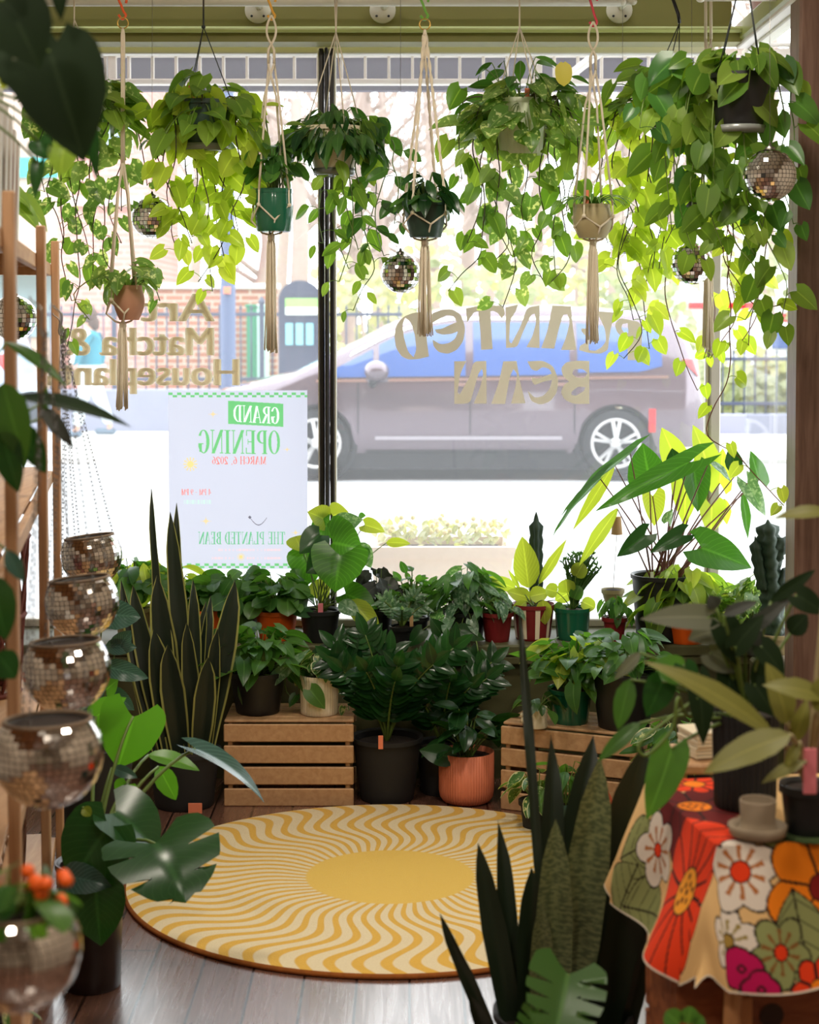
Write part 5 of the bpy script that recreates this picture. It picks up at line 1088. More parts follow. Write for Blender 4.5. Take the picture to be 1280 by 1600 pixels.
# dark crinkled crest plant
Y = 6.2; c = lb(588, Y); t = thing('potted_plant', 'dusky crinkled leaved plant in a black pot right of the heart leaf plant', 'potted plant', c, 'plants on the window ledge'); rg = random.Random(36)
s = pot(t, c, .06, .05, .10, M_black); crown(t, s, rg, 30, .08, .10, .16, L_crin, 'round', .9, (.5, 1.4), face=.9, wave=.08, bend=(.6, 1.4))
Y = 6.14; c = lb(645, Y); t = thing('potted_plant', 'small glossy green jade like plant with a wooden tag on the ledge', 'potted plant', c, 'plants on the window ledge'); rg = random.Random(37)
s = pot(t, c, .055, .045, .085, M_black); crown(t, s, rg, 60, .05, .09, .17, L_mid, 'oval', .5, (.5, 1.5), face=.8, droop=-.4); b = MB(); b.bbox(at(643, 968, Y - .07), (.013, .003, .05), .001); b.build('plant_tag', M_tagw, t, False)
Y = 6.08; c = lb(628, Y); t = thing('potted_plant', 'spindly dark zz plant with pale edged leaflets before the jade like plant', 'potted plant', c, 'plants on the window ledge'); rg = random.Random(38)
s = pot(t, c, .04, .034, .06, M_black); zzplant(t, s, rg, 5, .13, L_silver, .8, .045, .014)
# satin pothos trailing over the ledge
Y = 6.17; c = lb(728, Y); t = thing('potted_plant', 'silvery satin pothos mound with roots trailing down the ledge front', 'potted plant', c, 'plants on the window ledge'); rg = random.Random(39)
s = pot(t, c, .075, .06, .10, M_black); crown(t, s, rg, 62, .085, .15, .17, L_silver, 'heart', .62, (.0, 1.4), low=.0, droop=.8); crown(t, s, rg, 34, .09, .16, .19, L_mid, 'heart', .6, (.3, 1.4), droop=.4, pname='green_leaves', sname='green_stems')
for way in ([(715, 1000), (722, 1040), (718, 1100)], [(745, 1005), (752, 1050), (775, 1055)], [(690, 1005), (684, 1060)]):
    b = MB(); b.tube(cat([s] + [at(x, y, 6.0) for x, y in way], 5), .0024, 5); b.build('aerial_root', M_stem, t)
for i, (B_, T_) in enumerate((((690, 990), (672, 965)), ((720, 985), (758, 1000)), ((700, 1010), (688, 1045)), ((735, 1012), (738, 1040)), ((660, 985), (640, 1010)))): bigleaf(t, B_, T_, 26, 6.02, L_dark, 'heart', s, sr=.0018)
# small dark red pots
Y = 6.12; k = mpp(Y); c = lb(777, Y); t = thing('potted_plant', 'silver leaved cutting in a dark red pot right of the satin pothos', 'potted plant', c, 'plants on the window ledge'); rg = random.Random(40)
s = pot(t, c, 24 * k, 19 * k, 46 * k, M_red); crown(t, s, rg, 26, .06, .09, .09, L_silver, 'heart', .65, (.1, 1.4), droop=.7)
Y = 6.12; c = lb(961, Y); t = thing('potted_plant', 'drooping striped seedling in a small dark red pot beside the green pot', 'potted plant', c, 'plants on the window ledge'); rg = random.Random(41)
s = pot(t, c, 18 * k, 14 * k, 38 * k, M_red); crown(t, s, rg, 18, .06, .07, .09, L_mid, 'heart', .6, (.3, 1.4), droop=.9)
# yellow croton like plant, striped pot
Y = 6.16; k = mpp(Y); c = lb(833, Y); t = thing('potted_plant', 'yellow leaved philodendron in a red and cream striped cup on the ledge', 'potted plant', c, 'plants on the window ledge')
s = pot(t, c, 33 * k, 27 * k, 56 * k, M_red, rim=.002); b = MB()
for i in range(9):
    a = 2 * PI * i / 9; z0, z1, r0, r1 = .008, 54 * k, 27.8 * k, 33.5 * k; b.poly([c + V((r * math.cos(a + da), r * math.sin(a + da), z)) for r, z, da in ((r0, z0, -.12), (r0, z0, .12), (r1, z1, .12), (r1, z1, -.12))])
b.build('stripes', M_cream, t, False)
for i, (B_, T_, w, kd, lm, dy) in enumerate([((826, 918), (816, 838), 42, 'oval', L_yel, .08), ((842, 912), (886, 842), 16, 'lance', L_yel, .1), ((806, 920), (760, 902), 22, 'oval', L_lime, .08), ((828, 932), (858, 926), 28, 'oval', L_yel, 0), ((830, 935), (792, 924), 26, 'oval', L_yel, .03), ((848, 938), (852, 976), 26, 'oval', L_yel, -.06), ((822, 940), (798, 960), 18, 'oval', L_lime, -.04), ((812, 920), (794, 890), 8, 'lance', L_lime, .05), ((868, 938), (905, 918), 24, 'oval', L_lime, .04)]):
    bigleaf(t, B_, T_, w, Y + dy, lm, kd, s, sr=.0022, bend=.3, wave=.012 if i == 0 else 0, wf=30)
def cactus(t, base, top, r, m, ribs=5, bump=.25, n=22):
    b = MB(); base, top = V(base), V(top); b.lathe(base, [(max(.0012, r * (.8 + bump * .6 * math.sin(i * 2.1)) * min(1, (n - i) / 2.5 + .08)), (top - base).length * i / n) for i in range(n + 1)], 30, ribs, r * .55, axis=(top - base).to_track_quat('Z', 'Y').to_matrix()); return b
Y = 6.28; c = lb(838, Y); t = thing('cactus', 'dark knobbly column cactus standing behind the yellow leaved plant', 'cactus', c, 'cacti on the ledge')
s = pot(t, c, .04, .032, .07, M_black); cactus(t, s, at(838, 800, Y), 8 * mpp(Y), L_cact, 4).build('column', L_cact, t)
Y = 6.16; c = lb(895, Y); k = mpp(Y); t = thing('potted_plant', 'bright rounded leaves and a dark euphorbia crest in a dark green pot', 'potted plant', c, 'plants on the window ledge'); rg = random.Random(42)
s = pot(t, c, 28 * k, 25 * k, 50 * k, M_green, rim=.002); b = MB()
for i in range(16):
    P = bez(s, at(895 + rg.uniform(-12, 22), 925, Y), at(880 + i * 3.8, 885 - 22 * math.sin(i / 15 * PI) + rg.uniform(-6, 6), Y + rg.uniform(-.02, .02)), 8); b.tube(P, [.007, .007, .007, .008, .008, .008, .008, .006, .003], 6)
    for p in P[4:]:
        for _ in range(4): b.leaf(p, (rg.uniform(-1, 1), rg.uniform(-1, 1), .6), (0, -1, .2), .022, .006, 'lance', .1, seg=3, ac=2)
b.build('crest', L_crest if 'L_crest' in globals() else L_lance, t)
for i, (B_, T_, w) in enumerate([((900, 900), (912, 880), 26), ((886, 925), (884, 905), 28), ((870, 925), (852, 920), 24), ((910, 940), (930, 950), 22), ((880, 945), (868, 958), 20), ((897, 935), (906, 915), 22)]): bigleaf(t, B_, T_, w, Y - .02, L_lime if i < 4 else L_mid, 'round', s, sr=.0018)
# small hanging bowl with wooden block (on a stick)
Y = 6.3; k = mpp(Y); c = V((at(958, 900, Y).x, Y, ZL)); t = thing('mini_planter', 'little tan bowl on a stand with a wooden block on a thin stick behind it', 'planter', c)
b = MB(); b.lathe(c, [(.001, 0), (.022, 0), (.022, .006), (.006, .012), (.005, .10), (.001, .10)], 16); b.build('stand', M_tagw, t); pot(t, c + V((0, 0, .10)), 18 * k, 12 * k, 24 * k, M_tan, rim=.001, name='bowl')
b = MB(); b.tube([c + V((0, .02, .1)), at(964, 835, Y)], .0012, 5); b.build('stick', M_alu, t); b = MB(); b.lathe(at(964, 835, Y), [(.001, 0), (9 * k, 0), (6.5 * k, 28 * k), (.001, 28 * k)], 16); b.build('block', M_tagw, t, True, 30)
# arrow leaf plant in dark pot
Y = 6.14; k = mpp(Y); c = lb(1034, Y); t = thing('potted_plant', 'tall arrow leaved philodendron with red brown stalks in a ribbed black pot on the ledge', 'potted plant', c, 'plants on the window ledge')
s = pot(t, c, 46 * k, 39 * k, 104 * k, M_black, rim=.006, n=48); b = MB(); b.bbox(at(1019, 905, Y - .06), (.012, .003, .05), .001); b.build('plant_tag', M_whitep, t, False)
AL = [((938, 748), (866, 838), 26, -.05, L_alo), ((985, 708), (880, 806), 30, .0, L_alo), ((960, 725), (895, 828), 18, .1, L_yel), ((1078, 722), (930, 800), 34, -.15, L_alo), ((1015, 745), (1005, 692), 58, .05, L_alo), ((1055, 715), (1034, 668), 38, .15, L_lime), ((1105, 725), (1082, 664), 40, .15, L_lime), ((1072, 740), (1070, 822), 42, .1, L_lime), ((1085, 735), (1090, 800), 44, .05, L_alo), ((1058, 735), (1050, 700), 34, -.05, L_dark),
      ((1020, 775), (1022, 822), 34, .12, L_yel), ((1125, 755), (1130, 700), 34, .12, L_lime), ((1112, 790), (1110, 835), 40, .08, L_lime), ((1150, 742), (1142, 694), 24, .05, L_dark), ((1186, 750), (1172, 704), 28, .06, L_alo), ((1168, 755), (1196, 806), 26, .0, L_silver), ((1108, 722), (1142, 755), 24, -.1, L_silver), ((1045, 815), (1052, 796), 28, -.1, L_silver), ((1008, 836), (964, 870), 30, -.1, L_dark), ((1066, 836), (1016, 864), 28, -.12, L_dark),
      ((1096, 856), (1174, 888), 56, -.12, L_alo), ((965, 795), (905, 885), 20, -.05, L_lime), ((1160, 770), (1168, 842), 14, .1, L_alo), ((1132, 780), (1136, 820), 16, .12, L_lime)]
for i, (B_, T_, w, dy, lm) in enumerate(AL): bigleaf(t, B_, T_, w * 1.15, Y + dy, lm, 'arrow' if w > 24 else 'lance', s + V((random.Random(i).uniform(-.05, .05), random.Random(i + 50).uniform(-.04, .04), 0)), nrm=((-.3, -.25, 1) if i in (0, 1, 4, 16, 17) else (.2 * (-1) ** i, -1, .35)), bend=.35, fold=.25, sm=M_rstem, sr=.003, sag=.06, wave=.01)
# pothos in orange pot on the right ledge
Y = 6.12; c = V((at(1072, 900, Y).x, Y - .02, ZL)); t = thing('potted_plant', 'yellow green pothos mound in a bright orange pot under the arrow leaved plant', 'potted plant', c, 'plants on the window ledge'); rg = random.Random(44)
s = pot(t, c, .085, .065, .10, M_orange, rim=.004); crown(t, s, rg, 60, .10, .19, .17, L_gold, 'heart', .75, (.1, 1.35)); crown(t, s, rg, 24, .10, .19, .20, L_lime, 'heart', .7, (.3, 1.3), pname='bright_leaves', sname='bright_stems')
Y = 6.0; c = V((at(1180, 900, Y).x, Y, ZL)); t = thing('potted_plant', 'cream edged pothos beside the dark angular cactus on the right ledge', 'potted plant', c, 'plants on the window ledge'); rg = random.Random(45)
s = pot(t, c, .06, .05, .09, M_black); crown(t, s, rg, 46, .09, .12, .17, L_var, 'heart', .7, (.2, 1.4))
Y = 5.75; c = V((at(1212, 900, Y).x, Y, ZL)); t = thing('cactus', 'dark angular prickly cactus in a tan pot beside the timber post', 'cactus', c, 'cacti on the ledge'); k = mpp(Y)
b = MB(); b.bbox((c.x, Y, ZL / 2), (.14, .16, ZL), .008); b.build('plinth', M_ledge, t, False)
s = pot(t, c, 34 * k, 26 * k, 46 * k, M_tan); cactus(t, s, at(1200, 812, Y), 15 * k, L_cact, 3, .3, 30).build('column', L_cact, t)
for a, b_, w in (((1205, 880), (1228, 838), 10), ((1195, 920), (1180, 838), 9), ((1210, 950), (1236, 880), 9)): cactus(t, at(*a, Y), at(*b_, Y), w * k, L_cact, 3, .3, 12).build('arm', L_cact, t)
b = MB(); b.bbox(at(1212, 1036, Y - .06), (.014, .003, .04), .001); b.build('plant_tag', mat('blue_tag', C(60, 90, 170), .5), t, False)
# ------------------------------------------------------------------ rug
RX, RYc, RR = (at(610, 1395, 4.95)).x, 4.93, .752
k = NT('sunburst_rug'); tc = k.n('ShaderNodeTexCoord'); sp = k.n('ShaderNodeSeparateXYZ'); k.l(tc, 'Object', sp, 0)
ang = k.math('ARCTAN2', sp.outputs[1], sp.outputs[0]); rad = k.math('DIVIDE', k.math('SQRT', k.math('ADD', k.math('MULTIPLY', sp.outputs[0], sp.outputs[0]), k.math('MULTIPLY', sp.outputs[1], sp.outputs[1]))), RR)
wv = k.math('MULTIPLY', k.math('SINE', k.math('MULTIPLY', k.math('SUBTRACT', rad, .32), 13.5)), k.math('MULTIPLY', .085, k.math('ADD', .55, k.math('MULTIPLY', rad, .45))))
st = k.math('SINE', k.math('MULTIPLY', k.math('ADD', ang, wv), 60.0)); band = k.step(st, -.42, .0); inner = k.step(rad, .325, .315)
nz = k.n('ShaderNodeTexNoise', i_Scale=260.0, i_Detail=2.0); k.l(tc, 'Object', nz, 'Vector')
col = k.mix(band, C(226, 176, 60), C(232, 216, 178)); col = k.mix(inner, col, C(234, 194, 84)); col = k.mix(k.math('MULTIPLY', nz.outputs['Fac'], .34), col, C(172, 138, 82))
p = k.n('ShaderNodeBsdfPrincipled', i_Roughness=.95); p.inputs['Specular IOR Level'].default_value = .1; p.inputs['Sheen Weight'].default_value = .2; k.t.links.new(col, p.inputs['Base Color'])
bp = k.n('ShaderNodeBump', i_Strength=.6, i_Distance=.004); k.l(nz, 'Fac', bp, 'Height'); k.l(bp, 'Normal', p, 'Normal'); k.l(p, 0, k.out, 0)
t = thing('rug', 'round yellow and cream sunburst rug with wavy rays on the plank floor', 'rug', (RX, RYc, 0))
b = MB(); rows = []; N = 128
for r_, z in [(.001, .016), (RR * .5, .016), (RR * .97, .016), (RR * .99, .014)]: rows.append([V((RX + r_ * math.cos(2 * PI * j / N), RYc + r_ * math.sin(2 * PI * j / N), z)) for j in range(N)])
b.grid(rows, None, True); b.build('pile', k.m, t)
b = MB(); b.lathe((RX, RYc, 0), [(RR * .99, .014), (RR, .010), (RR, .003), (RR * .99, .0005)], N); b.build('edge', mat('rug_edge', C(150, 84, 26), .95, noise=.35, nscale=60), t)
# ------------------------------------------------------------------ crates
def crate(label, cx, y0, w, d, h, rot):
    t = thing('wooden_crate', label, 'crate', (cx, y0 + d / 2, 0)); R_ = Matrix.Rotation(rot, 3, 'Z'); o = V((cx, y0 + d / 2, 0)); B = lambda nm, c_, s_: (lambda m: (m.bbox(o + R_ @ V(c_), s_, .003, R_), m.build(nm, M_pine, t, False)))(MB())
    sh = (h - 3 * .013) / 4
    for i in range(4):
        z = sh / 2 + i * (sh + .013)
        for s_ in (-1, 1): B('side_slat', (0, s_ * (d / 2 - .006), z), (w, .012, sh))
    for s_ in (-1, 1): B('end_panel', (s_ * (w / 2 - .02), 0, h / 2), (.016, d - .026, h - .006))
    n = 5
    for i in range(n): B('top_slat', (0, -d / 2 + .02 + (d - .04) * (i + .5) / n - 0, h + .005), (w, (d - .03) / n - .006, .010))
    return t
p0 = at(452, 1270, 5.72); crate('pine crate of horizontal slats left of the pink pot, holding two plants', p0.x, 5.70, 205 * mpp(5.7), .30, .272, 0)
crate('pine crate turned at an angle under the right window plants', at(915, 1240, 5.6).x, 5.56, .46, .30, .275, -.42)
HC = .283
# plants on crates
Y = 5.84; k = mpp(Y); c = V((at(403, 1100, Y).x, Y, HC)); t = thing('potted_plant', 'glossy pothos in a black pot on the left end of the left pine crate', 'potted plant', c, 'plants on the crates'); rg = random.Random(51)
s = pot(t, c, 44 * k, 34 * k, 66 * k, M_black, n=44); crown(t, s, rg, 80, .095, .19, .17, L_mid, 'heart', .6, (.2, 1.4), low=.0, droop=.15)
for i, (B_, T_, w, lm) in enumerate([((395, 1070), (380, 1104), 42, L_dark), ((430, 1060), (485, 1014), 22, L_silver), ((418, 1040), (428, 990), 22, L_mid), ((385, 1030), (340, 1020), 34, L_mid), ((420, 1022), (440, 1000), 34, L_mid)]): bigleaf(t, B_, T_, w, Y - .06, lm, 'heart', s, sr=.002)
pxvine(t, s, .08, rg, Y, [(450, 1080), (475, 1095), (460, 1050)], .06, .1, L_mid, M_stem)
Y = 5.82; k = mpp(Y); c = V((at(499, 1100, Y).x, Y, HC)); t = thing('potted_plant', 'variegated peperomia in a ribbed cream pot on the right end of the left crate', 'potted plant', c, 'plants on the crates'); rg = random.Random(52)
s = pot(t, c, 30 * k, 29 * k, 62 * k, M_cream, ribs=40, rd=.0012, rim=.001); crown(t, s, rg, 30, .065, .08, .10, L_cream, 'oval', .62, (.3, 1.45)); bigleaf(t, (485, 1078), (508, 1108), 30, Y - .08, L_mid, 'heart', s)
pxvine(t, s, .06, rg, Y, [(538, 1090), (545, 1110)], .05, .05, L_cream, M_stem)
Y = 5.62; k = mpp(Y); c = V((at(838, 1100, Y).x, Y, HC)); t = thing('potted_plant', 'small plant in a white animal shaped cup on the corner of the right crate', 'potted plant', c, 'plants on the crates'); rg = random.Random(53)
s = pot(t, c, 17 * k, 18 * k, 32 * k, M_cream, rim=.001); b = MB(); b.sphere(c + V((-18 * k, -.01, 12 * k)), 7 * k, 10, 8); b.sphere(c + V((-22 * k, -.01, 20 * k)), 4 * k, 8, 6); b.build('snout', M_cream, t); crown(t, s, rg, 16, .06, .08, .07, L_lance, 'oval', .6)
Y = 5.68; k = mpp(Y); c = V((at(892, 1100, Y).x, Y, HC)); t = thing('potted_plant', 'green pothos in a dark green pot in the middle of the right crate', 'potted plant', c, 'plants on the crates'); rg = random.Random(54)
s = pot(t, c, 34 * k, 27 * k, 56 * k, M_green); crown(t, s, rg, 60, .09, .17, .20, L_mid, 'heart', .66, (.3, 1.4), low=.0, droop=.2); crown(t, s, rg, 14, .11, .18, .22, L_lime, 'heart', .6, (.4, 1.2), pname='bright_leaves', sname='bright_stems')
Y = 5.62; k = mpp(Y); c = V((at(975, 1100, Y).x, Y, HC)); t = thing('potted_plant', 'dense green pothos in a wide black pot on the right end of the right crate', 'potted plant', c, 'plants on the crates'); rg = random.Random(55)
s = pot(t, c, 52 * k, 40 * k, 90 * k, M_black, n=44); crown(t, s, rg, 70, .09, .18, .16, L_mid, 'heart', .66, (.25, 1.4), low=.0, droop=.2)
# zz plants in the dark corner and pink pot
Y = 5.80; k = mpp(Y); c = V((at(605, 1200, Y).x, Y, 0)); t = thing('potted_plant', 'dark zz plant in a big black nursery pot between the left crate and pink pot', 'potted plant', c, 'plants standing on the floor'); rg = random.Random(56)
s = pot(t, c, 54 * k, 42 * k, 100 * k, M_blackm, n=44); zzplant(t, s, rg, 15, .36, L_zz, .36, .085, .04); b = MB(); b.bbox(at(595, 1160, Y - .125), (.016, .003, .045), .001); b.build('plant_tag', M_tag, t, False)
Y = 5.88; c = V((at(690, 1200, Y).x, Y, 0)); t = thing('potted_plant', 'second dark zz plant behind the pink pot against the ledge wall', 'potted plant', c, 'plants standing on the floor'); rg = random.Random(57)
s = pot(t, c, .085, .07, .17, M_blackm); zzplant(t, s, rg, 10, .30, L_zz, .4, .08, .038)
Y = 5.765; k = mpp(Y); c = V((at(729, 1200, Y).x, Y, 0)); t = thing('potted_plant', 'broad leaved plant in a ribbed salmon pink pot on the dark floor', 'potted plant', c, 'plants standing on the floor'); rg = random.Random(58)
b = MB(); r_ = 43 * k; b.lathe(c, [(.001, 0), (r_ * .72, 0), (r_ * .86, .006), (r_ * .96, .02), (r_, .042), (r_, 80 * k), (r_ * .96, 80 * k), (r_ * .94, 70 * k), (.001, 70 * k)], 60 * 6, 60, .0016); b.build('pot', M_pink, t); s = c + V((0, 0, 70 * k))
b = MB(); b.disc(s + V((0, 0, .003)), r_ * .94); b.build('soil', M_soil, t); crown(t, s, rg, 34, .12, .13, .18, L_dark, 'oval', .5, (.35, 1.4), droop=.0); bigleaf(t, (715, 1186), (655, 1172), 36, Y - .06, L_dark, 'oval', s, bend=.3)
# tall snake plant by the left crate
Y = 5.72; k = mpp(Y); c = V((at(288, 1200, Y).x, Y, 0)); t = thing('snake_plant', 'tall dark snake plant with pale leaf edges in a black pot left of the crate', 'snake plant', c)
s = pot(t, c, 56 * k, 46 * k, 90 * k, M_blackm, n=40); b = MB(); b.bbox(at(305, 1263, Y - .125), (.045, .003, .034), .001); b.build('price_label', M_tag, t, False)
snake(t, s, [(278, 1195, 245, 900, 42, .0, .2), (262, 1195, 236, 764, 16, .05, .5), (282, 1195, 276, 785, 20, .08, .3), (300, 1195, 266, 800, 30, .02, .15), (305, 1195, 302, 905, 24, .0, -.2), (318, 1190, 368, 908, 40, .0, -.3), (262, 1190, 207, 915, 34, .02, .4), (250, 1185, 196, 935, 30, .05, .3), (240, 1185, 188, 905, 22, .08, .4), (290, 1195, 322, 940, 22, .05, .3), (320, 1192, 340, 985, 26, -.04, .4), (308, 1195, 292, 975, 28, -.05, .2), (270, 1198, 240, 985, 38, -.05, -.2), (300, 1195, 330, 930, 24, .06, -.3), (285, 1198, 262, 1010, 40, -.06, .2), (310, 1198, 325, 1030, 36, -.07, -.2)], Y, L_snake)
# ------------------------------------------------------------------ left foreground
# monstera in a tall dark pot
Y = 4.15; k = mpp(Y); c = V((at(142, 1400, Y).x, Y, 0)); t = thing("monstera_plant", "monstera with big glossy leaves in a tall dark pot beside the rug left edge", 'monstera', c)
hp = at(142, 1345, Y).z; s = pot(t, c, 52 * k, 46 * k, hp, mat('brown_black_pot', C(44, 32, 30), .35), n=44)
MO = [((272, 1345), (210, 1405), 0), ]
def mono(base, tip, w, Yl, lm=L_mon, dy=0., nrm=(0, -1, .5), bend=.5, notch=8, kind='monstera', **kw): bigleaf(t, base, tip, w, Yl, lm, kind, s, dy, nrm, bend, .18, seg=26, ac=10, notch=notch, sr=.005, sag=.5, **kw)
mono((242, 1318), (290, 1412), 175, 3.95, bend=.8, nrm=(.1, -.6, 1), dy=-.1, depth=.55)
mono((180, 1270), (245, 1335), 120, 4.05, bend=.6, nrm=(.1, -.35, 1), notch=False)
mono((170, 1290), (110, 1385), 120, 4.0, nrm=(-.1, -1, .3), notch=False, kind='heart')
mono((150, 1385), (158, 1478), 95, 3.92, nrm=(0, -1, .2), notch=False, kind='heart')
mono((110, 1370), (175, 1385), 50, 3.9, L_blue, bend=.7, notch=False, kind='heart')
mono((305, 1170), (412, 1256), 56, 4.3, L_blue, bend=.7, nrm=(-.1, -.15, 1), notch=False, kind='heart')
mono((208, 1120), (184, 1202), 100, 4.35, L_monl, nrm=(0, -1, -.1), bend=.3, notch=False, kind='deep')
mono((232, 1180), (312, 1205), 34, 4.4, L_monl, nrm=(0, -.5, .9), notch=False, kind='oval')
mono((248, 1198), (275, 1250), 34, 4.3, L_monl, notch=False, kind='oval')
mono((150, 1120), (198, 1090), 44, 4.4, L_monl, notch=False, kind='heart')
mono((175, 1200), (215, 1215), 20, 4.3, L_blue, notch=False, kind='oval')
mono((130, 1262), (142, 1275), 18, 4.0, L_yel, notch=False, kind='oval'); mono((200, 1225), (190, 1250), 40, 4.3, L_monl, notch=False, kind='heart')
# calathea with ribbed blue leaves
Y = 5.15; c = V((at(150, 1200, Y).x, Y, 0)); t = thing('potted_plant', 'plant with ribbed blue green leaves behind the mirrored bowls', 'potted plant', c); rg = random.Random(61)
s = pot(t, c, .11, .09, .34, M_blackm)
for i, (B_, T_, w) in enumerate([((160, 960), (220, 965), 48), ((165, 1010), (214, 1012), 28), ((160, 1040), (232, 1060), 34), ((170, 1075), (210, 1110), 26), ((180, 1020), (205, 985), 34), ((150, 1090), (140, 1140), 40), ((170, 1060), (160, 1110), 34)]): bigleaf(t, B_, T_, w, Y - .1, L_blue, 'oval', s, bend=.6, sr=.003)
bigleaf(t, (166, 1078), (185, 1062), 30, Y - .15, L_monl, 'heart', s)
# ------------------------------------------------------------------ bamboo rack
PX = lambda Y: -.684 - .161 * (Y - 3.0)
t = thing('plant_rack', 'tall bamboo plant rack with slim square posts along the left edge', 'rack', (PX(3.9), 3.9, 0)); H = 1.82
dirv = V((-.161, 1, 0)).normalized(); nv = V((-1, -.161, 0)).normalized()
for Yp, hh in ((2.05, H), (3.0, H), (4.1, H), (4.9, H)):
    for s_ in (0, 1):
        p = V((PX(Yp), Yp, 0)) + nv * .36 * s_; b = MB(); b.bar(p, p + V((0, 0, hh)), .021); b.build('post', M_pinez, t, False)
for z in (.12, .62, 1.16, 1.74):
    for s_ in (0, 1):
        a = V((PX(2.05), 2.05, z)) + nv * .36 * s_; e = V((PX(4.9), 4.9, z)) + nv * .36 * s_; b = MB(); b.bar(a - dirv * .01 + nv * .02 * (1 - 2 * s_), e + nv * .02 * (1 - 2 * s_), .016, .035); b.build('rail', M_pine, t, False)
    for Yp in (2.05, 3.0, 4.1, 4.9): b = MB(); q = V((PX(Yp), Yp, z)); b.bar(q + nv * .01, q + nv * .35, .016, .03); b.build('crossbar', M_pine, t, False)
    b = MB(); a = V((PX(2.05), 2.05, z + .023)) + nv * .18; e = V((PX(4.9), 4.9, z + .023)) + nv * .18; b.bar(a, e, .30, .012); b.build('shelf', M_white if z > 1.5 else M_pine, t, False)
def onshelf(Yp, f, z): return V((PX(Yp), Yp, z + .030)) + nv * .36 * f
# framed prints on the top shelf
for i, (Yp, col_, lab) in enumerate([(3.32, C(40, 44, 40), 'dark framed print nearest the viewer on top of the rack'), (3.47, C(196, 186, 170), 'pale framed print second from the near end of the rack top'), (3.60, C(150, 44, 48), 'red print in a clear sleeve in the middle of the rack top'), (3.72, C(196, 110, 104), 'pink print in a clear sleeve behind the red one'), (3.85, C(120, 74, 60), 'brown print in a clear sleeve farthest along the rack top')]):
    c = onshelf(Yp, .42, 1.74); t = thing('framed_print', lab, 'print', c, 'framed prints on the rack top'); R_ = Matrix.Rotation(-.12, 3, 'X'); w, h = .22, .27 - i * .012; pm = mat('print_face_%d' % i, col_, .4)
    b = MB(); b.bbox(c + R_ @ V((0, 0, h / 2)), (w, .012, h), .002, R_); b.build('backing', pm, t, False)
    for nm, cc, dd in (('frame_side', (w / 2, 0, h / 2), (.012, .02, h)), ('frame_side', (-w / 2, 0, h / 2), (.012, .02, h)), ('frame_edge', (0, 0, h), (w, .02, .012)), ('frame_edge', (0, 0, .006), (w, .02, .012))): b = MB(); b.bbox(c + R_ @ V(cc), dd, .002, R_); b.build(nm, M_alu, t, False)
# top shelf trailing plant with dark leaves
Y = 2.5; c = onshelf(2.45, .6, 1.74); t = thing('potted_plant', 'plant with huge dark drooping leaves on the near top of the rack', 'potted plant', c); s = pot(t, c, .085, .07, .14, M_black)
for B_, T_, w, Yl, lm, nr in [((78, 80), (132, 255), 150, 2.45, L_vdark, (.1, -1, .3)), ((25, 70), (110, 190), 110, 2.5, L_vdark, (.1, -1, .3)), ((15, 10), (62, 110), 110, 2.3, L_vdark, (.1, -1, .5)), ((60, 60), (20, 95), 46, 2.35, L_grey, (0, -1, .6)), ((5, 0), (40, 40), 60, 2.3, L_vdark, (0, -1, .3)), ((92, -30), (96, 34), 30, 2.4, L_vdark, (0, -1, .3)), ((10, 120), (48, 130), 36, 2.5, L_vdark, (0, -1, .5)), ((60, 120), (58, 170), 30, 2.9, L_gold, (0, -1, .3)), ((100, 230), (95, 275), 50, 2.9, L_gold, (0, -1, .2)), ((60, 220), (75, 250), 40, 2.9, L_dark, (0, -1, .2)), ((60, 255), (55, 310), 24, 2.9, L_dark, (0, -1, .2)), ((20, 110), (2, 140), 40, 2.5, L_lime, (0, -1, .5)), ((145, 210), (152, 285), 22, 2.6, L_dark, (0, -1, .2))]:
    bigleaf(t, B_, T_, w, Yl, lm, 'heart', s, nrm=nr, bend=.4, sr=.003, sag=.5)
Y = 3.6; c = onshelf(4.35, .5, 1.74); t = thing('potted_plant', 'small pothos behind the framed prints on the far top of the rack', 'potted plant', c); s = pot(t, c, .06, .05, .1, M_teal); crown(t, s, random.Random(62), 26, .09, .14, .12, L_gold); 
# shelf at 1.16: long leaved plants
c = onshelf(2.75, .35, 1.16); t = thing('potted_plant', 'long bladed philodendron on the rack with two dark leaves reaching over the window', 'potted plant', c); s = pot(t, c, .075, .06, .12, M_black)
for B_, T_, w, Yl, lm, nr in [((10, 535), (104, 606), 26, 2.8, L_lance, (0, -.7, .9)), ((22, 620), (206, 672), 36, 2.7, L_vdark, (0, -.7, 1)), ((62, 632), (116, 702), 26, 2.8, L_crin, (0, -1, .5)), ((30, 660), (72, 740), 40, 2.7, L_dark, (0, -1, .4)), ((5, 600), (40, 720), 60, 2.6, L_lance, (0, -1, .3)), ((0, 660), (30, 770), 50, 2.6, L_dark, (0, -1, .3)), ((50, 690), (72, 712), 22, 2.75, L_dark, (0, -1, .4)), ((70, 650), (74, 600), 12, 2.8, L_lance, (0, -1, .4)), ((10, 860), (38, 910), 28, 2.6, L_blue, (0, -1, .5)), ((-10, 900), (10, 1000), 60, 2.6, L_dark, (0, -1, .3)), ((-5, 1020), (25, 1060), 50, 2.6, L_dark, (0, -1, .3))]:
    bigleaf(t, B_, T_, w, Yl, lm, 'lance' if w < 40 else 'oval', s, nrm=nr, bend=.6, sr=.003, sag=.3)
c = onshelf(3.7, .4, 1.16); t = thing('potted_plant', 'mixed green plant standing deeper on the middle shelf of the rack', 'potted plant', c); s = pot(t, c, .07, .055, .11, M_terra); crown(t, s, random.Random(63), 34, .08, .13, .18, L_lance, 'lance', .4)
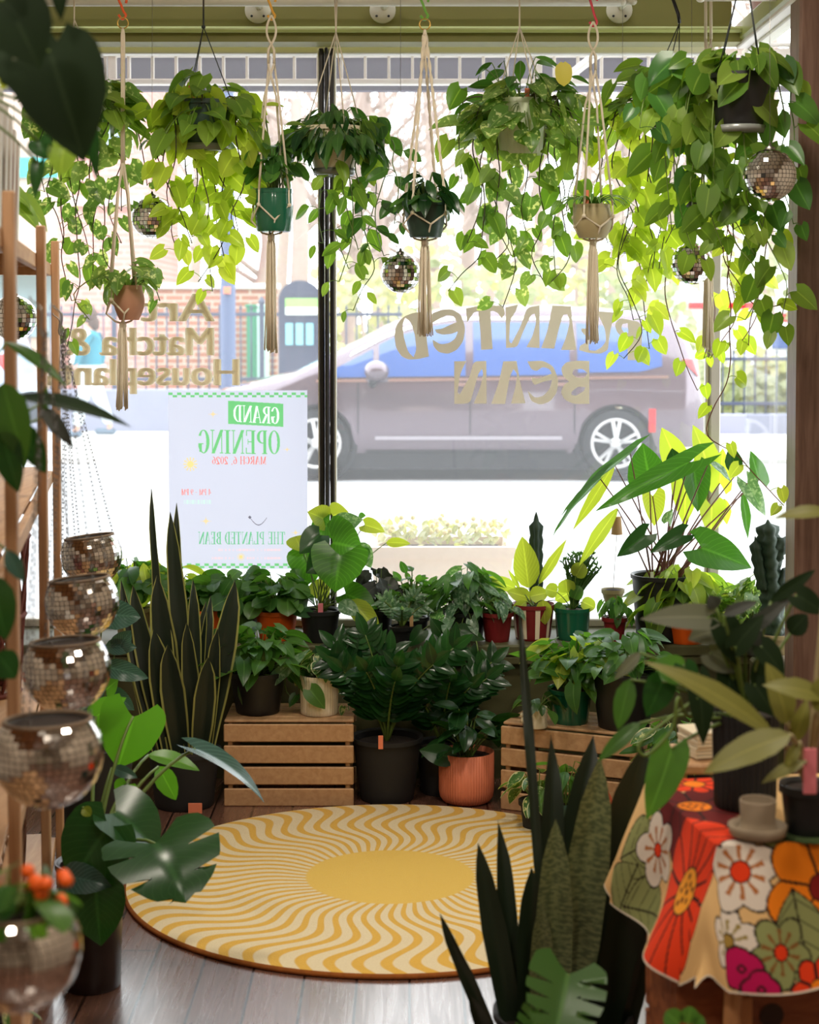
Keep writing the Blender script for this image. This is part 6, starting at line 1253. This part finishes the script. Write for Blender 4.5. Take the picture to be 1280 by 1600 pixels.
# baskets on the lower shelves
def wicker(label, Yp, f, z, r, h, col_):
    c = onshelf(Yp, f, z); t = thing('wicker_basket', label, 'basket', c, 'baskets on the rack'); m = mat('wicker_%d' % int(Yp * 10), col_, .7, noise=.3, nscale=80)
    for sg in (-1, 1):
        b = MB()
        for k2 in range(16): b.tube([c + V((r * (.8 + .2 * i / 8) * math.cos(k2 * PI / 8 + sg * i * .14), r * (.8 + .2 * i / 8) * math.sin(k2 * PI / 8 + sg * i * .14), h * i / 8)) for i in range(9)], .005, 5)
        b.build('weave', m, t)
    for z_, rr_ in ((.006, r * .8), (h * .5, r * .91), (h, r)):
        b = MB(); b.torus(c + V((0, 0, z_)), rr_, .008, None, 28, 6); b.build('hoop', m, t)
    return t
wicker('dark red open weave basket on the second shelf of the rack', 4.45, .5, .62, .125, .40, C(104, 50, 40)); wicker('brown open weave basket on the lowest shelf of the rack', 4.5, .5, .12, .125, .40, C(92, 56, 36))
c = onshelf(3.55, .45, .62); t = thing('fabric_bundle', 'crumpled off white cloth bundle beside the woven basket on the rack', 'cloth', c); b = MB(); rg = random.Random(64)
b.grid([[c + V(((.09 + .015 * math.sin(5 * a + i)) * math.sin(PI * min(1, i / 9 + .12)) * math.cos(a), (.09 + .015 * math.cos(4 * a - i)) * math.sin(PI * min(1, i / 9 + .12)) * math.sin(a), .24 * i / 9)) for a in [2 * PI * j / 20 for j in range(20)]] for i in range(10)], None, True); b.build('cloth', mat('off_white_cloth', C(206, 196, 184), .95, bump=.4, bscale=80), t)
b = MB(); b.torus(c + V((0, 0, .19)), .055, .007, None, 20, 6); b.build('tie', M_orange, t)
c = onshelf(2.7, .3, .12); t = thing('ceramic_pot', 'plain pale pink ceramic pot on the lowest shelf nearest the viewer', 'pot', c); pot(t, c, .09, .07, .2, mat('pale_pink_glaze', C(206, 180, 170), .4)); 
c = onshelf(3.4, .25, .12); t = thing('potted_plant', 'small plant with pale striped leaves on the lowest rack shelf', 'potted plant', c); s = pot(t, c, .06, .05, .09, M_black); crown(t, s, random.Random(65), 22, .08, .1, .16, L_cream, 'oval', .5)
# mirrored bowls hanging along the rack
def chain(b, p, q, ll=.013, lw=.0046, r=.0009):
    d = q - p; n = max(2, int(d.length / (ll * .78))); z = d.normalized(); x = z.orthogonal().normalized(); y = z.cross(x)
    for i in range(n):
        M = Matrix((z, x, y)).transposed() if i % 2 else Matrix((z, y, -x)).transposed(); b.torus(p + d * ((i + .5) / n), .5, .5 * r * 2 / ll, M @ Matrix.Diagonal((ll, lw * 1.6, ll)), 8, 4)
def bowl(label, px, py, wpx, Yp, hookp=None, tilt=.07):
    R = wpx / 2 * mpp(Yp); c = at(px, py, Yp); t = thing('mirror_planter', label, 'hanging planter', c, 'mirrored bowls along the rack'); M = Matrix.Rotation(tilt, 3, 'Y').inverted() @ Matrix.Rotation(-.02, 3, 'X'); rg = random.Random(int(px * 7)); cut = .62; rows = 18
    ph0 = math.acos(cut)
    b = MB(); pr = [(max(.0005, R * .97 * math.sin(p)), R * .97 * math.cos(p)) for p in [PI - (PI - ph0) * i / 16 for i in range(17)]]; b.lathe(c, pr + [(R * .97 * math.sin(ph0) - .006, R * .9 * cut), (R * .6, -R * .2), (.001, -R * .5)], 32, axis=M); b.build('bowl', M_core, t); b = MB()
    for i in range(rows):
        p0, p1 = ph0 + (PI - ph0) * (i + .04) / rows, ph0 + (PI - ph0) * (i + .96) / rows; n = max(4, int(2.5 * rows * math.sin((p0 + p1) / 2)))
        for j in range(n):
            a0, a1 = 2 * PI * (j + .04) / n, 2 * PI * (j + .96) / n; tilt_ = V((rg.gauss(0, .035), rg.gauss(0, .035), rg.gauss(0, .035))); P = [V((math.sin(p) * math.cos(a), math.sin(p) * math.sin(a), math.cos(p))) for p, a in ((p0, a0), (p1, a0), (p1, a1), (p0, a1))]; m = sum(P, V()) / 4
            b.poly([c + M @ ((q + tilt_.cross(q - m)) * R) for q in P])
    b.build('mirror_tiles', M_mirrorb, t, False)
    b = MB(); b.torus(c + M @ V((0, 0, R * cut)), R * math.sin(ph0), .0035, M, 36, 6); b.build('rim', M_inner, t); b = MB(); b.disc(c, R * .74, 24, R * (cut - .08), M); b.build('moss', M_soil, t)
    if hookp:
        h = at(*hookp, Yp); 
        for k2 in range(3): a = k2 * 2.094 + .3; b = MB(); chain(b, h, c + M @ V((R * .78 * math.cos(a), R * .78 * math.sin(a), R * cut))); b.build('chain', M_chain, t)
        b = MB(); b.tube(cat([h + V((.006, 0, -.004)), h + V((0, 0, -.012)), h + V((-.006, 0, 0)), h + V((-.004, 0, .03)), h + V((-.02, 0, .045)), h + V((-.02, 0, .05))], 5), .0018, 6); b.build('hook', M_steel, t)
    return t
bowl('mirrored hanging bowl highest and farthest in the row by the rack', 143, 868, 96, 4.72, (95, 518), .12); bowl('second mirrored hanging bowl, overlapping the farthest one', 128, 940, 116, 3.92, (100, 512), .10); bowl('third mirrored hanging bowl in the middle of the row', 104, 1045, 138, 3.32, (98, 515), .05)
bowl('large mirrored hanging bowl above the nearest blurred one', 76, 1178, 172, 2.66, (69, 515), .03); bowl('nearest blurred mirrored bowl with leaves and orange blooms at the lower left corner', 28, 1482, 200, 2.05, None, .02)
rg = random.Random(81); t = bpy.data.objects['mirror_planter.004']; c = ORG[t.name] + V((0, 0, .045)); crown(t, c, rg, 26, .05, .07, .05, L_mid, 'round', .8, (.1, 1.2), r0=.03); b = MB()
for k2 in range(16): b.sphere(c + V((rg.uniform(-.06, .06), rg.uniform(-.06, .06), rg.uniform(.01, .05))), .009, 8, 6)
b.build('blooms', M_orange, t)
# ------------------------------------------------------------------ right foreground: table with flowered cloth
zT = .72; Lc = V((.45, 3.3, zT)); U = V((.15, -.989, 0)); U.normalize(); W_ = V((.989, .15, 0)).normalized(); LU, LW = .42, .62
t = thing('side_table', 'small side table with tan legs hidden under the flowered cloth', 'table', Lc + U * LU / 2 + W_ * LW / 2 - V((0, 0, zT)))
b = MB(); M = Matrix((W_, -U, V((0, 0, 1)))).transposed(); b.bbox(Lc + U * LU / 2 + W_ * LW / 2 - V((0, 0, .018)), (LW, LU, .03), .004, M); b.build('tabletop', M_tanw, t, False)
for a, e in ((.04, .05), (LU - .025, .05), (.04, LW - .05), (LU - .025, LW - .05)):
    p = Lc + U * a + W_ * e; b = MB(); b.tube([V((p.x + (e - LW / 2) * .12, p.y, 0)), V((p.x, p.y, zT - .032))], [.011, .018], 12); b.build('leg', M_tanw, t)
# cloth: flat coordinates (u along U, w along W_), hanging where it leaves the top
def clothpos(u, w):
    qu, qw = np.clip(u, 0, LU), np.clip(w, 0, LW); du, dw = u - qu, w - qw; h = (np.abs(du) ** 5 + np.abs(dw) ** 5) ** .2; fl = .26 + .06 * np.sin(14 * (u - w)) ; ang = np.arctan2(dw, du)
    fo = .012 * np.sin(u * 22 + 1) * (np.abs(dw) > 0) * np.minimum(1, h / .15) + .014 * np.sin(w * 20) * (np.abs(du) > 0) * np.minimum(1, h / .15)
    f_ = 1 / (1 + .2 * np.minimum(np.abs(du) / .235, np.abs(dw) / .245)); du, dw, h = du * f_, dw * f_, h * f_
    ou, ow = qu + du * fl + fo * (np.abs(dw) < 1e-9) * np.sign(du), qw + dw * fl + fo * (np.abs(du) < 1e-9) * np.sign(dw)
    z = zT + .004 - h * .955 - .0 * ang; z = np.where(h > 0, z, zT + .004)
    return Lc.x + U.x * ou + W_.x * ow, Lc.y + U.y * ou + W_.y * ow, z
nu, nw = 380, 440; uu = np.linspace(-.16, LU + .235, nu); ww = np.linspace(-.245, LW + .1, nw); GU, GW = np.meshgrid(uu, ww); GU, GW = GU.ravel(), GW.ravel(); X_, Y_, Z_ = clothpos(GU, GW)
# where a photograph pixel falls on the cloth
cs, sn = math.cos(PITCH), math.sin(PITCH); dz = Z_ - CAM_Z; fw = Y_ * cs - dz * sn; up = Y_ * sn + dz * cs; PXc, PYc = CX + F * X_ / fw, HZ - F * up / fw
def cl(px, py, face):
    ok = {'left': (GW < -.002) & (GU > 0) & (GU < LU), 'front': (GU > LU + .002), 'top': (GU >= 0) & (GU <= LU) & (GW >= 0)}[face]; d = np.where(ok, (PXc - px) ** 2 + (PYc - py) ** 2, 1e12); i = int(np.argmin(d)); return GU[i], GW[i]
OLV = np.array(C(140, 146, 92)[:3]); lin = lambda *a: np.array(C(*a)[:3]); ccol = np.tile(lin(224, 184, 126), (len(GU), 1)); BLK = lin(34, 24, 20)
def flower(c, r, n, col_, cen, rc, petal=.3, rays=None, rot=0., dots=None, stretch=(1, 1), out=.0042, sharp=1.0, lines=True):
    du, dw = (GU - c[0]) / stretch[0], (GW - c[1]) / stretch[1]; rr = np.hypot(du, dw); a = np.arctan2(du, dw) + rot; R_ = r * (1 - petal + petal * np.abs(np.cos(a * n / 2)) ** sharp)
    ccol[rr < R_ + out] = BLK; ccol[rr < R_] = col_
    if lines: ccol[(rr < R_) & (rr > rc) & (np.abs(np.cos(a * n / 2)) * rr * 2 / n < .0024)] = BLK
    if rays is not None: ccol[(rr < r * .62) & (np.cos(a * 10) > .45) & (rr > rc)] = rays
    ccol[rr < rc + out * .7] = BLK; ccol[rr < rc] = cen
    if dots is not None:
        for i in range(9): b_ = i * 2.4; q = rc * .75 * math.sqrt((i + .5) / 9); ccol[np.hypot(du - q * math.cos(b_), dw - q * math.sin(b_)) < rc * .13] = dots
def fleaf(c, L_, Wd, ang, col_=None, out=.0035):
    du, dw = GU - c[0], GW - c[1]; s_ = du * math.cos(ang) + dw * math.sin(ang); v = -du * math.sin(ang) + dw * math.cos(ang); f = np.clip(1 - (2 * s_ / L_) ** 2, 0, 1); ccol[(np.abs(v) < Wd / 2 * f + out) & (np.abs(s_) < L_ / 2 + out)] = BLK; ccol[(np.abs(v) < Wd / 2 * f)] = lin(140, 146, 92) if col_ is None else col_
    ccol[(np.abs(v) < Wd / 2 * f) & ((np.abs(v) < .0018) | (np.abs(np.sin((s_ - np.abs(v) * .8) * 95)) < .1))] = BLK
OLV_, WHT, ORG_, ORR, MAR, MAG = lin(116, 124, 74), lin(224, 212, 198), lin(238, 130, 24), lin(226, 62, 24), lin(104, 26, 24), lin(186, 20, 84)
fleaf(cl(1000, 1325, 'left'), .13, .12, .6, OLV); fleaf(cl(978, 1395, 'left'), .13, .13, 1.2, OLV); fleaf(cl(1012, 1425, 'left'), .15, .13, .2, OLV)
flower(cl(1085, 1260, 'top'), .13, 8, MAR, ORG_, .03, .35, None, .3, MAR); flower(cl(1085, 1225, 'top'), .06, 8, ORR, ORG_, .02, .3); fleaf(cl(1150, 1310, 'top'), .12, .06, 1.2); flower(cl(1250, 1330, 'top'), .06, 6, OLV, OLV, .01)
flower(cl(1028, 1328, 'left'), .072, 5, WHT, ORR, .012, .35, lin(176, 110, 60), .5, lines=False)
flower(cl(1072, 1392, 'left'), .150, 14, ORR, lin(240, 160, 50), .036, .08, None, .0, lin(90, 30, 20), (.84, 1.1), sharp=.5)
flower(cl(1135, 1470, 'front'), .055, 5, WHT, lin(160, 130, 60), .010, .35, lin(150, 130, 60), .2, lines=False)
flower(cl(1158, 1362, 'front'), .070, 5, WHT, ORR, .016, .30, lin(176, 110, 60), .3, lines=False)
flower(cl(1285, 1385, 'front'), .105, 6, ORG_, lin(130, 30, 24), .022, .3, None, .3)
fleaf(cl(1255, 1470, 'front'), .16, .10, .1); flower(cl(1220, 1488, 'front'), .056, 5, OLV, ORR, .011, .38, lin(130, 84, 40), .9, lines=False)
flower(cl(1160, 1515, 'front'), .034, 3, MAG, MAG, .004, .2, lines=False); flower(cl(1190, 1548, 'front'), .03, 4, MAG, MAG, .004, .2, lines=False); flower(cl(1290, 1590, 'front'), .05, 6, ORR, ORG_, .014)
ccol[(GU > uu[-1] - .004) | (GW < ww[0] + .004)] = lin(226, 214, 196)
M_cloth = attrmat('flowered_cotton', .9, 0, .25); o = sheet('tablecloth', nu, nw, np.stack([X_, Y_, Z_], 1), ccol, M_cloth); tag(o, 'flowered tablecloth with red, white, orange and olive blooms draped over the side table', 'tablecloth')
# things on the table
def tt(px, py, dz=.006):
    Y0 = 3.2
    for _ in range(12): Y0 = Y0 - (at(px, py, Y0).z - (zT + dz)) * 1.8 * -1 if False else Y0 * (CAM_Z - zT - dz) / max(.01, CAM_Z - at(px, py, Y0).z)
    return V((at(px, py, Y0).x, Y0, zT + dz))
c = tt(1164, 1258); k = mpp(c.y); t = thing('potted_plant', 'dusky grey leaved plant in a tall ribbed black pot on the flowered cloth', 'potted plant', c, 'pots on the flowered cloth')
s = pot(t, c, 50 * k, 46 * k, 150 * k, M_blackm, ribs=34, rd=.003, rim=.001, fill=.94)
for i, (B_, T_, w, lm) in enumerate([((1105, 965), (1000, 968), 44, L_grey), ((1120, 985), (1075, 1000), 46, L_grey), ((1130, 960), (1185, 940), 20, L_crin), ((1120, 950), (1108, 930), 26, L_crin), ((1150, 1000), (1240, 930), 26, L_crin), ((1150, 1010), (1195, 960), 40, L_vdark), ((1130, 975), (1150, 1040), 54, L_vdark), ((1110, 1020), (1160, 1050), 48, L_grey), ((1090, 1060), (1098, 1165), 44, L_vdark), ((1060, 1050), (1020, 1035), 48, L_mid), ((1140, 1050), (1135, 1110), 46, L_vdark), ((1180, 1070), (1210, 1120), 44, L_vdark), ((1200, 1040), (1180, 1090), 50, L_vdark), ((1235, 990), (1262, 960), 36, L_vdark), ((1190, 1010), (1225, 1060), 44, L_vdark), ((1165, 985), (1188, 1030), 44, L_crin), ((1205, 940), (1275, 890), 22, L_vdark), ((1245, 930), (1290, 960), 40, L_vdark), ((1000, 1020), (960, 1062), 20, L_grey), ((985, 1062), (966, 1140), 34, L_lance), ((1050, 1170), (1010, 1280), 62, L_mid), ((1000, 1130), (935, 1190), 26, L_lance), ((1035, 1065), (1010, 1120), 50, L_dark), ((1068, 1040), (1082, 1080), 40, L_dark)]):
    bigleaf(t, B_, T_, w, c.y - .05 + .04 * math.sin(i * 2.1), lm, 'oval' if w < 40 else 'heart', s, nrm=(.2 * (-1) ** i, -1, .5), bend=.5, sr=.0035, sag=.2)
b = MB(); b.tube(cat([s, at(1080, 1120, 3.05), at(1060, 1090, 3.0), at(1050, 1140, 3.0), at(1010, 1180, 3.0), at(1000, 1160, 3.0), at(1050, 1120, 3.02), at(1090, 1090, 3.03)], 6), .003, 6); b.build('curling_vine', M_stem, t)
c = tt(1262, 1300); k = mpp(c.y); t = thing('potted_plant', 'olive yellow leaved plant with a pink tag in a smooth black pot on the cloth', 'potted plant', c, 'pots on the flowered cloth'); s = pot(t, c, 42 * k, 34 * k, 78 * k, M_black, rim=.004)
for i, (B_, T_, w, Yl) in enumerate([((1210, 1150), (1000, 1035), 44, 2.72), ((1235, 1148), (1100, 1210), 52, 2.65), ((1230, 1130), (1195, 1035), 50, 2.78), ((1290, 1090), (1190, 1072), 40, 2.7), ((1275, 1110), (1310, 1040), 44, 2.7), ((1258, 1190), (1190, 1225), 22, 2.75), ((1300, 800), (1208, 812), 26, 2.9), ((1240, 1160), (1262, 1090), 30, 2.8), ((1250, 1160), (1225, 1205), 20, 2.75)]):
    bigleaf(t, B_, T_, w, Yl, L_yelf, 'lance' if w < 45 else 'oval', s, nrm=(.1, -.8, .8), bend=.6, sr=.0045, sm=M_tan, sag=.2)
b = MB(); b.bbox(at(1266, 1205, 2.78), (.022, .004, .075), .002); b.build('plant_tag', M_pinkt, t, False)
b = MB(); b.lathe(c + V((0, 0, -.004)), [(.001, .0), (52 * k, 0), (56 * k, .003), (52 * k, .005), (.001, .004)], 80, 20, .004); b.build('mat', mat('green_crochet', C(58, 76, 36), .95, bump=.6), t)
c = tt(1184, 1308, .006); k = mpp(c.y); t = thing('stoneware_cup', 'rough grey stoneware cup shaped like a hat on the front edge of the cloth', 'cup', c, None); b = MB()
b.lathe(c, [(.001, 0), (30 * k, 0), (44 * k, 6 * k), (47 * k, 20 * k), (44 * k, 22 * k), (36 * k, 12 * k), (30 * k, 14 * k), (27 * k, 30 * k), (29 * k, 58 * k), (28 * k, 61 * k), (26 * k, 59 * k), (24 * k, 30 * k), (.001, 26 * k)], 40); b.build('cup', M_stone, t)
c = tt(1100, 1188, .004); k = mpp(c.y); t = thing('paper_stack', 'small stack of cream cards behind the ribbed black pot', 'cards', c)
sx, sy = c.x + .03, c.y + .06; ps = thing('plant_stand', 'slim wooden stand behind the flowered table carrying the cream cards', 'stand', (sx, sy, 0)); b = MB(); b.bbox((sx, sy, zT - .008), (.2, .18, .02), .004); b.build('top', M_pine, ps, False)
for ax, ay in ((-1, -1), (1, -1), (-1, 1), (1, 1)): b = MB(); b.bar((sx + ax * .085, sy + ay * .075, 0), (sx + ax * .075, sy + ay * .065, zT - .018), .018); b.build('leg', M_pine, ps, False)
for i in range(7): b = MB(); b.bbox(c + V((.03 + .002 * math.sin(i * 3), .06, .004 + .0075 * i)), (.12, .085, .0065), .001, Matrix.Rotation(.3 + .04 * math.sin(i * 5), 3, 'Z')); b.build('card', mat('cream_card', C(216, 204, 176), .8), t, False)
# rustic box under the cloth
t = thing('wooden_box', 'rustic knotty brown wooden box on the floor under the flowered table', 'box', (.66, 3.12, 0)); R_ = Matrix.Rotation(.15, 3, 'Z'); o = V((.69, 3.08, 0))
for i in range(4):
    for s_ in (-1, 1): b = MB(); b.bbox(o + R_ @ V((0, s_ * .085, .06 + i * .118)), (.5, .02, .112), .004, R_); b.build('board', M_rustic, t, False)
for s_ in (-1, 1): b = MB(); b.bbox(o + R_ @ V((s_ * .24, 0, .235)), (.02, .145, .465), .004, R_); b.build('end_board', M_rustic, t, False)
b = MB(); b.bbox(o + R_ @ V((0, 0, .482)), (.5, .18, .018), .004, R_); b.build('lid', M_rustic, t, False)
b = MB(); b.disc(o + R_ @ V((-.08, -.0965, .40)), .022, 20, 0, R_ @ Matrix.Rotation(PI / 2, 3, 'X')); b.build('knot', mat('wood_knot', C(56, 34, 22), .7), t); b = MB(); b.bbox(o + R_ @ V((-.14, -.1015, .33)), (.045, .013, .22), .004, R_); b.build('batten', M_tanw, t, False)
# ------------------------------------------------------------------ foreground snake plant and small monstera
Y = 3.45; c = V((at(880, 1600, Y).x, Y, 0)); t = thing('snake_plant', 'big mottled snake plant rising in front of the rug at the right', 'snake plant', c); s = pot(t, c, .135, .105, .22, M_blackm, n=40)
snake(t, s, [(800, 1690, 692, 1436, 24, -.1, .5), (790, 1680, 737, 1560, 26, -.12, .2), (815, 1690, 751, 1322, 40, .0, .25), (812, 1690, 783, 1285, 34, .05, -.3), (828, 1690, 835, 1362, 50, -.05, .15), (850, 1500, 817, 945, 17, .14, .3), (843, 1680, 935, 1150, 66, .12, .2), (856, 1680, 868, 1150, 44, .1, -.2), (932, 1680, 1012, 1172, 112, .0, .1), (955, 1680, 985, 1390, 74, -.05, .2), (965, 1660, 1024, 1440, 30, -.08, -.3), (905, 1680, 955, 1260, 50, .1, .2)], Y, L_snk3)
snake(t, s, [(872, 1680, 945, 1190, 70, -.06, .12), (858, 1690, 874, 1290, 58, -.1, .2), (888, 1690, 920, 1330, 40, -.02, -.2), (846, 1690, 850, 1420, 40, -.12, .2)], Y, L_snk2, 'mottled_blade')
Y = 3.05; c = V((at(900, 1600, Y).x, Y - .05, 0)); t = thing('monstera_plant', 'small split leaved monstera at the foot of the mottled snake plant', 'monstera', c); s = pot(t, c, .09, .07, .16, M_terra, n=32)
bigleaf(t, (888, 1522), (862, 1640), 122, Y - .02, L_lance, 'monstera', s, -.1, (.1, -1, .6), .4, .15, seg=31, ac=10, notch=5, depth=.7, sr=.004, sag=.1)
bigleaf(t, (845, 1585), (812, 1640), 60, Y, L_lance, 'monstera', s, -.06, (.1, -1, .6), .4, .15, seg=26, ac=8, notch=5, depth=.7, sr=.004)
Y = 3.0; c = V((at(1070, 1600, Y).x, 2.75, 0)); t = thing('potted_plant', 'little peperomia poking up at the bottom edge before the wooden box', 'potted plant', c); s = pot(t, c, .06, .05, .22, M_teal, n=28)
for B_, T_, w in (((1060, 1600), (1040, 1580), 34), ((1075, 1598), (1080, 1572), 30), ((1085, 1600), (1100, 1590), 30)): bigleaf(t, B_, T_, w, 2.75, L_mid, 'round', s, sr=.002)
# small plants by the right crate
Y = 5.42; c = V((at(838, 1260, Y).x, Y, 0)); t = thing('potted_plant', 'striped rex plant in a small black pot before the right crate', 'potted plant', c, 'plants standing on the floor'); rg = random.Random(71); s = pot(t, c, .05, .04, .1, M_blackm); crown(t, s, rg, 18, .09, .09, .12, L_cream, 'oval', .5, (.2, 1.3), droop=.6)
Y = 5.3; c = V((at(884, 1260, Y).x, Y, 0)); t = thing('potted_plant', 'upright plant in a teal pot on the rug edge before the right crate', 'potted plant', c, 'plants standing on the floor'); s = pot(t, c, .05, .042, .13, M_teal); crown(t, s, random.Random(72), 14, .10, .06, .16, L_mid, 'lance', .4, (.6, 1.4)); bigleaf(t, (945, 1268), (948, 1232), 22, Y, M_orange and leafmat('coral_bract', C(170, 66, 50), C(200, 90, 70), .3), 'lance', s, name='bract')
Y = 5.25; c = V((at(1065, 1200, Y).x, Y, 0)); t = thing('potted_plant', 'cream edged plant in a tall black pot behind the flowered table', 'potted plant', c, 'plants standing on the floor'); s = pot(t, c, .09, .075, .30, M_blackm); crown(t, s, random.Random(73), 40, .08, .13, .12, L_cream, 'oval', .5, (.1, 1.4)); crown(t, s, random.Random(74), 30, .1, .15, .16, L_mid, 'oval', .5, (.1, 1.4), pname='green_leaves', sname='green_stems')
